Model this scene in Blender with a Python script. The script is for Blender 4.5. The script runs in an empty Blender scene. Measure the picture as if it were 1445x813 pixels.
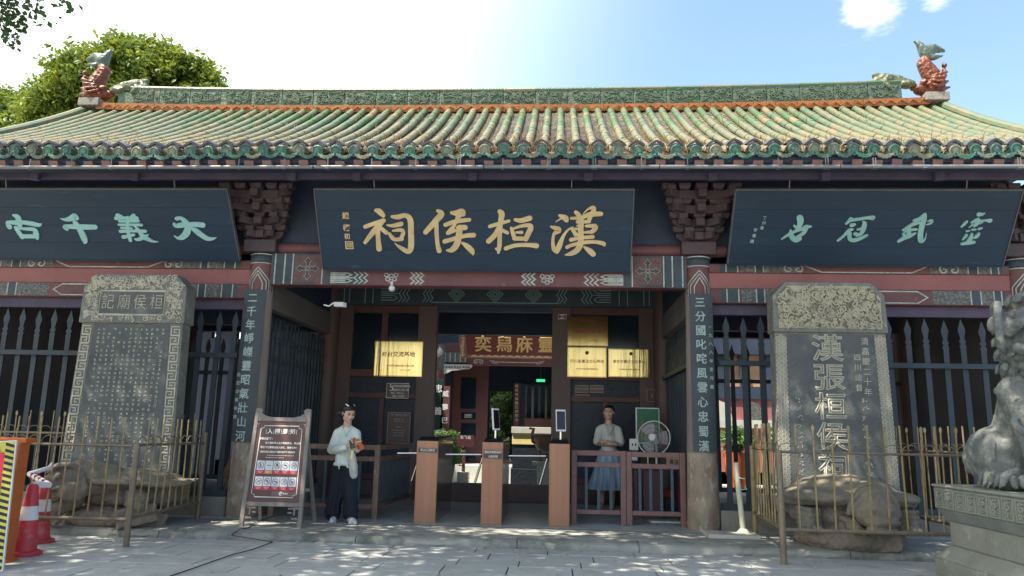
import bpy, bmesh, math, random
import numpy as np
from mathutils import Vector, Matrix, Euler
random.seed(7); RNG = np.random.default_rng(7)
S = bpy.context.scene
COL = S.collection
R = math.radians
# ------------------------------------------------------------------ camera
CAM = Vector((1.17, 0.0, 1.28))
YAW, PITCH, ROLL = R(3.6), R(11.08), R(1.22)
fw = Vector((-math.sin(YAW)*math.cos(PITCH), math.cos(YAW)*math.cos(PITCH), math.sin(PITCH)))
rt = Vector((math.cos(YAW), math.sin(YAW), 0)); up = rt.cross(fw)
rt2 = math.cos(ROLL)*rt + math.sin(ROLL)*up
up2 = -math.sin(ROLL)*rt + math.cos(ROLL)*up
cd = bpy.data.cameras.new('camera'); cam = bpy.data.objects.new('camera', cd); COL.objects.link(cam)
cam.matrix_world = Matrix(((rt2.x, up2.x, -fw.x, CAM.x), (rt2.y, up2.y, -fw.y, CAM.y), (rt2.z, up2.z, -fw.z, CAM.z), (0, 0, 0, 1)))
cd.sensor_fit = 'HORIZONTAL'; cd.sensor_width = 36; cd.lens = 36*1049/1445
cd.clip_start = 0.05; cd.clip_end = 3000
S.camera = cam
FPX = 1049.0
def ray(u, v): return rt2*((u-722.5)/FPX) - up2*((v-406.5)/FPX) + fw
def at(u, v, Y):
    d = ray(u, v); return CAM + d*(Y/d.y)
def atz(u, v, z):
    d = ray(u, v); return CAM + d*((z-CAM.z)/d.z)
def onplane(u, v, p, n):
    d = ray(u, v); return CAM + d*((p-CAM).dot(n)/d.dot(n))
# ------------------------------------------------------------------ light
SUN_EL, SUN_AZ = R(65), R(240)            # azimuth clockwise from +Y
sd = Vector((math.sin(SUN_AZ)*math.cos(SUN_EL), math.cos(SUN_AZ)*math.cos(SUN_EL), math.sin(SUN_EL)))
ld = bpy.data.lights.new('sun', 'SUN'); ld.energy = 4.0; ld.angle = R(0.55); ld.color = (1, 0.92, 0.78)
lo = bpy.data.objects.new('sun', ld); COL.objects.link(lo); lo.location = (-10, -5, 30)
lo.rotation_euler = sd.to_track_quat('Z', 'Y').to_euler()
W = bpy.data.worlds.new('World'); S.world = W; W.use_nodes = True
nt = W.node_tree; nt.nodes.clear()
def N(t, tree=None, **k):
    n = (tree or nt).nodes.new(t)
    for a, b in k.items():
        setattr(n, a, b)
    return n
sky = N('ShaderNodeTexSky', sky_type='NISHITA', sun_disc=False, sun_elevation=SUN_EL, sun_rotation=SUN_AZ, air_density=1.3, dust_density=1.6, ozone_density=2.0, altitude=300)
tc = N('ShaderNodeTexCoord'); sep = N('ShaderNodeSeparateXYZ')
nt.links.new(tc.outputs['Generated'], sep.inputs[0])
dv = N('ShaderNodeVectorMath', operation='DOT_PRODUCT'); nt.links.new(tc.outputs['Generated'], dv.inputs[0])
dv.inputs[1].default_value = Vector((-0.85, 0.05, 0.52)).normalized()
mr = N('ShaderNodeMapRange', interpolation_type='SMOOTHERSTEP'); nt.links.new(dv.outputs['Value'], mr.inputs[0])
mr.inputs[1].default_value = 0.10; mr.inputs[2].default_value = 0.80; mr.inputs[3].default_value = 0.0; mr.inputs[4].default_value = 0.95
hz = N('ShaderNodeMix', data_type='RGBA'); nt.links.new(mr.outputs[0], hz.inputs[0]); nt.links.new(sky.outputs[0], hz.inputs[6])
hz.inputs[7].default_value = (6.4, 6.9, 6.5, 1)
# small white clouds high on the right
cn = N('ShaderNodeTexNoise'); cn.inputs['Scale'].default_value = 13; cn.inputs['Detail'].default_value = 7; cn.inputs['Roughness'].default_value = 0.62
cmap = N('ShaderNodeMapping'); cmap.inputs['Scale'].default_value = (1, 1, 2.6); nt.links.new(tc.outputs['Generated'], cmap.inputs[0]); nt.links.new(cmap.outputs[0], cn.inputs['Vector'])
def cloud(u, v, a0, a1, w):
    d = N('ShaderNodeVectorMath', operation='DOT_PRODUCT'); nt.links.new(tc.outputs['Generated'], d.inputs[0]); d.inputs[1].default_value = ray(u, v).normalized()
    m = N('ShaderNodeMapRange', interpolation_type='SMOOTHSTEP'); nt.links.new(d.outputs['Value'], m.inputs[0])
    m.inputs[1].default_value = math.cos(a1); m.inputs[2].default_value = math.cos(a0); m.inputs[4].default_value = w
    return m
m1 = cloud(1238, -6, 0.004, 0.056, 0.42); m2 = cloud(1325, -10, 0.003, 0.036, 0.38)
am = N('ShaderNodeMath', operation='MAXIMUM'); nt.links.new(m1.outputs[0], am.inputs[0]); nt.links.new(m2.outputs[0], am.inputs[1])
ad = N('ShaderNodeMath', operation='ADD'); nt.links.new(am.outputs[0], ad.inputs[0]); nt.links.new(cn.outputs[0], ad.inputs[1])
cr = N('ShaderNodeMapRange', interpolation_type='SMOOTHSTEP'); nt.links.new(ad.outputs[0], cr.inputs[0]); cr.inputs[1].default_value = 0.66; cr.inputs[2].default_value = 1.02; cr.inputs[4].default_value = 0.9
cm = N('ShaderNodeMix', data_type='RGBA'); nt.links.new(cr.outputs[0], cm.inputs[0]); nt.links.new(hz.outputs[2], cm.inputs[6]); cm.inputs[7].default_value = (5.8, 5.8, 5.8, 1)
bg = N('ShaderNodeBackground'); bg.inputs['Strength'].default_value = 0.104
wo = N('ShaderNodeOutputWorld'); nt.links.new(cm.outputs[2], bg.inputs[0]); nt.links.new(bg.outputs[0], wo.inputs[0])
S.view_settings.view_transform = 'Standard'; S.view_settings.look = 'None'
S.view_settings.exposure = 1.62; S.view_settings.gamma = 1.0
# ------------------------------------------------------------------ materials
def M(name, c1, c2=None, scale=4.0, rough=0.7, metal=0.0, bump=0.15, bscale=35.0, dirt=None, dscale=2.0, dthr=(0.5, 0.7),
      rnd=None, zdirt=None, stretch=None, spec=0.4, trans=0.0, detail=5.0, vor=0.0, emis=None):
    m = bpy.data.materials.new(name); m.use_nodes = True; t = m.node_tree; t.nodes.clear()
    L = t.links.new
    out = N('ShaderNodeOutputMaterial', t); b = N('ShaderNodeBsdfPrincipled', t)
    geo = N('ShaderNodeNewGeometry', t); vec = geo.outputs['Position']
    if stretch:
        mp = N('ShaderNodeMapping', t); mp.inputs['Scale'].default_value = stretch; L(vec, mp.inputs[0]); vec = mp.outputs[0]
    c2 = c2 or tuple(x*0.7 for x in c1)
    n1 = N('ShaderNodeTexNoise', t); n1.inputs['Scale'].default_value = scale; n1.inputs['Detail'].default_value = detail; n1.inputs['Roughness'].default_value = 0.6
    L(vec, n1.inputs['Vector'])
    r1 = N('ShaderNodeMapRange', t); r1.inputs[1].default_value = 0.32; r1.inputs[2].default_value = 0.68; L(n1.outputs[0], r1.inputs[0])
    mx = N('ShaderNodeMix', t, data_type='RGBA'); L(r1.outputs[0], mx.inputs[0]); mx.inputs[6].default_value = (*c1, 1); mx.inputs[7].default_value = (*c2, 1)
    col = mx.outputs[2]
    if rnd:                                  # each piece its own tint
        oi = N('ShaderNodeObjectInfo', t); ramp = N('ShaderNodeValToRGB', t); ramp.color_ramp.interpolation = 'CONSTANT'
        e = ramp.color_ramp.elements
        for i, (p, c) in enumerate(rnd):
            el = e[i] if i < 2 else e.new(p)
            el.position = p; el.color = (*c, 1)
        L(oi.outputs['Random'], ramp.inputs[0])
        m3 = N('ShaderNodeMix', t, data_type='RGBA'); m3.inputs[0].default_value = 0.6; L(col, m3.inputs[6]); L(ramp.outputs[0], m3.inputs[7]); col = m3.outputs[2]
    if dirt:
        n2 = N('ShaderNodeTexNoise', t); n2.inputs['Scale'].default_value = dscale; n2.inputs['Detail'].default_value = 8; n2.inputs['Roughness'].default_value = 0.7
        L(vec, n2.inputs['Vector'])
        r2 = N('ShaderNodeMapRange', t); r2.inputs[1].default_value = dthr[0]; r2.inputs[2].default_value = dthr[1]; L(n2.outputs[0], r2.inputs[0])
        m2_ = N('ShaderNodeMix', t, data_type='RGBA'); L(r2.outputs[0], m2_.inputs[0]); L(col, m2_.inputs[6]); m2_.inputs[7].default_value = (*dirt, 1); col = m2_.outputs[2]
    if zdirt:                                # lichen and dust gathered on the lowest tile courses
        sx_ = N('ShaderNodeSeparateXYZ', t); L(geo.outputs['Position'], sx_.inputs[0]); nz = N('ShaderNodeTexNoise', t); nz.inputs['Scale'].default_value = 1.7; nz.inputs['Detail'].default_value = 7; L(geo.outputs['Position'], nz.inputs['Vector'])
        ma = N('ShaderNodeMath', t, operation='MULTIPLY_ADD'); L(nz.outputs[0], ma.inputs[0]); ma.inputs[1].default_value = -2.4; L(sx_.outputs[2], ma.inputs[2])
        rz = N('ShaderNodeMapRange', t); L(ma.outputs[0], rz.inputs[0]); rz.inputs[1].default_value = 5.0; rz.inputs[2].default_value = 3.75; rz.inputs[3].default_value = 0; rz.inputs[4].default_value = 0.6
        mz = N('ShaderNodeMix', t, data_type='RGBA'); L(rz.outputs[0], mz.inputs[0]); L(col, mz.inputs[6]); mz.inputs[7].default_value = (*zdirt, 1); col = mz.outputs[2]
    L(col, b.inputs['Base Color'])
    b.inputs['Roughness'].default_value = rough; b.inputs['Metallic'].default_value = metal; b.inputs['Specular IOR Level'].default_value = spec
    if emis: b.inputs['Emission Color'].default_value = (*emis, 1); b.inputs['Emission Strength'].default_value = 0.6
    if bump:
        n3 = N('ShaderNodeTexNoise', t); n3.inputs['Scale'].default_value = bscale; n3.inputs['Detail'].default_value = 6; L(vec, n3.inputs['Vector'])
        h = n3.outputs[0]
        if vor:
            v = N('ShaderNodeTexVoronoi', t); v.inputs['Scale'].default_value = vor; L(vec, v.inputs['Vector'])
            a = N('ShaderNodeMath', t, operation='MULTIPLY_ADD'); L(v.outputs['Distance'], a.inputs[0]); a.inputs[1].default_value = 1.3; L(h, a.inputs[2]); h = a.outputs[0]
        bp = N('ShaderNodeBump', t); bp.inputs['Strength'].default_value = min(1, bump); bp.inputs['Distance'].default_value = 0.02; L(h, bp.inputs['Height']); L(bp.outputs[0], b.inputs['Normal'])
    if trans:
        tr = N('ShaderNodeBsdfTranslucent', t); L(col, tr.inputs[0]); ms = N('ShaderNodeMixShader', t); ms.inputs[0].default_value = trans
        L(b.outputs[0], ms.inputs[1]); L(tr.outputs[0], ms.inputs[2]); L(ms.outputs[0], out.inputs[0])
    else:
        L(b.outputs[0], out.inputs[0])
    return m
MT = {}
def mk(k, *a, **kw): MT[k] = M(k, *a, **kw)
mk('slab', (0.45, 0.45, 0.435), (0.38, 0.385, 0.375), 2.5, 0.75, bump=0.25, bscale=60, rnd=[(0, (0.42, 0.43, 0.42)), (0.3, (0.46, 0.465, 0.45)), (0.6, (0.43, 0.43, 0.41)), (0.85, (0.48, 0.48, 0.46))], dirt=(0.30, 0.30, 0.28), dscale=2.3, dthr=(0.52, 0.72))
mk('joint', (0.07, 0.08, 0.085), (0.05, 0.055, 0.06), 8, 0.9); mk('bounce_plaza', (0.50, 0.48, 0.44), (0.42, 0.41, 0.38), 1.5, 0.85, bump=0.1); mk('deadleaf', (0.30, 0.20, 0.09), (0.16, 0.10, 0.05), 9, 0.8, bump=0); mk('earth', (0.30, 0.29, 0.27), (0.22, 0.21, 0.20), 1.5, 0.95)
mk('concrete', (0.37, 0.37, 0.34), (0.29, 0.29, 0.27), 1.6, 0.85, bump=0.3, bscale=45, dirt=(0.14, 0.145, 0.13), dscale=0.9, dthr=(0.5, 0.72))
mk('floorstone', (0.50, 0.52, 0.50), (0.43, 0.45, 0.44), 1.6, 0.32, bump=0.12, bscale=25, spec=0.6, dirt=(0.28, 0.29, 0.28), dscale=0.9, dthr=(0.5, 0.75))
mk('kerb', (0.36, 0.35, 0.31), (0.24, 0.24, 0.215), 2.2, 0.9, bump=0.5, bscale=25, dirt=(0.09, 0.10, 0.085), dscale=2.2, dthr=(0.5, 0.7))
mk('courtstone', (0.50, 0.50, 0.46), (0.40, 0.40, 0.37), 2, 0.8, bump=0.2)
mk('whitestone', (0.62, 0.61, 0.56), (0.48, 0.48, 0.45), 2, 0.8, bump=0.2)
mk('redwood', (0.115, 0.05, 0.045), (0.075, 0.035, 0.035), 3, 0.55, bump=0.15, stretch=(1, 1, 0.3))
mk('brownwood', (0.115, 0.072, 0.062), (0.085, 0.055, 0.048), 3, 0.5, bump=0.12, stretch=(1, 1, 0.3))
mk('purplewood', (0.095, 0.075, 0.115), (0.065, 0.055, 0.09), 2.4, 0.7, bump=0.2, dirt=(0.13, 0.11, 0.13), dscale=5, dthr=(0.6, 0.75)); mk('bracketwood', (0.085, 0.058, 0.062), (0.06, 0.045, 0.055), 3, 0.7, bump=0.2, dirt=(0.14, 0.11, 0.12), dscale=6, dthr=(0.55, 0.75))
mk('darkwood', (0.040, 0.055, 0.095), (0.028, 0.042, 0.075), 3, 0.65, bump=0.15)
mk('pinkbeam', (0.31, 0.115, 0.105), (0.23, 0.085, 0.085), 1.5, 0.6, bump=0.15, dirt=(0.20, 0.10, 0.10), dscale=6, dthr=(0.58, 0.75))
mk('redbeam', (0.17, 0.068, 0.068), (0.115, 0.05, 0.055), 2, 0.6, bump=0.2, dirt=(0.26, 0.17, 0.155), dscale=9, dthr=(0.60, 0.74))
mk('bluebeam', (0.055, 0.075, 0.085), (0.035, 0.05, 0.06), 4, 0.6, bump=0.1)
mk('patternfield', (0.12, 0.12, 0.12), (0.06, 0.065, 0.07), 26, 0.7, bump=0.3, bscale=30, dirt=(0.20, 0.19, 0.17), dscale=30, dthr=(0.5, 0.56))
mk('whitepaint', (0.50, 0.54, 0.50), (0.28, 0.32, 0.31), 9, 0.7, bump=0.05, dirt=(0.16, 0.15, 0.15), dscale=22, dthr=(0.56, 0.66))
mk('flowergrey', (0.085, 0.09, 0.09), (0.05, 0.055, 0.06), 8, 0.7, bump=0.05)
mk('flowerline', (0.34, 0.34, 0.30), (0.24, 0.24, 0.22), 8, 0.7, bump=0.05)
mk('flowerred', (0.17, 0.085, 0.08), (0.12, 0.065, 0.065), 8, 0.7, bump=0.1)
mk('picket', (0.050, 0.066, 0.080), (0.032, 0.043, 0.054), 3, 0.6, bump=0.2, stretch=(1, 1, 0.25), dirt=(0.20, 0.18, 0.18), dscale=9, dthr=(0.70, 0.76))
mk('column', (0.30, 0.25, 0.22), (0.22, 0.18, 0.165), 5, 0.75, bump=0.3, bscale=20, stretch=(1, 1, 0.2))
mk('columnbase', (0.34, 0.30, 0.22), (0.25, 0.16, 0.13), 7, 0.85, bump=0.6, bscale=22, stretch=(1, 1, 0.45), dirt=(0.47, 0.38, 0.33), dscale=9, dthr=(0.52, 0.6))
mk('blackboard', (0.045, 0.060, 0.068), (0.030, 0.042, 0.050), 3, 0.45, bump=0.08, dirt=(0.09, 0.11, 0.12), dscale=4, dthr=(0.62, 0.75))
mk('plaque', (0.023, 0.045, 0.075), (0.018, 0.035, 0.060), 2, 0.42, bump=0.08, stretch=(0.3, 1, 2.5), dirt=(0.07, 0.10, 0.125), dscale=7.5, dthr=(0.60, 0.78))
mk('plaqueedge', (0.12, 0.12, 0.12), (0.08, 0.085, 0.09), 6, 0.7)
mk('gold', (0.72, 0.55, 0.30), (0.55, 0.40, 0.21), 5, 0.55, bump=0.15, dirt=(0.36, 0.27, 0.16), dscale=11, dthr=(0.60, 0.74))
mk('teal', (0.25, 0.50, 0.49), (0.33, 0.56, 0.53), 6, 0.6, bump=0.15, dirt=(0.16, 0.33, 0.34), dscale=11, dthr=(0.58, 0.74))
mk('tealold', (0.28, 0.47, 0.42), (0.22, 0.42, 0.40), 6, 0.6, bump=0.15, dirt=(0.14, 0.28, 0.29), dscale=11, dthr=(0.58, 0.74))
mk('couplet', (0.50, 0.60, 0.58), (0.28, 0.38, 0.38), 12, 0.6, bump=0.05)
G1, G2, G3, G4 = (0.10, 0.26, 0.20), (0.21, 0.33, 0.22), (0.52, 0.42, 0.24), (0.14, 0.36, 0.16)
mk('tile', (0.070, 0.125, 0.070), (0.125, 0.145, 0.082), 3.2, 0.38, bump=0.5, bscale=30, zdirt=(0.24, 0.165, 0.085), rnd=[(0, (0.070, 0.14, 0.085)), (0.3, (0.11, 0.145, 0.08)), (0.55, (0.042, 0.13, 0.038)), (0.78, (0.16, 0.155, 0.085)), (0.92, (0.25, 0.19, 0.10))],
   dirt=(0.18, 0.145, 0.08), dscale=5.5, dthr=(0.55, 0.68))
mk('tilestuff', (0.080, 0.135, 0.085), (0.145, 0.15, 0.085), 3.4, 0.45, bump=0.5, bscale=30, zdirt=(0.25, 0.165, 0.08), dirt=(0.18, 0.14, 0.08), dscale=4.4, dthr=(0.50, 0.63)); mk('mortar', (0.22, 0.215, 0.20), (0.15, 0.15, 0.14), 6, 0.9, bump=0.4)
mk('pantile', (0.09, 0.08, 0.06), (0.18, 0.14, 0.095), 7, 0.75, bump=0.5, bscale=30, zdirt=(0.24, 0.155, 0.075), dirt=(0.28, 0.20, 0.115), dscale=6, dthr=(0.5, 0.62))
mk('cap', (0.045, 0.14, 0.11), (0.09, 0.17, 0.13), 9, 0.35, bump=0.5, bscale=60, rnd=[(0, (0.035, 0.15, 0.13)), (0.35, (0.06, 0.14, 0.14)), (0.6, (0.05, 0.19, 0.13)), (0.72, (0.20, 0.22, 0.17)), (0.88, (0.30, 0.27, 0.19))],
   dirt=(0.27, 0.27, 0.21), dscale=16, dthr=(0.53, 0.64))
mk('arch', (0.075, 0.085, 0.10), (0.05, 0.055, 0.07), 9, 0.6, bump=0.3)
mk('ridgegreen', (0.075, 0.115, 0.075), (0.05, 0.085, 0.06), 2.2, 0.4, bump=0.8, bscale=28, dirt=(0.16, 0.16, 0.10), dscale=11, dthr=(0.5, 0.62), rnd=[(0, (0.065, 0.11, 0.075)), (0.5, (0.10, 0.125, 0.085)), (0.8, (0.055, 0.13, 0.07))])
mk('relief', (0.13, 0.17, 0.11), (0.09, 0.13, 0.085), 8, 0.35, bump=0.3)
mk('orange', (0.33, 0.125, 0.030), (0.24, 0.085, 0.025), 3, 0.4, bump=0.5, bscale=20, dirt=(0.28, 0.19, 0.09), dscale=6, dthr=(0.6, 0.7))
mk('fishorange', (0.20, 0.055, 0.020), (0.10, 0.028, 0.015), 7, 0.42, bump=1.0, bscale=18, vor=13)
mk('fishgreen', (0.065, 0.10, 0.085), (0.10, 0.13, 0.10), 9, 0.35, bump=0.8, bscale=18)
mk('lizard', (0.13, 0.14, 0.075), (0.07, 0.09, 0.055), 10, 0.4, bump=1.0, bscale=20, vor=12)
mk('pipe', (0.20, 0.20, 0.21), (0.15, 0.15, 0.16), 3, 0.4, bump=0.05)
mk('straw', (0.27, 0.19, 0.095), (0.22, 0.13, 0.06), 12, 0.8, bump=0, trans=0.25)
mk('steledark', (0.075, 0.085, 0.09), (0.12, 0.125, 0.12), 2.5, 0.8, bump=0.35, bscale=40, dirt=(0.24, 0.24, 0.21), dscale=2.2, dthr=(0.52, 0.75))
mk('stelegrey', (0.22, 0.215, 0.19), (0.14, 0.145, 0.14), 5, 0.85, bump=0.6, bscale=24, dirt=(0.30, 0.28, 0.23), dscale=9, dthr=(0.55, 0.65))
mk('steleline', (0.52, 0.48, 0.38), (0.38, 0.36, 0.30), 7, 0.85, bump=0.1)
mk('stelecream', (0.44, 0.40, 0.29), (0.36, 0.33, 0.25), 5, 0.85, bump=0.8, bscale=30)
mk('steledarkline', (0.15, 0.14, 0.115), (0.22, 0.20, 0.16), 8, 0.85, bump=0.1)
mk('turtle', (0.28, 0.235, 0.17), (0.17, 0.145, 0.115), 5, 0.85, bump=0.9, bscale=20, vor=7, dirt=(0.13, 0.13, 0.12), dscale=2.6, dthr=(0.5, 0.68))
mk('turtle_base', (0.27, 0.21, 0.16), (0.19, 0.155, 0.13), 4, 0.9, bump=0.9, bscale=12, dirt=(0.13, 0.12, 0.10), dscale=3, dthr=(0.5, 0.66))
mk('fenceiron', (0.38, 0.29, 0.14), (0.27, 0.205, 0.11), 9, 0.45, metal=0.25, bump=0.25, dirt=(0.15, 0.11, 0.08), dscale=7, dthr=(0.52, 0.66))
mk('fencedark', (0.17, 0.14, 0.11), (0.25, 0.195, 0.12), 9, 0.5, metal=0.3, bump=0.25)
mk('lion', (0.21, 0.22, 0.215), (0.11, 0.12, 0.125), 4.5, 0.9, bump=1.0, bscale=26, dirt=(0.40, 0.38, 0.31), dscale=3.6, dthr=(0.56, 0.68), vor=9)
mk('pedestal', (0.33, 0.325, 0.28), (0.24, 0.24, 0.215), 2.2, 0.9, bump=0.5, bscale=24, dirt=(0.44, 0.42, 0.36), dscale=5, dthr=(0.58, 0.72))
mk('pedtop', (0.26, 0.265, 0.25), (0.19, 0.20, 0.19), 3, 0.9, bump=0.5, bscale=24)
mk('copper', (0.38, 0.195, 0.13), (0.32, 0.16, 0.105), 1.2, 0.42, metal=0.55, bump=0.02, stretch=(14, 14, 0.4))
mk('mirrorside', (0.42, 0.38, 0.34), (0.37, 0.34, 0.31), 2, 0.12, metal=0.95, bump=0)
mk('blackgloss', (0.02, 0.02, 0.025), (0.015, 0.015, 0.02), 2, 0.2, bump=0)
mk('chrome', (0.75, 0.75, 0.72), (0.7, 0.7, 0.68), 3, 0.2, metal=0.9, bump=0)
mk('whiteplastic', (0.72, 0.73, 0.72), (0.66, 0.67, 0.67), 4, 0.4, bump=0.02)
mk('signbrown', (0.11, 0.052, 0.042), (0.10, 0.047, 0.038), 3, 0.4, bump=0.02)
mk('signframe', (0.26, 0.225, 0.205), (0.185, 0.16, 0.15), 6, 0.7, bump=0.3, dirt=(0.36, 0.27, 0.22), dscale=3, dthr=(0.55, 0.7))
mk('paleletter', (0.80, 0.80, 0.76), (0.76, 0.76, 0.72), 3, 0.5, bump=0)
mk('dimletter', (0.36, 0.32, 0.31), (0.30, 0.27, 0.26), 9, 0.6, bump=0)
mk('iconred', (0.62, 0.05, 0.09), None, 3, 0.5, bump=0); mk('iconorange', (0.75, 0.32, 0.08), None, 3, 0.5, bump=0)
mk('iconwhite', (0.66, 0.67, 0.70), (0.62, 0.63, 0.66), 3, 0.5, bump=0); mk('iconline', (0.13, 0.06, 0.08), None, 3, 0.5, bump=0)
mk('maroonsign', (0.10, 0.035, 0.045), (0.085, 0.03, 0.04), 3, 0.4, bump=0.02)
mk('brass', (0.86, 0.63, 0.27), (0.70, 0.48, 0.2), 1.0, 0.16, metal=1.0, bump=0.35, bscale=1.6, stretch=(9, 1, 0.35))
mk('brassletter', (0.30, 0.05, 0.03), (0.2, 0.04, 0.03), 3, 0.5, bump=0)
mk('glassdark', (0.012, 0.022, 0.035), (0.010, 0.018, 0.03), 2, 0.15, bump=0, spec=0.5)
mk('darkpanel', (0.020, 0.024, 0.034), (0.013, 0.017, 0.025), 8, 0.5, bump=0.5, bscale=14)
mk('gable', (0.17, 0.16, 0.165), (0.13, 0.125, 0.13), 1.5, 0.85, bump=0.2)
mk('plinthstone', (0.27, 0.25, 0.22), (0.18, 0.165, 0.15), 3, 0.9, bump=0.6, bscale=20, dirt=(0.36, 0.28, 0.24), dscale=4, dthr=(0.55, 0.7))
mk('railred', (0.23, 0.125, 0.115), (0.17, 0.095, 0.09), 6, 0.55, bump=0.2, dirt=(0.42, 0.27, 0.24), dscale=11, dthr=(0.62, 0.72))
mk('railbrown', (0.26, 0.16, 0.12), (0.19, 0.115, 0.09), 6, 0.6, bump=0.25, dirt=(0.40, 0.30, 0.24), dscale=9, dthr=(0.58, 0.7))
mk('baluster', (0.07, 0.10, 0.125), (0.05, 0.075, 0.095), 7, 0.6, bump=0.1)
mk('conered', (0.60, 0.055, 0.075), (0.46, 0.05, 0.065), 4, 0.45, bump=0.1, dirt=(0.55, 0.28, 0.27), dscale=5, dthr=(0.56, 0.75))
mk('conewhite', (0.80, 0.80, 0.80), (0.68, 0.68, 0.68), 6, 0.4, bump=0.05)
mk('barrierorange', (0.66, 0.16, 0.035), (0.52, 0.125, 0.03), 3, 0.5, bump=0.1)
mk('black', (0.02, 0.02, 0.02), None, 3, 0.5, bump=0); mk('yellow', (0.72, 0.62, 0.10), None, 3, 0.5, bump=0.02)
mk('redprint', (0.72, 0.025, 0.05), (0.66, 0.02, 0.045), 2, 0.45, bump=0.02)
mk('skin', (0.60, 0.39, 0.30), (0.55, 0.35, 0.265), 8, 0.55, bump=0.02); mk('hair', (0.012, 0.010, 0.010), (0.02, 0.017, 0.015), 30, 0.4, bump=0.5, bscale=60)
mk('shirt', (0.80, 0.83, 0.78), (0.60, 0.66, 0.61), 4, 0.8, bump=0.15, bscale=14); mk('shirtcream', (0.62, 0.61, 0.55), (0.54, 0.53, 0.48), 5, 0.85, bump=0.2, bscale=14)
mk('trousers', (0.010, 0.013, 0.022), (0.014, 0.017, 0.028), 4, 0.8, bump=0.25, bscale=9, stretch=(1, 1, 0.3))
mk('skirt', (0.20, 0.33, 0.46), (0.36, 0.48, 0.56), 16, 0.45, bump=0.5, bscale=16, stretch=(1, 1, 0.22), dirt=(0.58, 0.66, 0.68), dscale=10, dthr=(0.58, 0.7))
mk('shoe', (0.60, 0.62, 0.60), (0.45, 0.50, 0.50), 30, 0.7, bump=0.1); mk('lips', (0.32, 0.10, 0.09), None, 3, 0.5, bump=0)
mk('redcloth', (0.60, 0.06, 0.03), (0.7, 0.25, 0.05), 30, 0.6, bump=0.1); mk('bagwhite', (0.70, 0.69, 0.62), (0.56, 0.55, 0.50), 12, 0.7, bump=0.3, bscale=18, trans=0.25)
mk('leafbg', (0.24, 0.28, 0.028), (0.06, 0.12, 0.02), 1.3, 0.5, bump=0, trans=0.45, detail=3)
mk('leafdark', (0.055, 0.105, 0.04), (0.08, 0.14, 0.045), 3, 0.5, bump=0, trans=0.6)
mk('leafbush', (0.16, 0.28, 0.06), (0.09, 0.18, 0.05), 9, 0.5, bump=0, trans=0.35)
mk('bark', (0.10, 0.08, 0.06), (0.06, 0.05, 0.04), 6, 0.9, bump=0.8, bscale=12)
mk('innerred', (0.13, 0.055, 0.052), (0.10, 0.045, 0.045), 3, 0.55, bump=0.1); mk('plaquered', (0.15, 0.032, 0.032), (0.12, 0.03, 0.03), 3, 0.5, bump=0.05)
mk('goldbright', (0.66, 0.45, 0.17), (0.56, 0.36, 0.13), 4, 0.45, bump=0.05); mk('greenboard', (0.02, 0.05, 0.04), None, 3, 0.4, bump=0)
mk('exitgreen', (0.05, 0.35, 0.16), None, 3, 0.5, bump=0, emis=(0.03, 0.5, 0.2)); mk('noticegreen', (0.03, 0.20, 0.10), (0.05, 0.12, 0.06), 12, 0.5, bump=0)
mk('screen', (0.03, 0.012, 0.018), (0.02, 0.01, 0.015), 3, 0.15, bump=0); mk('bucket', (0.60, 0.03, 0.04), None, 3, 0.4, bump=0)
mk('creampole', (0.60, 0.57, 0.42), (0.50, 0.48, 0.37), 4, 0.55, bump=0.1); mk('basewhite', (0.52, 0.50, 0.44), (0.42, 0.40, 0.35), 5, 0.8, bump=0.3)
mk('bronze', (0.28, 0.17, 0.12), (0.2, 0.13, 0.10), 4, 0.5, metal=0.3, bump=0.2); mk('yellowcloth', (0.86, 0.74, 0.36), (0.80, 0.64, 0.28), 4, 0.8, bump=0.1)
mk('cardboard', (0.5, 0.36, 0.24), None, 4, 0.8); mk('planter', (0.10, 0.11, 0.10), None, 4, 0.8)
mk('pinkwall', (0.42, 0.15, 0.14), (0.34, 0.12, 0.12), 2, 0.7, bump=0.1); mk('glowpaint', (0.55, 0.34, 0.20), (0.45, 0.26, 0.16), 6, 0.7, bump=0)
mk('fanwire', (0.62, 0.62, 0.60), None, 3, 0.35, bump=0); mk('fanblade', (0.30, 0.27, 0.29), (0.26, 0.23, 0.25), 3, 0.35, bump=0)
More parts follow.
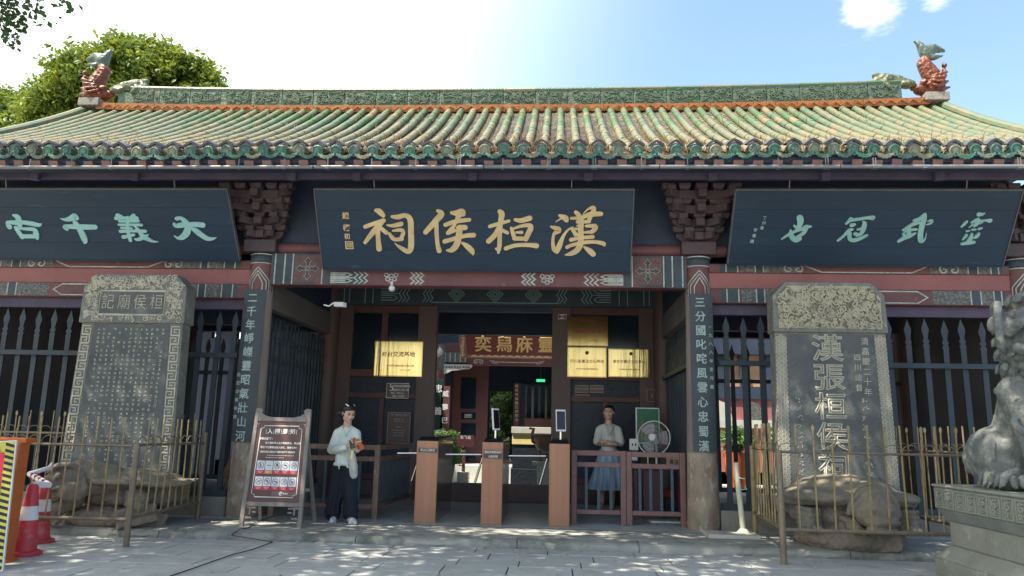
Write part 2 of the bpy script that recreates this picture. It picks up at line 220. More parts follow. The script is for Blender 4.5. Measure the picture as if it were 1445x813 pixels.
# ------------------------------------------------------------------ builders
WL = {}
def wloc(o): return WL.get(o.name, Vector((0, 0, 0))) if o else Vector((0, 0, 0))
def link(o, parent=None, w=None):
    COL.objects.link(o); w = Vector(w) if w is not None else wloc(parent)
    if parent: o.parent = parent
    o.location = w - wloc(parent); WL[o.name] = w
    return o
def tag(o, label=None, cat=None, group=None, kind=None):
    for k, v in (('label', label), ('category', cat), ('group', group), ('kind', kind)):
        if v: o[k] = v
    return o
def thing(name, loc, label, cat, group=None):
    return tag(link(bpy.data.objects.new(name, None), None, loc), label, cat, group)
class MB:
    def __init__(s): s.v = []; s.f = []
    def add(s, vs, fs):
        b = len(s.v); s.v.extend([tuple(x) for x in vs]); s.f.extend([tuple(b+i for i in f) for f in fs]); return s
    def box(s, x0, x1, y0, y1, z0, z1):
        return s.add([(x, y, z) for z in (z0, z1) for y in (y0, y1) for x in (x0, x1)], [(0, 2, 3, 1), (4, 5, 7, 6), (0, 1, 5, 4), (2, 6, 7, 3), (0, 4, 6, 2), (1, 3, 7, 5)])
    def obox(s, o, ex, ey, ez, a, b, c):   # oriented: o corner-centre, half sizes
        o, ex, ey, ez = Vector(o), Vector(ex), Vector(ey), Vector(ez)
        return s.add([o+ex*a*i+ey*b*j+ez*c*k for k in (-1, 1) for j in (-1, 1) for i in (-1, 1)], [(0, 2, 3, 1), (4, 5, 7, 6), (0, 1, 5, 4), (2, 6, 7, 3), (0, 4, 6, 2), (1, 3, 7, 5)])
    def beam(s, p0, p1, w, h, upv=(0, 0, 1)):
        p0, p1 = Vector(p0), Vector(p1); d = (p1-p0); l = d.length; d.normalize(); x = d.cross(Vector(upv)).normalized(); z = x.cross(d)
        return s.obox((p0+p1)/2, x, d, z, w/2, l/2, h/2)
    def cyl(s, p0, p1, r0, r1=None, n=12, caps=True):
        return s.tube([p0, p1], [r0, r0 if r1 is None else r1], n, caps)
    def tube(s, pts, r, n=8, caps=True):
        pts = [Vector(p) for p in pts]; m = len(pts)
        if not hasattr(r, '__len__'): r = [r]*m
        vs = []; prev = None
        for i, p in enumerate(pts):
            d = (pts[min(i+1, m-1)]-pts[max(i-1, 0)]).normalized()
            if prev is None: x = d.cross(Vector((0, 0, 1)) if abs(d.z) < 0.9 else Vector((0, 1, 0))).normalized()
            else: x = (prev - d*prev.dot(d)).normalized()
            prev = x; y = d.cross(x)
            for k in range(n):
                a = 2*math.pi*k/n; vs.append(p + (x*math.cos(a)+y*math.sin(a))*r[i])
        fs = [(i*n+k, i*n+(k+1) % n, (i+1)*n+(k+1) % n, (i+1)*n+k) for i in range(m-1) for k in range(n)]
        if caps: fs += [tuple(range(n))[::-1], tuple((m-1)*n+k for k in range(n))]
        return s.add(vs, fs)
    def lathe(s, c, prof, n=20, a0=0, a1=2*math.pi):
        c = Vector(c); full = abs(a1-a0-2*math.pi) < 1e-4; m = n if full else n+1; vs = []
        for r, z in prof:
            for k in range(m):
                a = a0+(a1-a0)*k/n; vs.append(c+Vector((r*math.cos(a), r*math.sin(a), z)))
        fs = [(i*m+k, i*m+(k+1) % m, (i+1)*m+(k+1) % m, (i+1)*m+k) for i in range(len(prof)-1) for k in range(n)]
        if full: fs += [tuple(range(m))[::-1], tuple((len(prof)-1)*m+k for k in range(m))]
        return s.add(vs, fs)
    def prism(s, pts, fr, t0, t1):          # pts 2D in frame (o,ex,ey,n)
        o, ex, ey, n = fr; k = len(pts)
        vs = [o+ex*x+ey*y+n*t0 for x, y in pts]+[o+ex*x+ey*y+n*t1 for x, y in pts]
        return s.add(vs, [tuple(range(k))[::-1], tuple(range(k, 2*k))]+[(i, (i+1) % k, k+(i+1) % k, k+i) for i in range(k)])
    def stroke(s, pts, fr, t0, t1, smooth=True, closed=False):   # pts (x,y,halfwidth)
        o, ex, ey, n = fr
        P = [np.array(p, float) for p in pts]
        if smooth and len(P) > 2:
            Q = []
            for i in range(len(P)-1):
                a, b, c, d = P[max(i-1, 0)], P[i], P[i+1], P[min(i+2, len(P)-1)]
                for t in (0, 0.25, 0.5, 0.75): Q.append(0.5*((2*b)+(-a+c)*t+(2*a-5*b+4*c-d)*t*t+(-a+3*b-3*c+d)*t**3))
            P = Q+[P[-1]]
        m = len(P); Lp = []; Rp = []; xy = [p[:2] for p in P]
        for i in range(m):
            if closed: d = xy[(i+1) % m]-xy[i-1]
            else: d = xy[min(i+1, m-1)]-xy[max(i-1, 0)]
            d = d/(np.linalg.norm(d)+1e-9); nn = np.array([-d[1], d[0]]); w = P[i][2]
            if not smooth:
                d1 = xy[i]-xy[i-1] if (i > 0 or closed) else xy[1]-xy[0]
                d1 = d1/(np.linalg.norm(d1)+1e-9); c = abs(float(d1@d)); w = w/max(c, 0.5)
            Lp.append(xy[i]+nn*w); Rp.append(xy[i]-nn*w)
        if closed:
            k = m
            vs = [o+ex*q[0]+ey*q[1]+n*t for t in (t0, t1) for q in Lp+Rp]
            fs = []
            for i in range(k):
                j = (i+1) % k
                fs += [(2*k+i, 3*k+i, 3*k+j, 2*k+j), (i, 2*k+i, 2*k+j, j), (k+i, k+j, 3*k+j, 3*k+i)]
            return s.add(vs, fs)
        def capp(c, d, w, sgn):
            out = []
            if not smooth: return out
            for k in range(1, 5):
                a = math.pi*k/5; out.append(c+np.array([-d[1], d[0]])*w*math.cos(a)*sgn+d*w*math.sin(a)*sgn)
            return out
        d1 = xy[-1]-xy[-2]; d1 = d1/(np.linalg.norm(d1)+1e-9); d0 = xy[1]-xy[0]; d0 = d0/(np.linalg.norm(d0)+1e-9)
        e = capp(xy[-1], d1, P[-1][2], 1); st = capp(xy[0], d0, P[0][2], -1)
        base = len(s.v); allp = Lp+e+Rp[::-1]+st; k = len(allp)
        vs = [o+ex*q[0]+ey*q[1]+n*t0 for q in allp]+[o+ex*q[0]+ey*q[1]+n*t1 for q in allp]
        fs = [(i, (i+1) % k, k+(i+1) % k, k+i) for i in range(k)]
        ne = len(e)
        for i in range(m-1): fs.append((k+i, k+m+ne+m-1-i, k+m+ne+m-2-i, k+i+1))
        if e: fs.append(tuple(k+i for i in range(m-1, m+ne+1)))
        if st: fs.append(tuple([k+0]+[k+i for i in range(k-1, m+ne+m-2, -1)]))
        return s.add(vs, fs)
    def mesh(s, name='mesh', smooth=False):
        me = bpy.data.meshes.new(name); me.from_pydata([tuple(v) for v in s.v], [], s.f); me.update()
        if smooth: me.polygons.foreach_set('use_smooth', [True]*len(me.polygons))
        return me
    def build(s, name, mat, parent=None, bevel=0, smooth=False, origin=None, auto=None):
        w = Vector(origin) if origin is not None else wloc(parent)
        s.v = [Vector(v)-w for v in s.v]
        me = s.mesh(name, smooth); me.materials.append(MT[mat])
        o = bpy.data.objects.new(name, me); link(o, parent, w)
        if bevel:
            b = o.modifiers.new('bevel', 'BEVEL'); b.width = bevel; b.segments = 2; b.limit_method = 'ANGLE'; b.angle_limit = R(35)
        if auto: me.set_sharp_from_angle(angle=R(auto)) if hasattr(me, 'set_sharp_from_angle') else None
        return o
def inst(me, name, parent, w, rot=None, scale=None):
    o = bpy.data.objects.new(name, me); link(o, parent, w)
    if rot is not None: o.rotation_euler = rot
    if scale is not None: o.scale = scale
    return o
def B(name, mat, parent, x0, x1, y0, y1, z0, z1, bevel=0.006, **k): return MB().box(x0, x1, y0, y1, z0, z1).build(name, mat, parent, bevel, **k)
DG = None
def frame(o, ex, ey):
    ex = Vector(ex).normalized(); ey = Vector(ey); ey = (ey-ex*ey.dot(ex)).normalized(); return (Vector(o), ex, ey, ex.cross(ey).normalized())
XZ = lambda x, y, z: frame((x, y, z), (1, 0, 0), (0, 0, 1))   # faces -Y
def text(name, body, fr, size, mat, parent, ext=0.003, off=0.0, outline=0, lift=0.002, sx=1.0, line=1.0, res=3, align='CENTER', bend=None, bold=0):
    o1 = _text(name, body, fr, size, mat, parent, ext, off, outline, lift, sx, line, res, align)
    if bold:                                 # heavier strokes: the same glyph's rim joined to it
        o2 = _text(name, body, fr, size, mat, parent, ext, 0, bold, lift, sx, line, res, align)
        bm = bmesh.new(); bm.from_mesh(o1.data); bm.from_mesh(o2.data); bm.to_mesh(o1.data); bm.free(); bpy.data.objects.remove(o2)
    return o1
def _text(name, body, fr, size, mat, parent, ext=0.003, off=0.0, outline=0, lift=0.002, sx=1.0, line=1.0, res=3, align='CENTER', bend=None):
    c = bpy.data.curves.new(name, 'FONT'); c.body = body; c.size = size; c.align_x = align; c.align_y = 'CENTER'; c.resolution_u = res
    c.space_line = line
    if outline:
        c.fill_mode = 'NONE'; c.bevel_depth = outline; c.bevel_resolution = 0
    else:
        c.extrude = ext; c.offset = off*size
    o = bpy.data.objects.new('txt', c); COL.objects.link(o)
    dg = bpy.context.evaluated_depsgraph_get()
    me = bpy.data.meshes.new_from_object(o.evaluated_get(dg)); bpy.data.objects.remove(o)
    org, ex, ey, n = fr; w = wloc(parent)
    co = np.zeros(len(me.vertices)*3); me.vertices.foreach_get('co', co); co = co.reshape(-1, 3)
    co[:, 0] *= sx
    base = np.array(org-w)
    if bend:
        r = bend; a = co[:, 0]/r
        out = base+np.outer(np.sin(a)*r, ex)+np.outer(co[:, 1], ey)+np.outer(co[:, 2]+lift-(1-np.cos(a))*r, n)
    else: out = base+np.outer(co[:, 0], ex)+np.outer(co[:, 1], ey)+np.outer(co[:, 2]+lift, n)
    me.vertices.foreach_set('co', out.ravel()); me.materials.clear(); me.materials.append(MT[mat]); me.update()
    me.name = name
    return link(bpy.data.objects.new(name, me), parent)
# sculpting: a union of ellipsoids and capsules, remeshed into one continuous surface
def ico(sub=2):
    bm = bmesh.new(); bmesh.ops.create_icosphere(bm, subdivisions=sub, radius=1); v = [tuple(x.co) for x in bm.verts]; f = [tuple(y.index for y in x.verts) for x in bm.faces]; bm.free(); return v, f
ICO = ico(3)
class Sc(MB):
    def ell(s, c, r, rot=(0, 0, 0)):
        if not hasattr(r, '__len__'): r = (r, r, r)
        m = Euler(rot).to_matrix(); c = Vector(c)
        return s.add([c+m@Vector((v[0]*r[0], v[1]*r[1], v[2]*r[2])) for v in ICO[0]], ICO[1])
    def cap(s, pts, rs):
        pts = [Vector(p) for p in pts]
        for i in range(len(pts)-1): s.cyl(pts[i], pts[i+1], rs[i], rs[i+1], 14)
        for p, r in zip(pts, rs): s.add([p+Vector(v)*r for v in ICO2[0]], ICO2[1])
        return s
    def sculpt(s, name, mat, parent, voxel=0.02, sm=4, origin=None, noise=0, nscale=3):
        w = Vector(origin) if origin is not None else wloc(parent)
        s.v = [Vector(v)-w for v in s.v]; me = s.mesh(name)
        o = bpy.data.objects.new('tmp', me); COL.objects.link(o)
        r = o.modifiers.new('r', 'REMESH'); r.mode = 'VOXEL'; r.voxel_size = voxel; r.use_smooth_shade = True
        if sm: q = o.modifiers.new('s', 'SMOOTH'); q.factor = 0.5; q.iterations = sm
        if noise:
            tx = bpy.data.textures.new('n', 'CLOUDS'); tx.noise_scale = nscale; d = o.modifiers.new('d', 'DISPLACE'); d.texture = tx; d.strength = noise; d.mid_level = 0.5
        dg = bpy.context.evaluated_depsgraph_get(); m2 = bpy.data.meshes.new_from_object(o.evaluated_get(dg)); bpy.data.objects.remove(o)
        m2.name = name; m2.materials.clear(); m2.materials.append(MT[mat])
        m2.polygons.foreach_set('use_smooth', [True]*len(m2.polygons))
        return link(bpy.data.objects.new(name, m2), parent, w)
ICO2 = ico(2)
def leaves(name, mat, parent, cent, size, aspect=2.0, droop=0.0, origin=None, kind=None, wid=None):
    n = len(cent); c = np.asarray(cent, float)
    d = RNG.normal(size=(n, 3)); d[:, 2] = d[:, 2]*0.6-droop; d /= np.linalg.norm(d, axis=1)[:, None]
    t = RNG.normal(size=(n, 3)); t -= d*(t*d).sum(1)[:, None]; t /= np.linalg.norm(t, axis=1)[:, None]
    l = size*RNG.uniform(0.6, 1.25, n)[:, None]; w = l/aspect*0.5
    nn = np.cross(d, t)
    v = np.stack([c, c+d*l*0.45+t*w-nn*l*0.08, c+d*l, c+d*l*0.45-t*w-nn*l*0.08], 1).reshape(-1, 3)
    o = np.array(Vector(origin) if origin is not None else wloc(parent)); v = v-o
    me = bpy.data.meshes.new(name); me.vertices.add(n*4); me.vertices.foreach_set('co', v.ravel())
    b = np.arange(n)*4; idx = np.stack([b, b+1, b+2, b, b+2, b+3], 1).ravel()
    me.loops.add(n*6); me.loops.foreach_set('vertex_index', idx.astype(np.int32)); me.polygons.add(n*2)
    me.polygons.foreach_set('loop_start', np.arange(n*2, dtype=np.int32)*3); me.polygons.foreach_set('loop_total', np.full(n*2, 3, np.int32))
    me.update(); me.validate(); me.materials.append(MT[mat])
    ob = link(bpy.data.objects.new(name, me), parent, Vector(o))
    if kind: ob['kind'] = kind
    return ob
def clumps(ells, ncl, per, cr):      # leaf-clump centres biased to the surface of ellipsoids
    out = []
    vol = np.array([r[0]*r[1]*r[2] for _, r in ells])**(2/3); pr = vol/vol.sum()
    for k in range(ncl):
        c, r = ells[RNG.choice(len(ells), p=pr)]
        d = RNG.normal(size=3); d /= np.linalg.norm(d); rad = RNG.uniform(0.55, 1.03)**0.5
        p = np.array(c)+d*np.array(r)*rad
        m = max(3, int(per*RNG.uniform(0.5, 1.4)))
        out.append(p+RNG.normal(size=(m, 3))*cr*RNG.uniform(0.6, 1.3)*np.array([1, 1, 0.6]))
    return np.concatenate(out)
def spiral(cx, cy, r, turns, w, a0=0, sgn=1, n=14):
    return [(cx+r*(1-0.8*i/n)*math.cos(a0+sgn*turns*2*math.pi*i/n), cy+r*(1-0.8*i/n)*math.sin(a0+sgn*turns*2*math.pi*i/n), w) for i in range(n+1)]
# ================================================================== SETTING
YC, YW, XC = 10.35, 13.7, 3.12          # column line, door wall line, column x
KY = 8.85; PZ = 0.09                    # platform edge and top
g = MB(); g.v = [(-120, -60, -0.03), (120, -60, -0.03), (120, 200, -0.03), (-120, 200, -0.03)]; g.f = [(0, 1, 2, 3)]
tag(MB().box(-60, 60, -60, 1.49, -0.028, -0.012).build('bounce_plaza', 'bounce_plaza', origin=(0, -20, 0)), kind='structure')  # unseen pale paving added behind the camera to bounce sun onto the facade
tag(g.build('ground', 'earth', origin=(0, 0, -0.03)), kind='structure')
pav = tag(MB().box(-12, 12, 1.5, KY-0.02, -0.025, -0.016).build('paving', 'joint', origin=(0, 0, -0.02)), kind='structure')
y = KY-0.03; row = 0
while y > 4.2:
    h = [0.34, 0.42, 0.38, 0.45][row % 4]; x = -8.2+random.uniform(0, 0.6)
    while x < 8.2:
        w = random.choice([0.62, 0.8, 0.95, 1.1]); dz = random.uniform(-0.003, 0.003)
        vis = y > 6.4
        o = MB().box(x+0.006, x+w-0.006, y-h+0.007, y-0.006, -0.016, dz).build('slab', 'slab', pav, 0.004 if vis else 0, origin=(x+w/2, y-h/2, 0))
        o.rotation_euler = (random.uniform(-0.003, 0.003), random.uniform(-0.003, 0.003), 0)
        x += w
    y -= h; row += 1
# raised platform with worn kerb stones
plat = tag(MB().box(-10, 10, KY+0.28, 18.3, -0.02, PZ).build('platform', 'concrete', origin=(0, 12, 0)), kind='structure')
x = -9.6
def kerbstone(x0, x1):
    nx = max(3, int((x1-x0)/0.08)); prof = [(0.0, -0.02), (0.0, 0.035), (0.012, 0.065), (0.05, 0.084), (0.16, PZ), (0.29, PZ+0.001)]
    vs = []; fs = []; m = len(prof); ph = random.uniform(0, 9)
    for i in range(nx+1):
        x = x0+0.004+(x1-x0-0.008)*i/nx; e = 0.012*math.sin(x*2.3+ph)+0.008*math.sin(x*7.1)+random.uniform(-0.005, 0.005)
        for j, (a, z) in enumerate(prof):
            k = 0 if j == 0 else (1 if j < 4 else 0.4*(j == 4))
            vs.append((x, KY+a+e*k*1.4+(0.01 if j else 0), z-abs(e)*0.9*k))
    fs = [(i*m+j, (i+1)*m+j, (i+1)*m+j+1, i*m+j+1) for i in range(nx) for j in range(m-1)]
    fs += [tuple(range(m)), tuple(nx*m+j for j in range(m))[::-1]]
    return MB().add(vs, fs)
while x < 9.6:
    w = random.uniform(1.2, 2.4); kerbstone(x, x+w).build('kerb_stone', 'kerb', plat, smooth=False, origin=(x+w/2, KY, 0)); x += w
# poured slabs on the platform, 4 mm proud, with joints between them
xs = [-9.6, -7.1, -5.2, -3.9, -2.55, -1.2, -0.1, 1.35, 2.6, 4.0, 5.6, 7.3, 9.6]
for i in range(len(xs)-1):
    for (y0, y1) in ((KY+0.3, 10.05), (10.06, 12.0), (12.01, YW-0.35)):
        sk = 0.12*math.sin(i*1.7)
        v = [(xs[i]+0.004, y0), (xs[i+1]-0.004, y0), (xs[i+1]-0.004+(sk if i < len(xs)-2 else 0), y1-0.006), (xs[i]+0.004+(0.12*math.sin((i-1)*1.7) if i else 0), y1-0.006)]
        MB().prism(v, (Vector((0, 0, 0)), Vector((1, 0, 0)), Vector((0, 1, 0)), Vector((0, 0, 1))), PZ-0.01, PZ+0.004).build('floor_slab', 'concrete' if y0 < 9.5 else 'floorstone', plat, origin=(xs[i], y0, PZ))
tag(MB().box(-12, 12, 18.31, 40, -0.028, -0.01).build('courtyard', 'courtstone', origin=(0, 25, 0)), kind='structure')
lp = np.array([(random.uniform(-6, 7), KY-abs(random.gauss(0, 0.35))-0.02 if random.random() < 0.6 else random.uniform(6.6, KY), 0.008) for k in range(260)]+[(random.uniform(-5, 7), random.uniform(KY+0.3, 10.0), PZ+0.010) for k in range(60)])
fl = leaves('fallen_leaves', 'deadleaf', None, lp, 0.045, 1.8, 0, origin=(0, KY, 0), kind='stuff')
me_ = fl.data; co = np.zeros(len(me_.vertices)*3); me_.vertices.foreach_get('co', co); co = co.reshape(-1, 4, 3); co[:, :, 2] = lp[:, None, 2]+(co[:, :, 2]-lp[:, None, 2])*0.12; me_.vertices.foreach_set('co', co.ravel())
tag(fl, 'small dry brown leaves scattered over the paving and kerb', 'fallen leaves')
# ================================================================== GATE HALL
hall = thing('gate_hall', (0, YC, PZ), 'old temple gate hall with green glazed tile roof, painted beams and dark red timber doors', 'gate hall')
EY, EZ, RY = 8.80, 4.765, 13.4
def zr(Y): t = Y-EY; return EZ+0.428*t+0.0340*t*t
def sl(Y): return math.atan(0.428+0.068*(Y-EY))
RX = 8.25
# deck: boards under the tiles, front and rear
def deck(mirror):
    vs = []; n = 14; y_0 = EY+0.70 if mirror else EY+0.06
    for i in range(n+1):
        Y = y_0+(RY-y_0)*i/n; z = zr(Y)-0.075; Yp = 2*RY-Y if mirror else Y
        for xx in (-RX, RX):
            vs += [(xx, Yp, z), (xx, Yp, z-0.09)]
    fs = []
    for i in range(n):
        a = i*4; fs += [(a, a+4, a+6, a+2), (a+1, a+3, a+7, a+5), (a, a+1, a+5, a+4), (a+2, a+6, a+7, a+3)]
    fs += [(0, 2, 3, 1), (n*4, n*4+1, n*4+3, n*4+2)]
    return MB().add(vs, fs)
roof = deck(False).build('roof', 'darkwood', hall)
deck(True).build('rear_roof_slope', 'darkwood', hall)
rt_m = deck(True); rt_m.v = [(a, b, c+0.095) for a, b, c in rt_m.v]; rt_m.build('rear_roof_tiles', 'tilestuff', hall)
SP = 0.2375; NR = 35
cols = [i*SP for i in range(-NR+1, NR)]
# pan tiles: thin overlapping courses between the barrel rows
pm = MB(); nst = 46
for xx in [(i+0.5)*SP for i in range(-NR, NR)]:
    for k in range(nst):
        y0 = EY+(RY-EY)*k/nst; y1 = EY+(RY-EY)*(k+1.15)/nst
        if y1 > RY: y1 = RY
        z0, z1 = zr(y0)-0.045, zr(y1)-0.062
        d = random.uniform(-0.004, 0.004); w = 0.10
        pm.add([(xx-w, y0, z0+0.012+d), (xx, y0, z0-0.022+d), (xx+w, y0, z0+0.012+d), (xx-w, y1, z1+0.008), (xx, y1, z1-0.026), (xx+w, y1, z1+0.008),
                (xx-w, y0, z0-0.012+d), (xx, y0, z0-0.040+d), (xx+w, y0, z0-0.012+d)], [(0, 1, 4, 3), (1, 2, 5, 4), (6, 7, 1, 0), (7, 8, 2, 1)])
tag(pm.build('pan_tiles', 'pantile', roof), kind='stuff')
# barrel tiles
def barrel(ln, r0=0.065, r1=0.0615):
    m = MB(); n = 8; vs = []
    for (r, yy) in ((r0*0.985, 0.0), (r0, 0.010), (r1, ln*1.08)):
        for k in range(n+1):
            a = math.pi*k/n; vs.append((r*math.cos(a), yy, r*math.sin(a)*1.05-0.012))
    for k in range(n+1):
        a = math.pi*k/n; vs.append((r0*0.78*math.cos(a), 0.0, r0*0.78*math.sin(a)-0.012))
    fs = [(j*(n+1)+k, j*(n+1)+k+1, (j+1)*(n+1)+k+1, (j+1)*(n+1)+k) for j in range(2) for k in range(n)]
    fs += [(k, 3*(n+1)+k, 3*(n+1)+k+1, k+1) for k in range(n)]
    return m.add(vs, fs)
SEG = 17; segs = []; Y = EY+0.10; L = 0.31
while Y < RY-0.1:
    ln = L*math.cos(sl(Y)); segs.append(Y); Y += ln
bme = barrel(L).mesh('barrel_tile'); bme.materials.append(MT['tile'])
bsm = MB(); top = len(segs)-6
bv = barrel(L).v; bf = barrel(L).f
for ci, xx in enumerate(cols):
    for k, y0 in enumerate(segs):
        j = random.uniform(-0.004, 0.004); rz = random.uniform(-0.02, 0.02); rx = sl(y0+0.1)+random.uniform(-0.012, 0.012); z0 = zr(y0)-0.015
        if k >= top and abs(xx) < 24.6*SP:
            inst(bme, 'barrel_tile', roof, (xx+j, y0, z0), (rx, 0, rz))
        else:
            mm = Euler((rx, 0, rz)).to_matrix(); b0 = Vector((xx+j, y0, z0))
            bsm.add([b0+mm@Vector(q) for q in bv], bf)
tag(bsm.build('barrel_tiles', 'tilestuff', roof, smooth=False), kind='stuff')
# eave caps (round end tiles with a dark hood above) and drip tiles
def capmesh():
    m = MB(); n = 16
    prof = [(0.070, 0.16), (0.072, 0.0), (0.060, -0.006), (0.055, 0.006), (0.040, 0.006), (0.036, -0.004), (0.018, -0.006), (0.0001, -0.008)]
    vs = []
    for r, yy in prof:
        for k in range(n): a = 2*math.pi*k/n; vs.append((r*math.cos(a), yy, r*math.sin(a)))
    fs = [(i*n+k, i*n+(k+1) % n, (i+1)*n+(k+1) % n, (i+1)*n+k) for i in range(len(prof)-1) for k in range(n)]
    m.add(vs, fs)
    for k in range(6):
        a = k*math.pi/3; m.obox((0.030*math.cos(a), -0.002, 0.030*math.sin(a)), (1, 0, 0), (0, 1, 0), (0, 0, 1), 0.006, 0.006, 0.006)
    return m
def archmesh():
    m = MB(); n = 12; vs = []
    for (r, yy, dz) in ((0.084, -0.035, 0.010), (0.112, -0.035, 0.012), (0.112, 0.08, 0.030), (0.084, 0.08, 0.030)):
        for k in range(n+1):
            a = math.pi*(0.13+0.74*k/n); pk = max(0, 1-abs(a-math.pi/2)/0.5)**1.5*0.014
            vs.append((r*math.cos(a)*1.02, yy, r*math.sin(a)*0.92+dz+pk))
    fs = [(j*(n+1)+k, j*(n+1)+k+1, ((j+1) % 4)*(n+1)+k+1, ((j+1) % 4)*(n+1)+k) for j in range(4) for k in range(n)]
    return m.add(vs, fs)
def mortarmesh():
    m = MB(); n = 10; vs = []
    for (r, yy) in ((0.083, -0.022), (0.083, 0.09)):
        for k in range(n+1): a = math.pi*k/n; vs.append((r*math.cos(a), yy, r*math.sin(a)*0.95+0.008))
    fs = [(k, k+1, n+2+k, n+1+k) for k in range(n)]+[tuple(range(n+1))]
    return m.add(vs, fs)
def dripmesh():
    m = MB(); pts = []; n = 14
    for k in range(n+1):
        a = math.pi+math.pi*k/n; rr = 0.112*(1+0.05*math.cos(k*math.pi)); pts.append((rr*math.cos(a), rr*0.80*math.sin(a)+0.03))
    for k in range(1, 7): t = k/7; pts.append((0.112*(1-2*t), 0.03-0.045*math.sin(math.pi*t)))
    fr = XZ(0, 0, 0); m.prism(pts, fr, -0.018, 0.0)
    for rr in (0.085, 0.055):
        m.stroke([(rr*math.cos(math.pi*(1.12+0.76*k/6)), rr*0.8*math.sin(math.pi*(1.12+0.76*k/6))+0.02, 0.005) for k in range(7)], fr, 0, 0.005)
    return m
cme = capmesh().mesh('eave_cap'); cme.materials.append(MT['cap']); cme.polygons.foreach_set('use_smooth', [False]*len(cme.polygons))
ame = archmesh().mesh('hood'); ame.materials.append(MT['arch'])
mme = mortarmesh().mesh('hood_mortar'); mme.materials.append(MT['mortar'])
dme = dripmesh().mesh('drip_tile'); dme.materials.append(MT['cap'])
capt = sl(EY)*0.75
for xx in cols:
    jz = 0.022*math.sin(xx*1.9)*0.5+random.uniform(-0.006, 0.006)
    inst(cme, 'eave_cap', roof, (xx, EY-0.03, EZ-0.01+jz), (capt*0.6+random.uniform(-0.06, 0.06), 0, random.uniform(-0.05, 0.05)))
    inst(mme, 'hood_mortar', roof, (xx, EY+0.005, EZ+0.004+jz))
    inst(ame, 'eave_hood', roof, (xx, EY+0.005, EZ+0.006+jz), (capt*0.5+random.uniform(-0.1, 0.1), random.uniform(-0.05, 0.05), 0))
for xx in [(i+0.5)*SP for i in range(-NR, NR)]:
    jz = 0.022*math.sin(xx*1.9)*0.5+random.uniform(-0.006, 0.006)
    inst(dme, 'drip_tile', roof, (xx, EY-0.035, EZ-0.062+jz), (random.uniform(-0.12, 0.02), random.uniform(-0.04, 0.04), 0))
# verge ridges at both gable ends
for sgn in (-1, 1):
    m = MB(); m.tube([(sgn*(RX+0.02), yy, zr(yy)+0.03) for yy in np.linspace(EY, RY, 12)], 0.085, 10); m.build('verge_ridge', 'tilestuff', roof)
# rafter ends and eave board
B('eave_board', 'darkwood', roof, -RX, RX, EY+0.10, EY+0.16, EZ-0.17, EZ-0.09, 0)
rm = MB().box(-0.06, 0.06, 0, 1.45, -0.045, 0.045).mesh('rafter'); rm.materials.append(MT['railred'])
for xx in cols: inst(rm, 'rafter', roof, (xx+0.05, EY+0.03, EZ-0.165+random.uniform(-0.01, 0.01)), (math.radians(24), 0, 0))
B('soffit_board', 'darkwood', roof, -RX, RX, 8.98, 9.30, 4.655, 4.665, 0)
# main ridge
zb = zr(RY)-0.08
def ridge_z(xx): return zb+0.10+0.10*(abs(xx)/8)**3
m = MB()
for i in range(40):
    xa, xb = -8.0+i*0.4, -7.6+i*0.4
    za, z2 = ridge_z(xa), ridge_z(xb); d = random.uniform(-0.006, 0.006)
    m.add([(xa, RY-0.16+d, za-0.16), (xb-0.006, RY-0.16+d, z2-0.16), (xb-0.006, RY-0.16+d, z2-0.02), (xa, RY-0.16+d, za-0.02), (xa, RY+0.16, za-0.16), (xb, RY+0.16, z2-0.16), (xb, RY+0.16, z2-0.02), (xa, RY+0.16, za-0.02)],
          [(0, 1, 2, 3), (4, 7, 6, 5), (3, 2, 6, 7), (0, 4, 5, 1)])
rb = m.build('ridge_band', 'orange', hall)
m = MB()
for i in range(160):                       # scrolled border on the orange band
    xa = -7.95+i*0.1; m.stroke([(xa, 0, 0.008), (xa+0.03, 0.035*(-1)**i, 0.012), (xa+0.08, 0.0, 0.008)], XZ(0, RY-0.168, ridge_z(xa)-0.09), 0, 0.02)
tag(m.build('band_scroll', 'orange', rb), kind='stuff')
B('ridge_core', 'ridgegreen', hall, -7.6, 7.45, RY-0.10, RY+0.10, zb+0.05, zb+0.42, 0)
xx = -7.35; i = 0
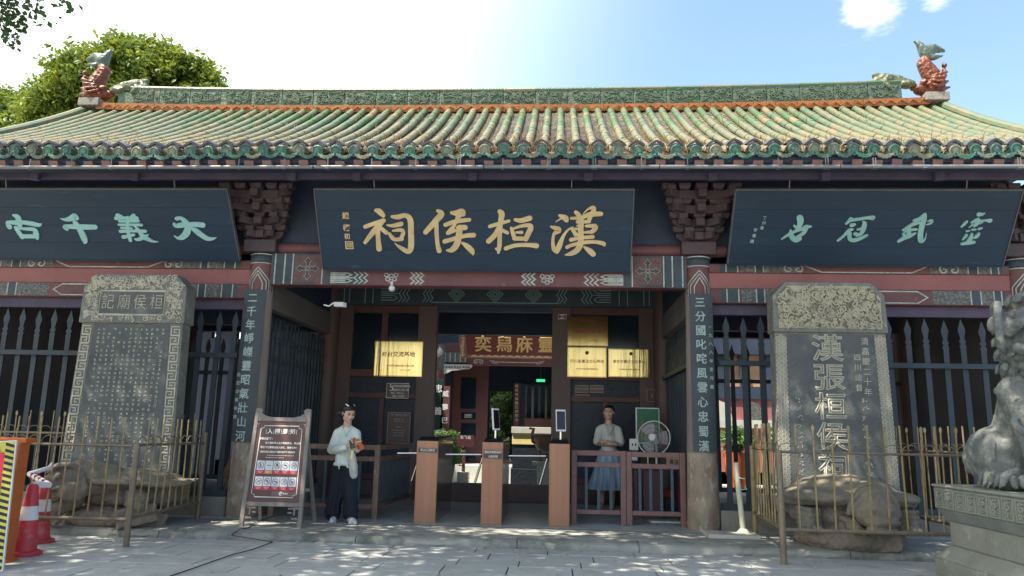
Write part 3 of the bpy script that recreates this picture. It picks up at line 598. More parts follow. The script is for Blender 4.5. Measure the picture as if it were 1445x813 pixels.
while xx < 7.3:
    w = 0.62; z0 = ridge_z(xx)-0.01; z1 = ridge_z(xx+w)-0.01; h = 0.30+0.03*(abs(xx)/8)
    mm = MB(); mm.add([(xx+0.005, RY-0.13, z0), (xx+w-0.005, RY-0.13, z1), (xx+w-0.005, RY-0.13, z1+h), (xx+0.005, RY-0.13, z0+h), (xx+0.005, RY+0.13, z0), (xx+w-0.005, RY+0.13, z1), (xx+w-0.005, RY+0.13, z1+h), (xx+0.005, RY+0.13, z0+h)],
           [(0, 1, 2, 3), (4, 7, 6, 5), (3, 2, 6, 7), (0, 4, 5, 1), (0, 3, 7, 4), (1, 5, 6, 2)])
    blk = mm.build('ridge_tile', 'ridgegreen', hall, 0.004)
    fr = XZ(xx, RY-0.13, z0); q = MB()
    for k in range(20):
        cx, cy = random.uniform(0.05, w-0.05), random.uniform(0.04, h-0.04)
        q.stroke(spiral(cx, cy, random.uniform(0.025, 0.055), random.uniform(0.8, 1.3), 0.006, random.uniform(0, 6), random.choice((-1, 1)), 8), fr, -0.002, 0.016+0.0006*k, smooth=False)
    for k in range(16):
        cx, cy = random.uniform(0.05, w-0.12), random.uniform(0.05, h-0.05)
        q.stroke([(cx, cy, 0.004), (cx+0.04, cy+random.uniform(-.04, .04), 0.012), (cx+0.10, cy+random.uniform(-.05, .05), 0.003)], fr, -0.002, 0.014+0.0005*k)
    tag(q.build('relief', 'relief', blk), kind='stuff')
    mc = MB(); mc.tube([(xx+0.003, RY-0.10, z0+h+0.012), (xx+w-0.003, RY-0.10, z1+h+0.012)], 0.045, 8); mc.tube([(xx+0.003, RY+0.06, z0+h+0.012), (xx+w-0.003, RY+0.06, z1+h+0.012)], 0.06, 8)
    mc.build('ridge_cap', 'tile', hall); xx += w; i += 1
# fish-dragon finials with a small crouching beast beside each
def finial(sgn):
    bx = sgn*8.13; zt = ridge_z(8.0)
    par = B('finial_base', 'plinthstone', hall, bx-0.21, bx+0.21, RY-0.22, RY+0.22, zt-0.10, zt+0.06, 0.01)
    s = Sc(); X = lambda a: bx+sgn*a
    z0 = zt+0.06
    s.cap([(X(-0.10), RY, z0+0.10), (X(0.05), RY, z0+0.12), (X(0.08), RY, z0+0.30), (X(-0.02), RY, z0+0.50), (X(-0.10), RY, z0+0.66), (X(-0.02), RY, z0+0.82)], [0.12, 0.18, 0.175, 0.155, 0.125, 0.085])
    s.ell((X(-0.20), RY, z0+0.14), (0.13, 0.13, 0.10)); s.ell((X(-0.18), RY-0.1, z0+0.24), 0.07)
    s.cap([(X(-0.30), RY, z0+0.22), (X(-0.36), RY, z0+0.14)], [0.05, 0.03])
    for k in range(5): s.cap([(X(0.12+0.02*k), RY-0.14, z0+0.08+0.12*k), (X(0.28-0.02*k), RY-0.10, z0+0.14+0.12*k)], [0.05, 0.02])
    for k in range(4): s.cap([(X(-0.16+0.05*k), RY-0.2, z0+0.16+0.06*k), (X(0.02+0.05*k), RY-0.24, z0+0.10+0.09*k), (X(0.14), RY-0.2, z0+0.16+0.1*k)], [0.03, 0.03, 0.02])
    body = s.sculpt('finial_body', 'fishorange', par, 0.015, 1, noise=0.02, nscale=0.05)
    t = Sc(); t.cap([(X(-0.03), RY, z0+0.80), (X(-0.06), RY, z0+0.92), (X(-0.17), RY, z0+1.10)], [0.10, 0.11, 0.05])
    t.cap([(X(-0.02), RY, z0+0.86), (X(0.10), RY, z0+0.98), (X(0.28), RY, z0+0.93)], [0.10, 0.09, 0.04])
    t.cap([(X(-0.03), RY, z0+0.88), (X(0.03), RY, z0+1.00)], [0.11, 0.07]); t.cap([(X(-0.17), RY, z0+1.10), (X(-0.25), RY, z0+1.13)], [0.05, 0.02])
    t.cap([(X(0.06), RY-0.06, z0+0.76), (X(0.24), RY-0.06, z0+0.80)], [0.06, 0.02])
    t.sculpt('finial_tail', 'fishgreen', body, 0.022, 2, noise=0.03, nscale=0.08)
    l = Sc(); zz = ridge_z(7.5)+0.30
    l.cap([(X(-0.36), RY, zz+0.02), (X(-0.62), RY, zz+0.08), (X(-0.86), RY, zz+0.10)], [0.09, 0.13, 0.15]); l.ell((X(-0.98), RY, zz+0.06), (0.12, 0.12, 0.11))
    for k in range(5): l.ell((X(-1.04+0.07*k), RY-0.03, zz+0.20+0.01*(k % 2)), 0.045)
    l.cap([(X(-0.9), RY-0.1, zz+0.04), (X(-0.84), RY-0.16, zz-0.10)], [0.06, 0.04]); l.ell((X(-0.5), RY-0.08, zz-0.02), (0.14, 0.1, 0.08))
    l.sculpt('ridge_beast', 'lizard', par, 0.022, 2, noise=0.03, nscale=0.08)
finial(1); finial(-1)
# dry grass growing on the tiles
gb = MB()
for k in range(9000):
    xx = random.uniform(-8.1, 8.1); yy = EY+0.05+abs(random.gauss(0, 0.75)) if random.random() < 0.88 else random.uniform(EY, RY-0.2)
    if yy > RY-0.2: continue
    cl = math.sin(xx*1.3+1)+math.sin(xx*3.1)+0.6*math.sin(xx*7+yy*3)
    if cl < -0.5 and random.random() < 0.75: continue
    h = random.uniform(0.03, 0.12)*(2.4 if random.random() < 0.03 else 1); z0 = zr(yy)-0.02; w = random.uniform(0.003, 0.008); a, b = random.uniform(-.4, .4)*h, random.uniform(-.3, .3)*h
    gb.add([(xx-w, yy, z0), (xx+w, yy, z0), (xx+a*0.4+w*0.8, yy+b*0.4, z0+h*0.6), (xx+a, yy+b, z0+h), (xx+a*0.4-w*0.8, yy+b*0.4, z0+h*0.6)], [(0, 1, 2, 3, 4)])
tag(gb.build('dry_grass', 'straw', origin=(0, EY, EZ)), 'dry straw coloured weeds growing between the roof tiles', 'weeds', kind='stuff')
# gutter pipe under the eave
gp = thing('drain_pipe', (0, 8.74, 4.52), 'thin grey metal pipe hung along the whole eave', 'pipe')
xx = -8.4
while xx < 8.4:
    MB().cyl((xx+0.01, 8.74, 4.525+random.uniform(-.004, .004)), (min(8.4, xx+2.15), 8.74, 4.525), 0.024, n=10).build('pipe_length', 'pipe', gp, smooth=True, auto=40); xx += 2.16
hm = MB().beam((0, 0, 0), (0, 0.0, 0.11), 0.012, 0.004, (0, 1, 0)).box(-0.02, 0.02, -0.03, 0.03, -0.032, -0.02).mesh('hanger'); hm.materials.append(MT['pipe'])
for xx in [-7.9+0.28*k+(0.25 if k % 2 else 0) for k in range(58)]:
    if random.random() < 0.62: inst(hm, 'pipe_hanger', gp, (xx, 8.74, 4.53))
# ---- columns
def column(x, y, label=None, base='columnbase', up=3.76, rt_=0.168, rb_=0.21, paint=True):
    c = MB().lathe((x, y, 0), [(rb_-0.015, PZ), (rb_+0.004, PZ+0.05), (rb_, PZ+0.4), (rb_-0.012, 1.08)], 28).build('column_foot', base, hall, smooth=True, auto=50)
    MB().lathe((x, y, 0), [(rb_-0.012, 1.08), (rt_+0.008, 2.4), (rt_, 3.22)], 28).build('column', 'column' if paint else 'redwood', hall, smooth=True, auto=50)
    if paint:
        t = MB().lathe((x, y, 0), [(rt_+0.003, 3.22), (rt_+0.003, 3.66), (rt_+0.012, 3.70), (rt_+0.012, up)], 28).build('column_head', 'redbeam', hall, smooth=True, auto=50)
        MB().lathe((x, y, 0), [(rt_+0.015, 3.62), (rt_+0.015, up-0.02)], 28).build('painted_ring', 'bluebeam', t, smooth=True)
        q = MB(); r = rt_+0.012
        def cyl_stroke(pts, w):           # (angle, z) around the head, angle 0 towards the street
            P = [(r*math.sin(a), z, -r*math.cos(a)) for a, z in pts]
            for (a, b) in zip(pts[:-1], pts[1:]):
                n = max(1, int(abs(b[0]-a[0])/0.15))
                for k in range(n):
                    a0, z0 = a[0]+(b[0]-a[0])*k/n, a[1]+(b[1]-a[1])*k/n; a1, z1 = a[0]+(b[0]-a[0])*(k+1)/n, a[1]+(b[1]-a[1])*(k+1)/n
                    dx, dz = (a1-a0)*r, z1-z0; l = math.hypot(dx, dz)+1e-9; nx, nz = -dz/l*w, dx/l*w
                    def pt(aa, zz, sg, rr): aa2 = aa+sg*nx/r; return (x+rr*math.sin(aa2), y-rr*math.cos(aa2), zz+sg*nz)
                    q.add([pt(a0, z0, 1, r), pt(a0, z0, -1, r), pt(a1, z1, -1, r), pt(a1, z1, 1, r)], [(0, 1, 2, 3)])
        for off in (-2*math.pi/3*2, -2*math.pi/3, 0, 2*math.pi/3, 2*math.pi/3*2):
            for k, (dz, hw) in enumerate(((0, 0.95), (0.05, 0.72), (0.10, 0.42))):
                cyl_stroke([(off-hw, 3.20), (off-hw, 3.36-dz*0.4), (off, 3.55-dz), (off+hw, 3.36-dz*0.4), (off+hw, 3.20)], 0.008)
        tag(q.build('painted_chevrons', 'whitepaint', t), kind='stuff')
        q = MB()
        for zz in (3.615, 3.745): q.lathe((x, y, 0), [(rt_+0.020, zz-0.007), (rt_+0.021, zz), (rt_+0.020, zz+0.007)], 28)
        q.build('painted_line', 'whitepaint', t)
for x in (-7.45, -XC, XC, 7.45): column(x, YC)
for x in (-7.45, -XC, XC, 7.45):
    MB().lathe((x, YW, 0), [(0.23, PZ), (0.22, PZ+0.5), (0.20, 3.9), (0.2, 6.9)], 24).build('inner_column', 'brownwood', hall, smooth=True, auto=50)
for x in (-7.45, -XC, XC, 7.45):
    MB().lathe((x, 17.0, 0), [(0.23, PZ), (0.22, PZ+0.5), (0.20, 3.9), (0.2, 5.0)], 20).build('rear_column', 'redwood', hall, smooth=True, auto=50)
# ---- painted beams
def hx(fr, pts, w, q, t=0.004, closed=False): q.stroke([(a, b, w) for a, b in pts], fr, 0.0005, t, smooth=False, closed=closed)
def flower(fr, cx, cz, s, par):
    q = MB()
    q.prism([(cx-s, cz-s), (cx+s, cz-s), (cx+s, cz+s), (cx-s, cz+s)], fr, 0, 0.003); q.build('flower_panel', 'flowerred', par)
    q = MB()
    for k in range(4):
        a = k*math.pi/2+math.pi/2; c, d = math.cos(a), math.sin(a); pt = lambda u, v: (cx+s*(u*c-v*d), cz+s*(u*d+v*c))
        q.prism([pt(*p) for p in ((0.12, 0), (0.25, 0.14), (0.45, 0.10), (0.55, 0.26), (0.66, 0.14), (0.88, 0), (0.66, -0.14), (0.55, -0.26), (0.45, -0.10), (0.25, -0.14))], fr, 0.003, 0.006+0.0004*k)
        a += math.pi/4; c, d = math.cos(a), math.sin(a)
        q.stroke([(*pt(1.05, -0.25), 0.006), (*pt(0.86, -0.05), 0.007), (*pt(0.90, 0.16), 0.007), (*pt(1.06, 0.12), 0.005)], fr, 0.003, 0.006)
    q.build('painted_petals', 'bluebeam', par)
    q = MB()
    for k in range(4):
        a = k*math.pi/2+math.pi/2; c, d = math.cos(a), math.sin(a); pt = lambda u, v: (cx+s*(u*c-v*d), cz+s*(u*d+v*c))
        q.stroke([(*pt(*p), 0.0035) for p in ((0.12, 0), (0.25, 0.14), (0.45, 0.10), (0.55, 0.26), (0.66, 0.14), (0.88, 0), (0.66, -0.14), (0.55, -0.26), (0.45, -0.10), (0.25, -0.14))], fr, 0.003, 0.009+0.0004*k, smooth=False, closed=True)
    q.stroke([(cx+0.03*math.cos(k*0.7), cz+0.03*math.sin(k*0.7), 0.004) for k in range(9)], fr, 0.003, 0.009, smooth=False)
    q.build('petal_outline', 'flowerline', par)
def chev_end(q, fr, x, zc, h, sg, w=0.011):       # comb of long lines ending in nested arrowheads
    for k, dx in enumerate((0.40, 0.47, 0.54)):
        hx(fr, [(x+sg*(dx-0.11 if k else dx-0.09), zc+h*0.46), (x+sg*dx, zc), (x+sg*(dx-0.11 if k else dx-0.09), zc-h*0.46)] if 0 else [(x+sg*(dx-0.06), zc+h*0.46), (x+sg*(dx), zc+h*0.23), (x+sg*(dx-0.055), zc), (x+sg*dx, zc-h*0.23), (x+sg*(dx-0.06), zc-h*0.46)], w*0.8, q, 0.004+0.001*k)
    for s2 in (-1, 1):
        hx(fr, [(x, zc+s2*h*0.10), (x+sg*0.25, zc+s2*h*0.10), (x+sg*0.31, zc+s2*h*0.23), (x+sg*0.25, zc+s2*h*0.36), (x, zc+s2*h*0.36)], w*0.8, q, 0.0045)
    hx(fr, [(x, zc+h*0.23), (x+sg*0.22, zc+h*0.23)], w*0.7, q, 0.005); hx(fr, [(x, zc-h*0.23), (x+sg*0.22, zc-h*0.23)], w*0.7, q, 0.005); hx(fr, [(x, zc), (x+sg*0.33, zc)], w*0.7, q, 0.0055)
def zig(q, fr, x, zc, h, w=0.009, n=3, sg=1):
    for k in range(n): hx(fr, [(x+0.065*k, zc+h*0.46), (x+0.065*k+sg*0.055, zc+h*0.23), (x+0.065*k, zc), (x+0.065*k+sg*0.055, zc-h*0.23), (x+0.065*k, zc-h*0.46)], w, q, 0.004+0.0007*k)
def scroll(q, fr, x, zc, w=0.012, s=0.10):
    q.stroke([(x-s, zc+0.045, w), (x-s*1.25, zc+0.01, w), (x-s, zc-0.04, w), (x-s*0.5, zc-0.035, w), (x-s*0.35, zc, w), (x-s*0.7, zc+0.008, w)], fr, 0.0005, 0.005)
    q.stroke([(x+s, zc+0.045, w), (x+s*1.25, zc+0.01, w), (x+s, zc-0.04, w), (x+s*0.5, zc-0.035, w), (x+s*0.35, zc, w), (x+s*0.7, zc+0.008, w)], fr, 0.0005, 0.006)
    q.stroke([(x-s, zc+0.048, w), (x, zc+0.055, w), (x+s, zc+0.048, w)], fr, 0.0005, 0.007)
fy = YC-0.115
# central lintel: red middle, blue and flowered ends
cb = B('central_lintel', 'redbeam', hall, -XC+0.15, XC-0.15, YC-0.115, YC+0.115, 3.305, 3.775, 0.02)
fr = XZ(0, fy, 0)
for sg in (-1, 1):
    for a, b in ((2.30, 2.95), (2.08, 2.18)): x0, x1 = sorted((sg*a, sg*b)); MB().prism([(x0, 3.318), (x1, 3.318), (x1, 3.765), (x0, 3.765)], fr, 0, 0.002).build('blue_field', 'bluebeam', cb)
    flower(frame((0, fy-0.002, 0), (1, 0, 0), (0, 0, 1)), sg*2.42, 3.545, 0.195, cb)
    for xx in (2.90, 2.76, 2.64, 2.205): MB().stroke([(sg*xx, 3.32, 0.009), (sg*xx, 3.762, 0.009)], fr, 0.002, 0.005, smooth=False).build('painted_band', 'whitepaint', cb)
frl = XZ(0, fy, 0)
for fn_, a_ in ((chev_end, (-2.08, 3.415, 0.19, 1, 0.011)), (chev_end, (2.08, 3.415, 0.19, -1, 0.011)), (zig, (-0.92, 3.415, 0.19, 0.011)), (zig, (0.72, 3.415, 0.19, 0.011, 3, -1))):
    q = MB(); fn_(q, frl, *a_); tag(q.build('painted_chevrons', 'whitepaint', cb), kind='stuff')
for xx in (-1.20, 1.02):
    q = MB()
    for (a, b) in ((-0.07, 0.03), (0.07, 0.03), (-0.05, -0.03), (0.05, -0.03), (0, -0.06), (0, 0.02)):
        q.stroke([(xx+a+0.03*math.cos(t*0.9), 3.43+b+0.026*math.sin(t*0.9), 0.007) for t in range(8)], frl, 0.0005, 0.005+a*0.01, smooth=False)
    tag(q.build('painted_mask', 'whitepaint', cb), kind='stuff')
B('dark_field', 'bluebeam', cb, -2.0, -1.58, fy-0.0014, fy, 3.32, 3.51, 0)
# tie beam over it and its conduit with two small lamps switched off
MB().cyl((-XC-0.4, YC-0.02, 3.86), (XC+0.4, YC-0.02, 3.86), 0.085, n=14).build('tie_beam', 'redbeam', hall, smooth=True, auto=50)
for sg in (-1, 1):
    x0, x1 = sorted((sg*(XC+0.15), sg*7.3))
    ub = B('upper_side_beam', 'redbeam', hall, x0, x1, YC-0.10, YC+0.10, 3.535, 3.665, 0.015)
    pk = B('pink_board', 'pinkbeam', hall, x0, x1, YC-0.075, YC+0.075, 3.318, 3.535, 0.004)
    lb = MB(); lb.box(x0, x1, YC-0.11, YC+0.11, 3.10, 3.318); lb = lb.build('lower_side_beam', 'redbeam', hall, 0.025)
    dk = B('set_back_board', 'purplewood', hall, x0, x1, YC+0.0, YC+0.10, 2.96, 3.10, 0)  # shallow lintel board set back under the lower beam
    for (bm_, zc, h, yy) in ((ub, 3.60, 0.115, YC-0.10), (lb, 3.21, 0.19, YC-0.11)):
        fr = XZ(0, yy, 0); z0, z1 = zc-h/2, zc+h/2
        for (a, b) in ((3.42, 3.68), (3.9, 4.0), (6.75, 6.88), (7.05, 7.2)): xa, xb = sorted((sg*a, sg*b)); MB().prism([(xa, z0), (xb, z0), (xb, z1), (xa, z1)], fr, 0, 0.002).build('blue_field', 'bluebeam', bm_)
        for (a, b) in ((3.7, 3.9), (4.02, 4.5), (6.25, 6.74), (6.89, 7.04)): xa, xb = sorted((sg*a, sg*b)); MB().prism([(xa, z0), (xb, z0), (xb, z1), (xa, z1)], fr, 0, 0.0022).build('scroll_field', 'patternfield', bm_)
        for a in (3.5, 3.66, 3.90, 4.01, 6.75, 6.88, 7.05, 7.15): MB().stroke([(sg*a, z0, 0.008), (sg*a, z1, 0.008)], fr, 0.002, 0.005, smooth=False).build('painted_band', 'whitepaint', bm_)
        q = MB()
        hh = h*0.42
        hx(fr, [(sg*4.55, zc+hh), (sg*4.68, zc), (sg*4.80, zc-hh), (sg*6.0, zc-hh), (sg*6.12, zc), (sg*6.22, zc+hh)] if bm_ == ub else [(sg*4.75, zc+hh), (sg*4.62, zc), (sg*4.75, zc-hh), (sg*6.05, zc-hh), (sg*6.18, zc), (sg*6.05, zc+hh), (sg*4.75, zc+hh)], 0.008, q)
        if bm_ == ub:
            scroll(q, fr, sg*4.42, zc, 0.010); scroll(q, fr, sg*6.5, zc, 0.010)
        q.build('painted_line', 'whitepaint', bm_)
# ---- dark boards behind the name plaques, purlins and struts under the eave
B('frieze_board', 'darkwood', hall, -7.5, 7.5, YC+0.03, YC+0.09, 3.90, 5.35, 0)
MB().cyl((-8.1, 9.42, 4.86), (8.1, 9.42, 4.86), 0.12, n=14).build('eave_purlin', 'purplewood', hall, smooth=True, auto=50)
B('eave_tie', 'purplewood', hall, -8.1, 8.1, 9.38, 9.46, 4.60, 4.735, 0.008)
for px in (412, 503, 667, 830, 1006, 1165, 1325, 190, 50, -60, 1480):
    p = at(px, 252, 9.34); B('strut', 'purplewood', hall, p.x-0.06, p.x+0.06, 9.30, 9.379, 4.56, 4.80, 0.01)
# ---- bracket sets above the two middle columns and the end columns
def bracket(x):
    for k in range(4):
        z = 3.97+0.175*k; yo = YC-0.10-0.11*k
        bl = MB(); bl.box(x-0.06, x+0.06, yo-0.16, YC+0.05, z, z+0.11); o = bl.build('bracket_tongue', 'bracketwood', hall, 0.012)
        n = 1+k
        arm = MB(); w = 0.30+0.065*k
        arm.prism([(-w, 0.12), (-w, 0.07), (-w*0.75, 0.0), (w*0.75, 0.0), (w, 0.07), (w, 0.12)], XZ(x, yo-0.03, z), -0.10, 0.0)
        a_ = arm.build('bracket_arm', 'bracketwood', hall, 0.01)
        for i in range(-1-k//2, 2+k//2):
            xb = x+i*w/(1+k//2)*0.92
            MB().add([(xb+a*s_, yo-0.03-0.05*0+b*s_*1.0, z+zz) for zz, s_ in ((0.12, 0.055), (0.155, 0.08), (0.20, 0.08)) for a, b in ((-1, -1), (1, -1), (1, 1), (-1, 1))],
                     [(3, 2, 1, 0), (8, 9, 10, 11)]+[(j*4+i_, j*4+(i_+1) % 4, (j+1)*4+(i_+1) % 4, (j+1)*4+i_) for j in range(2) for i_ in range(4)]).build('bracket_block', 'bracketwood', hall, 0.006)
        for sg in (-1, 1):
            d = Vector((sg*0.7, -0.7, 0)); MB().beam((x, YC-0.1, z+0.05), Vector((x, YC-0.1, z+0.07))+d*(0.26+0.13*k), 0.09, 0.11).build('diagonal_arm', 'bracketwood', hall, 0.012)
            e = Vector((x, YC-0.1, z+0.16))+d*(0.20+0.13*k); B('bracket_block', 'bracketwood', hall, e.x-0.06, e.x+0.06, e.y-0.06, e.y+0.06, z+0.10, z+0.17, 0.01)
    B('bracket_seat', 'bracketwood', hall, x-0.24, x+0.24, YC-0.22, YC+0.1, 3.77, 3.955, 0.02)
for x in (-7.45, -XC, XC, 7.45): bracket(x)
# ---- picket screens between the columns
def picketmesh(h, w=0.045, t=0.025):
    c = [(-w*0.62, 0), (w*0.62, 0), (w*0.62, h-0.40), (w*0.8, h-0.38), (w*0.45, h-0.345), (w*0.8, h-0.31), (w*0.45, h-0.28), (w*0.5, h-0.25), (w*0.85, h-0.15), (0, h)]
    c = c[:-1]+[(0, h)]+[(-a, b) for a, b in c[:1:-1][1:]]
    return MB().prism(c, XZ(0, 0, 0), -t/2, t/2)
def screen(x0, x1, y, step, ztop, zbot, along='x', name='picket'):
    me = picketmesh(ztop-zbot, 0.058).mesh('picket'); me.materials.append(MT['picket'])
    n = int(abs(x1-x0)/step)
    for k in range(n+1):
        t = x0+(x1-x0)*(k+0.5)/(n+1)
        if along == 'x': o = inst(me, 'picket', hall, (t+random.uniform(-.012, .012), y, zbot+random.uniform(-.02, .015)), (0, random.uniform(-.01, .01), 0))
        else: o = inst(me, 'picket', hall, (y, t, zbot+random.uniform(-.02, .015)), (0, 0, math.pi/2))
    a, b = sorted((x0, x1)); zz = zbot+(ztop-zbot)*0.75
    if along == 'x':
        MB().prism([(-0.035, -0.035), (0.035, -0.035), (0.02, 0.035), (-0.035, 0.035)], frame((a, y-0.05, zz), (0, -1, 0), (0, 0, 1)), 0, -(b-a)).build('picket_rail', 'picket', hall, 0.004)
        B('picket_sill_rail', 'picket', hall, a, b, y-0.03, y+0.03, zbot-0.01, zbot+0.07, 0.006)
    else:
        B('picket_rail', 'picket', hall, y-0.085, y-0.015, a, b, zz-0.035, zz+0.035, 0.006); B('picket_sill_rail', 'picket', hall, y-0.03, y+0.03, a, b, zbot-0.01, zbot+0.07, 0.006)
for sg in (-1, 1):
    screen(sg*(XC+0.24), sg*7.25, YC, 0.245, 2.93, 0.36)
    x0, x1 = sorted((sg*(XC+0.20), sg*7.25))
    n = 3
    for k in range(n):
        a = x0+(x1-x0)*k/n; B('plinth_stone', 'plinthstone', hall, a+0.004, a+(x1-x0)/n-0.004, YC-0.11, YC+0.11, PZ-0.01, 0.35, 0.015)
    screen(sg*(XC+0.24), sg*7.25, YW, 0.28, 2.93, 0.36)
    screen(YC+0.25, YW-0.25, sg*XC, 0.17, 2.95, 0.36, 'y')
    B('plinth_stone', 'plinthstone', hall, sg*XC-0.09, sg*XC+0.09, YC+0.22, YW-0.22, PZ-0.01, 0.35, 0.012)
    x0, x1 = sorted((sg*7.45, sg*7.6)); B('gable_wall', 'gable', hall, x0, x1, YC+0.2, 17.0, PZ-0.01, 5.0, 0)
    v = [(YC-0.6, 4.9), (2*RY-YC+0.6, 4.9), (RY+0.3, 7.15), (RY-0.3, 7.15)]
    MB().prism(v, frame((sg*7.5, 0, 0), (0, 1, 0), (0, 0, 1)), -0.06, 0.06).build('gable_infill', 'darkwood', hall)
    B('wall_head_beam', 'darkwood', hall, min(sg*XC, sg*7.45), max(sg*XC, sg*7.45), YW-0.08, YW+0.08, 3.2, 4.01, 0)
    B('cross_beam', 'gable', hall, sg*XC-0.07, sg*XC+0.07, YC+0.2, YW-0.2, 3.02, 3.42, 0.01); B('cross_board', 'darkwood', hall, sg*XC-0.04, sg*XC+0.04, YC+0.2, YW-0.2, 3.421, 5.2, 0)
# ---- door wall
def panel(name, mat, x0, x1, z0, z1, y, par): return B(name, mat, par, x0, x1, y, y+0.03, z0, z1, 0.003)
B('wall_lintel', 'bluebeam', hall, -XC+0.15, XC-0.15, YW-0.12, YW+0.12, 3.60, 4.02, 0.01)
q = MB(); fr = XZ(0, YW-0.12, 0)
for sg in (-1, 1):
    chev_end(q, fr, sg*2.15, 3.82, 0.36, -sg, 0.009)
    for a in (2.3, 2.45, 2.75, 2.85): q.stroke([(sg*a, 3.63, 0.007), (sg*a, 3.99, 0.007)], fr, 0.0005, 0.004, smooth=False)
    zig(q, fr, sg*1.25-0.1, 3.82, 0.34, 0.007)
for cx in (-0.72, 0.0, 0.72):
    for k, s in enumerate((0.15, 0.10, 0.05)): hx(fr, [(cx-s, 3.82), (cx, 3.82+s), (cx+s, 3.82), (cx, 3.82-s)], 0.006, q, 0.004+k*0.001, closed=True)
hx(fr, [(-1.2, 3.66), (1.2, 3.66)], 0.006, q)
tag(q.build('painted_chevrons', 'tealold', hall), kind='stuff')
q = B('upper_wall', 'darkwood', hall, -7.4, 7.4, YW-0.05, YW+0.05, 4.02, 6.8, 0)
for sg in (-1, 1):
    jm = B('door_jamb', 'brownwood', hall, *sorted((sg*1.07, sg*1.42)), YW-0.10, YW+0.10, PZ, 3.60, 0.008)
    X = lambda a, b: sorted((sg*a, sg*b))
    # frame stiles and rails
    B('frame_stile', 'brownwood', hall, *X(2.66, 2.92), YW-0.07, YW+0.07, PZ, 3.60, 0.006)
    for z0, z1 in ((3.46, 3.60), (2.26, 2.40), (1.87, 1.97), (0.42, 0.52), (PZ, 0.16)): B('frame_rail', 'redwood', hall, *X(1.42, 2.66), YW-0.06, YW+0.06, z0, z1, 0.006)
    if sg < 0:
        B('frame_mullion', 'redwood', hall, -2.12, -2.00, YW-0.055, YW+0.055, 2.40, 3.46, 0.006)
        panel('window_pane', 'glassdark', -2.66, -2.12, 2.40, 3.46, YW-0.01, hall); panel('window_pane', 'glassdark', -2.00, -1.42, 2.40, 3.46, YW-0.01, hall)
    else: panel('window_pane', 'glassdark', 1.42, 2.66, 2.40, 3.46, YW-0.01, hall)
    w = panel('carved_panel', 'darkpanel', *X(1.42, 2.66), 1.97, 2.26, YW-0.02, hall)
    q = MB(); fr = XZ(0, YW-0.02, 0)
    for k in range(26): q.stroke(spiral(sg*random.uniform(1.5, 2.6), random.uniform(2.03, 2.2), random.uniform(0.02, 0.045), 1, 0.005, random.uniform(0, 6)), fr, -0.001, 0.010+k*0.0002, smooth=False)
    tag(q.build('carving', 'darkwood', w), kind='stuff')
    B('frame_mullion', 'redwood', hall, *X(2.0, 2.09), YW-0.05, YW+0.05, 0.52, 1.87, 0.006)
    panel('carved_panel', 'darkpanel', *X(1.42, 2.0), 0.52, 1.87, YW-0.015, hall); panel('carved_panel', 'darkpanel', *X(2.09, 2.66), 0.52, 1.87, YW-0.015, hall)
    panel('lower_panel', 'brownwood', *X(1.42, 2.66), 0.16, 0.42, YW-0.02, hall)
    B('corner_filler', 'brownwood', hall, *X(2.92, 3.10), YW-0.03, YW+0.03, PZ, 3.60, 0)
B('threshold', 'brownwood', hall, -1.07, 1.07, YW-0.16, YW-0.04, PZ, 0.40, 0.012)
B('door_head', 'darkwood', hall, -1.07, 1.07, YW-0.06, YW+0.06, 3.50, 3.60, 0.004)
B('rear_lintel', 'darkwood', hall, -7.4, 7.4, 16.9, 17.1, 3.50, 4.35, 0.01)
B('ceiling_boards', 'darkwood', hall, -3.0, 3.0, YW+0.1, 16.95, 4.36, 4.42, 0)
# small fittings above: globe lamp and camera on the lintel
t = thing('globe_lamp', (at(553, 402, 10.24)), 'small white globe lamp under the central lintel, left end', 'lamp')
Sc().ell(at(553, 407, 10.22), 0.045).build('globe', 'whiteplastic', t, smooth=True); MB().cyl(at(553, 402, 10.22), at(553, 398, 10.24), 0.02).build('lamp_base', 'whiteplastic', t)
p = at(480, 430, 10.4); t = thing('security_camera', p, 'small pale security camera on a bracket beside the left couplet column', 'camera')
MB().obox(p, Vector((0.9, -0.4, -0.1)).normalized(), Vector((0.4, 0.9, 0)).normalized(), (0, 0, 1), 0.09, 0.04, 0.035).build('camera_body', 'whiteplastic', t, 0.01)
MB().tube([p+Vector((-0.1, 0.02, 0.03)), p+Vector((-0.17, 0.02, -0.02)), p+Vector((-0.25, 0.04, 0.0))], 0.012).build('camera_arm', 'whiteplastic', t)
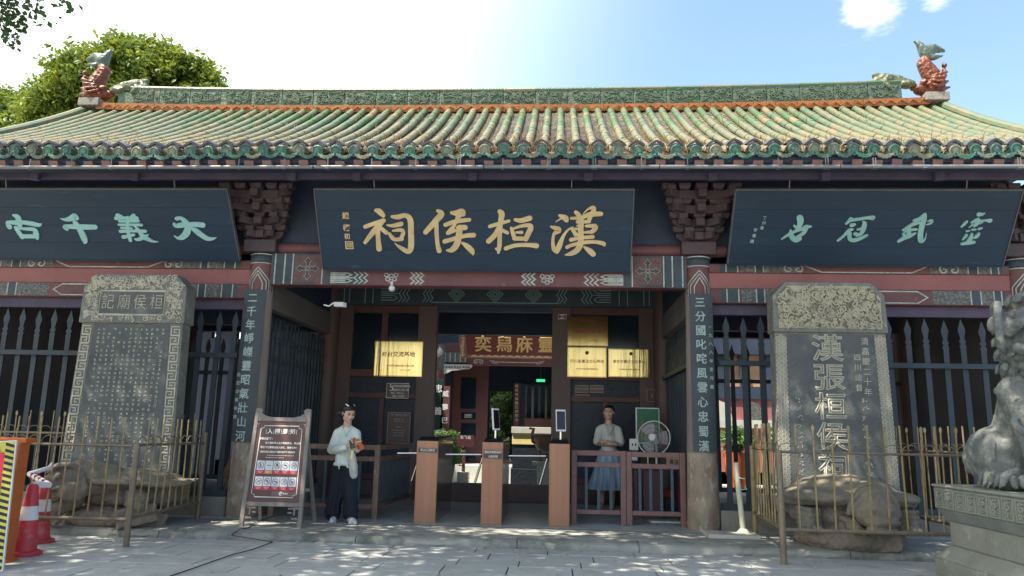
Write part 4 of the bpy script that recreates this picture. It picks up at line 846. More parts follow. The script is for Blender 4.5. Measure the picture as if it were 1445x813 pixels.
# ================================================================== NAME PLAQUES over the gate
# brush strokes traced at their place on the board: (x, y, half width) in survey units
CH = {
'si': (500, 280, 9.03, [[(275,150,22),(320,165,38),(370,215,28)],[(140,360,25),(250,320,25),(375,280,28)],[(360,290,30),(290,370,35),(200,480,30),(140,560,22)],[(300,380,35),(305,500,28),(318,640,36)],[(345,380,25),(410,435,26)],
  [(485,230,20),(560,235,30),(650,215,28),(715,270,36),(725,450,36),(725,610,38),(690,675,30),(600,630,24),(515,568,4)],[(418,338,7),(500,345,24),(600,322,28)],[(450,445,18),(480,490,26),(520,520,24),(610,515,24)],[(492,410,12),(600,400,24),(625,440,26),(600,500,24)]]),
'hou': (590, 280, 9.03, [[(250,155,20),(300,195,38),(230,280,38),(150,370,34),(95,430,30)],[(235,320,26),(238,450,26),(250,580,26),(270,665,32)],[(430,180,22),(500,185,38),(560,165,40),(575,200,30)],[(530,190,38),(500,270,30)],[(350,335,26),(450,300,28),(560,280,26),(655,270,24)],
  [(480,320,12),(430,390,30),(380,440,24)],[(390,440,20),(480,405,18)],[(520,370,34),(600,368,34)],[(530,370,38),(520,480,40),(490,590,40),(430,655,32),(365,658,10)],[(340,545,28),(430,520,26),(520,492,26),(620,470,26),(710,465,30)],[(560,560,12),(630,610,34),(690,670,34),(703,715,8)]]),
'huan': (680, 280, 9.03, [[(230,165,30),(255,200,38),(240,300,32),(230,450,28),(225,600,28),(210,690,16)],[(180,640,14),(210,645,34)],[(100,355,22),(200,325,24),(345,285,20)],[(230,350,30),(170,460,32),(85,545,32)],[(262,405,22),(325,435,22)],[(425,268,20),(500,280,30),(610,250,34)],
  [(375,375,18),(400,450,26),(418,510,26)],[(395,385,12),(500,350,20),(610,340,28),(622,380,34),(590,450,34),(560,515,32)],[(440,430,14),(510,430,20)],[(415,508,26),(560,508,26)],[(305,635,26),(430,595,24),(600,590,26),(695,600,34)]]),
'han': (765, 280, 9.03, [[(220,215,16),(290,245,38),(310,275,30)],[(170,298,4),(250,250,12)],[(112,357,12),(190,385,34),(210,410,34),(155,450,22),(137,540,20),(150,640,28),(190,675,28)],[(190,675,28),(220,600,34),(270,480,20),(330,400,13),(395,362,8)],
  [(428,172,24),(470,220,32),(475,300,30)],[(370,252,17),(500,240,22),(620,200,34),(750,195,28)],[(520,200,6),(590,130,12),(650,120,32),(655,150,30)],[(640,180,30),(610,240,28),(595,290,22)],[(450,296,22),(600,292,22)],[(380,380,22),(425,450,26)],[(440,345,8),(500,340,20)],
  [(500,270,32),(492,400,36),(492,560,36),(450,650,36),(370,700,28),(290,717,5)],[(560,348,18),(680,350,28),(660,400,30),(620,430,20)],[(540,430,14),(640,422,22)],[(420,462,20),(500,452,20)],[(420,382,14),(480,385,20)],[(365,525,24),(480,500,20),(645,485,24)],[(315,620,20),(380,590,22),(540,555,24),(680,550,22),(780,572,26),(792,592,16)],[(535,615,12),(600,660,34),(650,705,34)]]),
'gu': (0, 290, 9.63, [[(190,130,16),(245,155,40),(265,210,36),(275,270,32)],[(135,285,36),(112,245,26),(120,225,22),(200,230,30),(300,225,28),(420,240,30),(530,262,26),(568,246,8)],[(225,300,28),(270,370,30),(308,430,26)],[(240,300,14),(350,315,20),(475,325,28),(500,400,38),(515,445,20)],[(310,415,28),(500,415,28)]]),
'qian': (0, 290, 9.63, [[(825,175,4),(900,190,22),(980,170,38),(1020,145,40),(1045,165,34)],[(915,318,24),(885,285,26),(1000,285,32),(1150,290,36),(1300,290,32)],[(1030,235,34),(1080,300,38),(1130,400,42),(1160,480,36),(1155,512,10)]]),
'yi': (155, 290, 9.03, [[(105,125,28),(150,140,22)],[(310,125,24),(285,140,20)],[(85,160,24),(180,155,18),(350,160,24)],[(130,195,18),(370,195,18)],[(120,240,15),(410,245,18)],[(235,150,20),(235,300,22),(268,440,24)],[(155,280,16),(285,288,14)],[(140,325,20),(300,320,18),(460,325,20)],
  [(180,398,24),(250,385,16),(310,370,18)],[(325,260,12),(380,320,22),(430,390,32),(500,430,24),(560,455,12),(625,460,3)],[(490,372,12),(420,410,24),(365,430,20),(330,425,12)]]),
'da': (155, 290, 9.03, [[(855,165,24),(910,160,24),(960,200,34),(1000,260,38),(985,340,42),(930,400,34),(870,412,18),(825,383,5)],[(825,235,20),(850,258,26),(940,245,34),(1100,240,32),(1190,248,34)],[(1035,285,12),(1100,320,34),(1180,380,34),(1250,420,28),(1320,420,16),(1362,405,4)]]),
'shi': (1090, 290, 9.03, [[(345,155,42),(355,210,38),(320,300,24)],[(275,255,14),(310,290,18)],[(115,425,10),(200,370,18),(300,320,20),(390,290,26),(430,270,28),(485,265,14)],[(230,312,12),(235,380,32),(290,435,34),(350,422,24)],[(420,290,32),(390,350,24),(300,410,20)]]),
'guan': (1090, 290, 9.03, [[(995,170,26),(970,200,20),(935,230,15)],[(1000,185,20),(1100,170,20),(1200,155,20),(1275,155,32)],[(1150,200,10),(1170,230,28),(1150,310,30),(1120,360,22),(1070,382,14)],[(1005,250,26),(1040,240,20)],[(1020,300,12),(970,318,24),(910,380,18),(830,445,15)],[(980,350,24),(980,420,26),(1040,440,26),(1130,410,22),(1200,375,16)],[(1080,305,12),(1130,290,16)],[(1050,358,24),(1075,360,18)]]),
'wu': (1250, 290, 9.03, [[(490,115,26),(480,180,34),(450,280,34),(435,380,34),(447,450,32),(495,425,10),(512,350,3)],[(360,190,22),(430,165,24),(470,130,22)],[(245,278,4),(300,245,8),(345,215,4)],[(215,312,15),(320,250,20),(420,215,20)],[(240,330,15),(300,310,18),(385,300,16)],[(290,290,26),(285,380,30)],[(155,455,18),(230,410,26),(300,385,26),(370,350,12)],[(222,360,18),(240,400,20)],[(505,242,5),(560,225,14),(575,190,22),(530,198,7)]]),
'ling': (1250, 290, 9.03, [[(1180,110,30),(1220,110,20),(1255,95,7)],[(960,268,13),(1010,220,20),(1030,198,13)],[(1090,215,16),(1170,180,30),(1150,230,28),(1120,262,15)],[(1055,278,7),(1100,240,11)],[(1160,200,20),(1250,188,12),(1320,190,30)],[(1190,232,7),(1230,205,9)],[(1025,325,14),(1060,318,9)],[(1095,305,14),(1140,302,10)],[(1180,295,16),(1215,285,12)],[(970,435,7),(1010,390,20),(1020,370,15)],[(1090,360,15),(1070,420,28),(1040,455,24)],[(1180,352,15),(1150,390,24),(1110,410,9)],[(960,485,17),(1040,472,26),(1115,462,20)]]),
}
NAMES = {}
def plaque(x0, x1, label, chars, mat, yt=9.50, yb=10.10, zt=4.48, zb=3.515):
    if mat != 'gold': zb = 3.628
    xc = (x0+x1)/2; o = Vector((xc, yb, zb)); upv = Vector((0, yt-yb, zt-zb)); h = upv.length; upv.normalize(); fr = frame(o, (1, 0, 0), upv)
    t = thing('name_plaque', o, label, 'plaque', 'black name plaques hanging over the gate')
    w = (x1-x0)/2; n = fr[3]
    nb = 4; bd = None
    for k in range(nb):                     # broad planks with hairline joints
        a, b = h*k/nb, h*(k+1)/nb
        q = MB().prism([(-w, a+0.0012), (w, a+0.0012), (w, b-0.0012), (-w, b-0.0012)], fr, -0.05, random.uniform(-0.0005, 0.001)).build('plank', 'plaque', t)
    q = MB(); q.prism([(-w-0.012, h), (w+0.012, h), (w+0.012, h+0.022), (-w-0.012, h+0.022)], fr, -0.055, 0.012); q.prism([(-w-0.014, 0), (-w, 0), (-w, h), (-w-0.014, h)], fr, -0.055, 0.010); q.prism([(w, 0), (w+0.014, 0), (w+0.014, h), (w, h)], fr, -0.055, 0.010)
    q.build('edge_strip', 'plaqueedge', t)
    q = MB(); q.prism([(-w, -0.02), (w, -0.02), (w, 0), (-w, 0)], fr, -0.055, 0.008); q.build('lower_edge', 'plaque', t)
    for dx in (-0.62, 0.62):
        q = MB(); p = o+Vector((dx*w, 0, 0))+upv*(h+0.02)-n*0.03; q.tube([p, Vector((p.x, 9.42, 4.80))], 0.008, 6); q.build('hanger_rod', 'pipe', t)
    for c in chars:
        u0, v0, sc, sts = CH[c]; q = MB(); k = 0
        for st in sts:
            pts = []
            for (a, b, ww) in st:
                p = onplane(u0+a/sc, v0+b/sc, o, n)-o; p2 = onplane(u0+(a+ww)/sc, v0+b/sc, o, n)-o
                pts.append((p.dot(fr[1]), p.dot(fr[2]), abs((p2-p).dot(fr[1]))))
            q.stroke(pts, fr, 0.0, 0.014+0.0007*k); k += 1
        q.build('character', mat, t)
    return t, fr, h, w
# traced characters of the side plaques are drawn for boards at the same slope
tC, frC, hC, wC = plaque(-2.15, 2.16, 'wide black plaque with four large gold characters over the middle bay', ('si', 'hou', 'huan', 'han'), 'gold')
def onp(fr, u, v):
    p = onplane(u, v, fr[0], fr[3])-fr[0]; return p.dot(fr[1]), p.dot(fr[2])
def sub(fr, x, y): return (fr[0]+fr[1]*x+fr[2]*y, fr[1], fr[2], fr[3])
for ch, (u, v), s in (('趙', (488, 305), 0.10), ('樸', (489, 322), 0.10), ('初', (490, 334), 0.085)):
    x, y = onp(frC, u, v); text('signature', ch, sub(frC, x, y), s, 'gold', tC, 0.004, 0.02)
x, y = onp(frC, 493, 346); q = MB(); f2 = sub(frC, x, y)
hx(f2, [(-0.05, -0.05), (0.05, -0.05), (0.05, 0.05), (-0.05, 0.05)], 0.006, q, 0.006, closed=True)
for k in range(5): q.stroke([(-0.035+0.017*k, -0.03, 0.004), (-0.03+0.015*k, 0.01*(-1)**k, 0.004), (-0.035+0.017*k, 0.032, 0.004)], f2, 0, 0.006+0.0003*k)
q.build('seal_mark', 'gold', tC)
plaque(-7.3, -3.38, 'black plaque with four pale teal characters, hung over the left bay', ('gu', 'qian', 'yi', 'da'), 'teal')
tR, frR, hR, wR = plaque(3.50, 7.12, 'black plaque with cursive teal green characters, hung over the right bay', ('shi', 'guan', 'wu', 'ling'), 'tealold')
for k, (u, v, c) in enumerate(((1079, 308, '丁'), (1078, 315, '卯'), (1075, 322, '春'), (1066, 325, '李'), (1064, 333, '書'), (1061, 341, '題'))):
    x, y = onp(frR, u, v); text('signature', c, sub(frR, x, y), 0.055, 'couplet', tR, 0.002, 0.0)
# ---- couplet boards on the two middle columns
def couplet(xc, body, side, sidex, label):
    zt, zb = 3.21, 1.10; z = (zt+zb)/2; yf = YC-0.232
    t = thing('couplet_board', (xc, YC-0.2, zb), label, 'couplet board', 'tall couplet boards on the middle columns')
    r = 0.55; m = MB(); n = 8; vs = []
    for rr in (r, r-0.022):
        for zz in (zb, zt):
            for k in range(n+1): a = -0.29+0.58*k/n; vs.append((xc+rr*math.sin(a), yf+r-rr*math.cos(a), zz))
    q = n+1; fs = []
    for k in range(n): fs += [(k, k+1, q+k+1, q+k), (2*q+k, 3*q+k, 3*q+k+1, 2*q+k+1), (k, 2*q+k, 2*q+k+1, k+1), (q+k, q+k+1, 3*q+k+1, 3*q+k)]
    fs += [(0, q, 3*q, 2*q), (n, 2*q+n, 3*q+n, q+n)]
    m.add(vs, fs).build('board', 'blackboard', t, smooth=False)
    H = (zt-zb)-0.16
    for k, c in enumerate(body):
        zc = zt-0.13-H*k/(len(body)-1)*0.985
        f = XZ(xc+sidex[1], yf+r-math.sqrt(r*r-sidex[1]**2), zc)
        text('character', c, f, 0.150, 'couplet', t, 0.004, 0.0, lift=0.004, sx=0.95, bold=0.003)
    for k, c in enumerate(side[0]):
        f = XZ(xc+sidex[0], yf+r-math.sqrt(r*r-sidex[0]**2), side[1]-side[2]*k)
        text('inscription', c, f, 0.055, 'couplet', t, 0.002, 0.0, lift=0.003)
    MB().cyl((xc, yf-0.012, zb+0.02), (xc, yf+0.02, zb+0.02), 0.012).build('nail', 'pipe', t)
couplet(-XC, '二千年崢嶸靈昭氣壯山河', ('百忍堂後裔書', 2.0, 0.115), (-0.125, -0.02), 'tall dark couplet board on the left middle column')
couplet(XC, '三分國叱咤風雲心忠蜀漢', ('一九八八年夏月書', 2.75, 0.115), (0.115, -0.015), 'tall dark couplet board on the right middle column')
# ================================================================== STELES on stone tortoises
def lean(fr, p): return p
# left stele
def stele(o, w_top, w_bot, h, head_h, head_w, thick, label):
    t = thing('stele', o, label, 'stele', 'inscribed stone steles on tortoises')
    fr = frame(o, (1, 0, 0), (0, 0.0, 1)); zb, zt = 0, h-head_h
    MB().prism([(-w_bot/2, 0), (w_bot/2, 0), (w_top/2, zt), (-w_top/2, zt)], fr, -thick, 0).build('stele_slab', 'stelegrey', t, 0.01)
    c = 0.17; hw = head_w/2
    hd = MB().prism([(-hw, zt-0.02), (hw, zt-0.02), (hw*0.985, h-c), (hw-c, h), (-hw+c, h), (-hw*0.985, h-c)], fr, -thick-0.02, 0.035).build('stele_head', 'stelegrey', t, 0.012)
    return t, fr, zt, hd
tL, fL, ztL, hdL = stele(Vector((-4.46, 9.45, 0.42)), 1.38, 1.50, 2.85, 0.64, 1.44, 0.22, 'dark grey stele with small square heading panel, on the left tortoise')
q = MB(); wi = lambda z, m: (1.50+(1.38-1.50)*z/ztL)/2-m
q.prism([(-wi(0.3, 0.17), 0.28), (wi(0.3, 0.17), 0.28), (wi(ztL, 0.17), ztL-0.03), (-wi(ztL, 0.17), ztL-0.03)], fL, 0, 0.006); q.build('inscribed_field', 'steledark', tL)
# key-fret borders
for sg in (-1, 1):
    q = MB(); z = 0.30; k = 0
    while z < ztL-0.14:
        x = sg*(wi(z, 0.088)); s = 0.055; f = sub(fL, x, z+0.055); d = 1 if k % 2 else -1
        hx(f, [(-s*d, -0.055), (s*d, -0.055), (s*d, 0.02), (-s*0.3*d, 0.02), (-s*0.3*d, -0.02), (s*0.4*d, -0.02)], 0.0065, q, 0.010)
        hx(f, [(-s*d, -0.055), (-s*d, 0.055), (s*d, 0.055)], 0.0065, q, 0.0105)
        z += 0.116; k += 1
    q.build('key_fret_border', 'steleline', tL)
# the small square characters of the long text: too worn to read, cut as tiny strokes
q = MB()
for i in range(13):
    for j in range(32):
        z = ztL-0.10-0.058*j
        if z < 0.35: continue
        if random.random() < 0.10+max(0, (1.2-z))*0.35: continue
        x = -0.44+0.88*i/12; s = 0.017
        for _ in range(4):
            a, b = random.uniform(-s, s), random.uniform(-s, s)
            if random.random() < 0.55: q.stroke([(x-s*random.uniform(.4, 1), z+b, 0.0026), (x+s*random.uniform(.4, 1), z+b, 0.0026)], fL, 0.006, 0.0075+random.random()*0.001, smooth=False)
            else: q.stroke([(x+a, z-s*random.uniform(.4, 1), 0.0026), (x+a, z+s*random.uniform(.4, 1), 0.0026)], fL, 0.006, 0.0075+random.random()*0.001, smooth=False)
tag(q.build('worn_inscription', 'steleline', tL), kind='stuff')
f = sub(fL, 0.0, ztL+0.26); f = (f[0]+fL[3]*0.035, f[1], f[2], f[3])
q = MB(); q.prism([(-0.46, -0.17), (0.43, -0.17), (0.43, 0.15), (-0.46, 0.15)], f, -0.01, 0.003); q.build('heading_panel', 'steledark', tL)
q = MB(); hx(f, [(-0.46, -0.17), (0.43, -0.17), (0.43, 0.15), (-0.46, 0.15)], 0.007, q, 0.006, closed=True); q.build('panel_rim', 'steleline', tL)
for k, c in enumerate('記廟侯桓'): text('seal_character', c, sub(f, -0.345+0.222*k, -0.012), 0.22, 'steleline', tL, 0.002, -0.012, lift=0.005, sx=0.85)
def relief(fr, x0, x1, z0, z1, n, mat, par, name, avoid=None, rmin=0.02, rmax=0.055, w=0.006, clip=None, h=0.016):
    q = MB(); k = 0; tries = 0
    while k < n and tries < n*20:
        tries += 1; x, z = random.uniform(x0, x1), random.uniform(z0, z1)
        if avoid and avoid[0]-0.03 < x < avoid[1]+0.03 and avoid[2]-0.03 < z < avoid[3]+0.03: continue
        if clip and not clip(x, z): continue
        k += 1
        if random.random() < 0.55: q.stroke(spiral(x, z, random.uniform(rmin, rmax), random.uniform(0.7, 1.4), w, random.uniform(0, 6), random.choice((-1, 1)), 8), fr, -0.003, h*random.uniform(0.5, 1.1), smooth=False)
        else:
            a = random.uniform(0, 6.3); l = random.uniform(0.04, 0.10)
            q.stroke([(x+l*t*math.cos(a)-0.02*math.sin(t*7)*math.sin(a), z+l*t*math.sin(a)+0.02*math.sin(t*7)*math.cos(a), w*(1.2-t)) for t in (-.5, -.2, .1, .4, .7)], fr, -0.003, h*random.uniform(0.5, 1.1))
    return tag(q.build(name, mat, par), kind='stuff')
fh = (fL[0]+fL[3]*0.035, *fL[1:])
cl = lambda hw, zt_, h: (lambda x, z: abs(x) < hw-0.06 and (abs(x)+z) < (hw-0.17+h)-0.04 and z < h-0.05)
relief(fh, -0.66, 0.66, ztL+0.03, ztL+0.60, 230, 'steleline', hdL, 'dragon_relief', (-0.46, 0.43, ztL+0.09, ztL+0.41), clip=cl(0.72, ztL, 2.85), w=0.0045)
# right stele
tS, fS, ztS, hdS = stele(Vector((4.57, 9.45, 0.42)), 1.36, 1.44, 2.82, 0.62, 1.40, 0.22, 'grey stele with pale carved dragon head and large outlined characters, on the right tortoise')
wr = lambda z, m: (1.44+(1.36-1.44)*z/ztS)/2-m
q = MB(); q.prism([(-wr(0.3, 0.15), 0.2), (wr(0.3, 0.15), 0.2), (wr(ztS, 0.15), ztS-0.04), (-wr(ztS, 0.15), ztS-0.04)], fS, 0, 0.006); q.build('inscribed_field', 'steledark', tS)
for sg in (-1, 1):
    q = MB(); z = 0.25
    while z < ztS-0.09:
        for c in (-1, 0, 1):
            x = sg*wr(z, 0.078)+c*0.042; dz = 0.028 if c == 0 else 0
            f = sub(fS, x, z+dz); hx(f, [(-0.020, -0.012), (0, -0.026), (0.020, -0.012), (0.020, 0.014), (0, 0.026), (-0.020, 0.014)], 0.0045, q, 0.010+0.0005*c, closed=True)
            hx(f, [(0, 0.0), (0, -0.018)], 0.0035, q, 0.009); hx(f, [(-0.012, 0.010), (0, 0.0), (0.012, 0.010)], 0.0035, q, 0.0095)
        z += 0.056
    q.build('hexagon_border', 'steleline', tS)
for k, c in enumerate('漢張桓侯祠'):
    text('large_character', c, sub(fS, -0.045, ztS-0.235-0.36*k), 0.35, 'steleline', tS, outline=0.009, lift=0.006, sx=1.12)
for k, c in enumerate('清嘉慶二十年'): text('inscription', c, sub(fS, 0.415, ztS-0.13-0.125*k), 0.10, 'steleline', tS, 0.002, 0, lift=0.007)
for k, c in enumerate('四川總督'): text('inscription', c, sub(fS, 0.31, ztS-0.33-0.125*k), 0.09, 'steleline', tS, 0.002, 0, lift=0.007)
q = MB()
for (x, z0_, z1_) in ((0.36, 0.3, 1.35), (-0.43, 0.35, 1.35)):
    z = z1_
    while z > z0_:
        for _ in range(5):
            a, b = random.uniform(-.03, .03), random.uniform(-.03, .03); q.stroke([(x+a, z+b, 0.004), (x+a+random.uniform(-.03, .03), z+b+random.uniform(-.03, .03), 0.003)], fS, 0.005, 0.008+random.random()*0.001, smooth=False)
        z -= 0.11
tag(q.build('worn_inscription', 'steleline', tS), kind='stuff')
fh = (fS[0]+fS[3]*0.035, *fS[1:])
q = MB(); hw, h, zt_ = 0.70, 2.82, ztS
q.prism([(-hw+0.07, zt_+0.03), (hw-0.07, zt_+0.03), (hw-0.07, h-0.20), (hw-0.20, h-0.05), (-hw+0.20, h-0.05), (-hw+0.07, h-0.20)], fh, -0.01, 0.004); dg_ = q.build('dragon_panel', 'stelecream', hdS)
cs = lambda x, z: abs(x) < hw-0.10 and abs(x)+z < hw+h-0.28
relief(fh, -0.6, 0.6, zt_+0.06, h-0.08, 210, 'steledarkline', hdS, 'dragon_relief', clip=cs, w=0.0032, rmin=0.018, rmax=0.06, h=0.018)
relief(fh, -0.6, 0.6, zt_+0.06, h-0.08, 200, 'stelecream', hdS, 'cloud_relief', clip=cs, w=0.008, rmin=0.025, rmax=0.06, h=0.034)
# tortoises: plinth block, then the beast
def rocks(s, x0, x1, y0, y1, n, sd):
    random.seed(sd)
    for k in range(n):
        c = (random.uniform(x0, x1), random.uniform(y0, y1), random.uniform(0.12, 0.22)); e = Euler((random.uniform(-.25, .25), random.uniform(-.25, .25), random.uniform(0, 3))).to_matrix()
        s.obox(c, e.col[0], e.col[1], e.col[2], random.uniform(0.16, 0.30), random.uniform(0.12, 0.24), random.uniform(0.08, 0.15))
    s.box(x0, x1, y0+0.1, y1, 0.04, 0.26)
def turtle_right():
    o = Vector((4.55, 9.35, PZ)); t = thing('stone_tortoise', o, 'weathered stone tortoise facing forward under the right stele', 'tortoise statue', 'stone tortoises under the steles')
    s = Sc(); rocks(s, 4.15, 5.0, 9.05, 9.6, 7, 3); s.ell((4.60, 9.32, 0.16), (0.62, 0.50, 0.20)); s.ell((4.95, 9.22, 0.2), (0.22, 0.34, 0.20)); s.ell((4.25, 9.22, 0.2), (0.26, 0.32, 0.17))
    s.sculpt('rock_base', 'turtle_base', t, 0.018, 4, noise=0.04, nscale=0.06)
    s = Sc()           # domed shell with a crisp overhanging rim
    s.ell((4.58, 9.40, 0.64), (0.66, 0.50, 0.25)); s.ell((4.58, 9.36, 0.62), (0.80, 0.60, 0.075)); s.ell((4.40, 9.30, 0.64), (0.60, 0.55, 0.13)); s.ell((4.98, 9.32, 0.63), (0.42, 0.50, 0.10))
    s.cap([(4.60+0.76*math.cos(a), 9.36+0.56*math.sin(a), 0.605+0.03*math.sin(a*3)) for a in [math.pi+math.pi*k/16 for k in range(17)]], [0.036]*17)
    s.ell((4.56, 9.42, 0.42), (0.60, 0.44, 0.20))
    s.sculpt('shell', 'turtle', t, 0.014, 1, noise=0.018, nscale=0.12)
    s = Sc()           # head under an arched hood, brow and snout
    s.cap([(4.72, 9.15, 0.58), (4.70, 8.90, 0.60), (4.69, 8.76, 0.54)], [0.25, 0.245, 0.19]); s.ell((4.69, 8.72, 0.50), (0.24, 0.19, 0.17))
    s.cap([(4.69+0.27*math.cos(a), 8.80-0.04*math.sin(a), 0.44+0.34*math.sin(a)) for a in [0.15+(math.pi-0.3)*k/12 for k in range(13)]], [0.034]*13)
    s.cap([(4.69+0.19*math.cos(a), 8.62, 0.46+0.16*math.sin(a)) for a in [0.1+(math.pi-0.2)*k/10 for k in range(11)]], [0.024]*11)
    s.ell((4.69, 8.58, 0.42), (0.19, 0.11, 0.06)); s.ell((4.69, 8.60, 0.34), (0.17, 0.10, 0.04)); s.ell((4.60, 8.57, 0.54), 0.035); s.ell((4.78, 8.57, 0.54), 0.035)
    s.sculpt('head', 'turtle', t, 0.013, 1, noise=0.014, nscale=0.08)
    for (x0, sg) in ((4.04, -1), (5.12, 1)):
        s = Sc(); s.cap([(x0+0.15*-sg, 9.2, 0.46), (x0, 9.0, 0.42), (x0+0.02*sg, 8.95, 0.34)], [0.13, 0.11, 0.09])
        for k in range(4): s.cap([(x0-0.12, 8.98, 0.52-0.055*k), (x0, 8.90, 0.50-0.055*k), (x0+0.12, 8.97, 0.50-0.055*k)], [0.026, 0.030, 0.026])
        for k in range(4): s.cap([(x0-0.10+0.065*k, 8.95, 0.33), (x0-0.10+0.065*k, 8.85, 0.30)], [0.036, 0.022])
        s.sculpt('foot', 'turtle', t, 0.012, 1, noise=0.014, nscale=0.07)
    s = Sc()
    s.cap([(4.40, 8.96, 0.42), (4.50, 8.88, 0.38), (4.58, 8.86, 0.30)], [0.04, 0.055, 0.035]); s.cap([(4.46, 8.9, 0.34), (4.60, 8.86, 0.28)], [0.05, 0.04])
    s.sculpt('claw', 'turtle', t, 0.012, 1)
def turtle_left():
    o = Vector((-4.35, 9.35, PZ)); t = thing('stone_tortoise', o, 'weathered stone tortoise under the left stele, head turned to the orange barrier', 'tortoise statue', 'stone tortoises under the steles')
    s = Sc(); rocks(s, -4.75, -3.85, 9.1, 9.7, 7, 8); s.ell((-4.35, 9.3, 0.16), (0.58, 0.42, 0.18))
    s.sculpt('rock_base', 'turtle_base', t, 0.018, 4, noise=0.04, nscale=0.06)
    s = Sc(); s.ell((-4.25, 9.42, 0.60), (0.70, 0.54, 0.16)); s.ell((-4.15, 9.38, 0.60), (0.76, 0.60, 0.06)); s.ell((-4.25, 9.42, 0.42), (0.58, 0.42, 0.18)); s.box(-4.7, -3.66, 9.20, 9.85, 0.34, 0.58)
    s.cap([(-4.15+0.72*math.cos(a), 9.38+0.56*math.sin(a), 0.60+0.02*math.sin(a*3)) for a in [math.pi+math.pi*k/16 for k in range(17)]], [0.034]*17)
    s.sculpt('shell', 'turtle', t, 0.014, 1, noise=0.018, nscale=0.12)
    s = Sc(); s.cap([(-4.30, 9.15, 0.60), (-4.58, 8.98, 0.66), (-4.74, 8.88, 0.64)], [0.20, 0.21, 0.17]); s.cap([(-4.74, 8.88, 0.62), (-4.93, 8.77, 0.56)], [0.15, 0.085]); s.cap([(-4.76, 8.86, 0.47), (-4.92, 8.77, 0.42)], [0.10, 0.06])
    s.cap([(-4.84, 8.74, 0.72), (-4.72, 8.72, 0.80), (-4.58, 8.78, 0.80), (-4.46, 8.86, 0.70)], [0.026, 0.036, 0.036, 0.026]); s.cap([(-4.90, 8.72, 0.56), (-4.76, 8.70, 0.52), (-4.60, 8.76, 0.56)], [0.018, 0.022, 0.016]); s.ell((-4.70, 8.72, 0.68), 0.042)
    s.ell((-4.58, 8.84, 0.50), (0.18, 0.14, 0.13)); s.cap([(-4.45, 8.80, 0.70), (-4.40, 8.80, 0.55), (-4.45, 8.80, 0.42)], [0.02, 0.028, 0.02])
    s.sculpt('head', 'turtle', t, 0.013, 1, noise=0.014, nscale=0.08)
    s = Sc(); s.cap([(-4.66, 9.0, 0.40), (-4.80, 8.90, 0.28), (-4.82, 8.88, 0.16)], [0.13, 0.10, 0.08])
    for k in range(4): s.cap([(-4.88+0.055*k, 8.86, 0.15), (-4.88+0.055*k, 8.78, 0.12)], [0.036, 0.022])
    s.sculpt('foot', 'turtle', t, 0.012, 1, noise=0.014, nscale=0.07)
    s = Sc(); s.cap([(-3.95, 9.1, 0.46), (-3.82, 8.98, 0.40), (-3.80, 8.95, 0.34)], [0.13, 0.11, 0.08])
    for k in range(4): s.cap([(-3.98, 8.95, 0.50-0.05*k), (-3.88, 8.89, 0.48-0.05*k), (-3.76, 8.95, 0.47-0.05*k)], [0.022, 0.027, 0.022])
    s.sculpt('foot', 'turtle', t, 0.012, 1, noise=0.014, nscale=0.07)
turtle_right(); turtle_left()
# ================================================================== IRON FENCES round the steles
pmesh = {}
def fbar(h):
    key = round(h, 2)
    if key not in pmesh:
        m = MB(); m.cyl((0, 0, 0), (0, 0, key), 0.0095, n=6)
        me = m.mesh('bar'); me.materials.append(MT['fenceiron']); pmesh[key] = me
    return pmesh[key]
def leafmesh():
    m = MB(); m.prism([(0, 0.075), (0.017, 0.05), (0.015, 0.02), (0.006, 0), (-0.006, 0), (-0.015, 0.02), (-0.017, 0.05)], XZ(0, 0, 0), -0.004, 0.004); me = m.mesh('leaf_tip'); me.materials.append(MT['fenceiron']); return me
LT = leafmesh()
def fence_panel(t, a, b, zt, zb, tips=0, post_a=0.0, post_b=0.0, n=None, htip=0.30):
    a, b = Vector(a), Vector(b); d = b-a; l = d.length; dn = d.normalized(); n = n or int(l/0.125)
    MB().cyl(a+Vector((0, 0, zt)), b+Vector((0, 0, zt)), 0.015, n=8).build('top_rail', 'fencedark', t, smooth=True, auto=40)
    MB().cyl(a+Vector((0, 0, zb)), b+Vector((0, 0, zb)), 0.021, n=8).build('bottom_rail', 'fencedark', t, smooth=True, auto=40)
    hg = MB()
    for k in range(1, n):
        p = a+d*k/n; h = zt+htip-zb-(0.07 if k % 2 == 0 and tips else 0)
        o = inst(fbar(h), 'bar', t, (p.x, p.y, p.z+zb), (random.uniform(-.02, .02), random.uniform(-.02, .02), 0), (1, 1, h/round(h, 2)))
        if tips and k % tips == 0:
            w = wloc(o); x = bpy.data.objects.new('leaf_tip', LT); link(x, o, w+Vector((0, 0, h-0.01)))
    for k in range(n-1):
        p0 = a+d*(k+0.5)/n; r = l/n*0.85
        pts = [p0+dn*(r*0.62*math.cos(t_))+Vector((0, 0, zt+0.01+0.085*math.sin(t_))) for t_ in [math.pi*j/8 for j in range(9)]]
        hg.tube(pts, 0.0055, 5, False)
    hg.build('top_hoops', 'fencedark', t)
def post(t, p, h, r=0.03, m='fencedark'): MB().cyl(p, Vector(p)+Vector((0, 0, h)), r, n=12).build('fence_post', m, t, smooth=True, auto=40)
tf = thing('iron_fence', (-3.43, 8.10, 0), 'rusty gold-painted iron fence round the left stele', 'fence', 'iron fences round the steles')
post(tf, (-3.43, 8.10, 0), 1.08, 0.033)
fence_panel(tf, (-3.43, 8.10, 0), (-6.9, 8.10, 0), 1.06, 0.28, 0, n=22)
fence_panel(tf, (-3.43, 8.10, 0), (-3.56, 9.97, 0), 1.07, 0.30, 0, n=10)
post(tf, (-3.56, 9.97, PZ), 1.12, 0.033)
fence_panel(tf, (-3.56, 9.97, 0), (-6.9, 9.97, 0), 1.16, 0.36, 2, n=20)
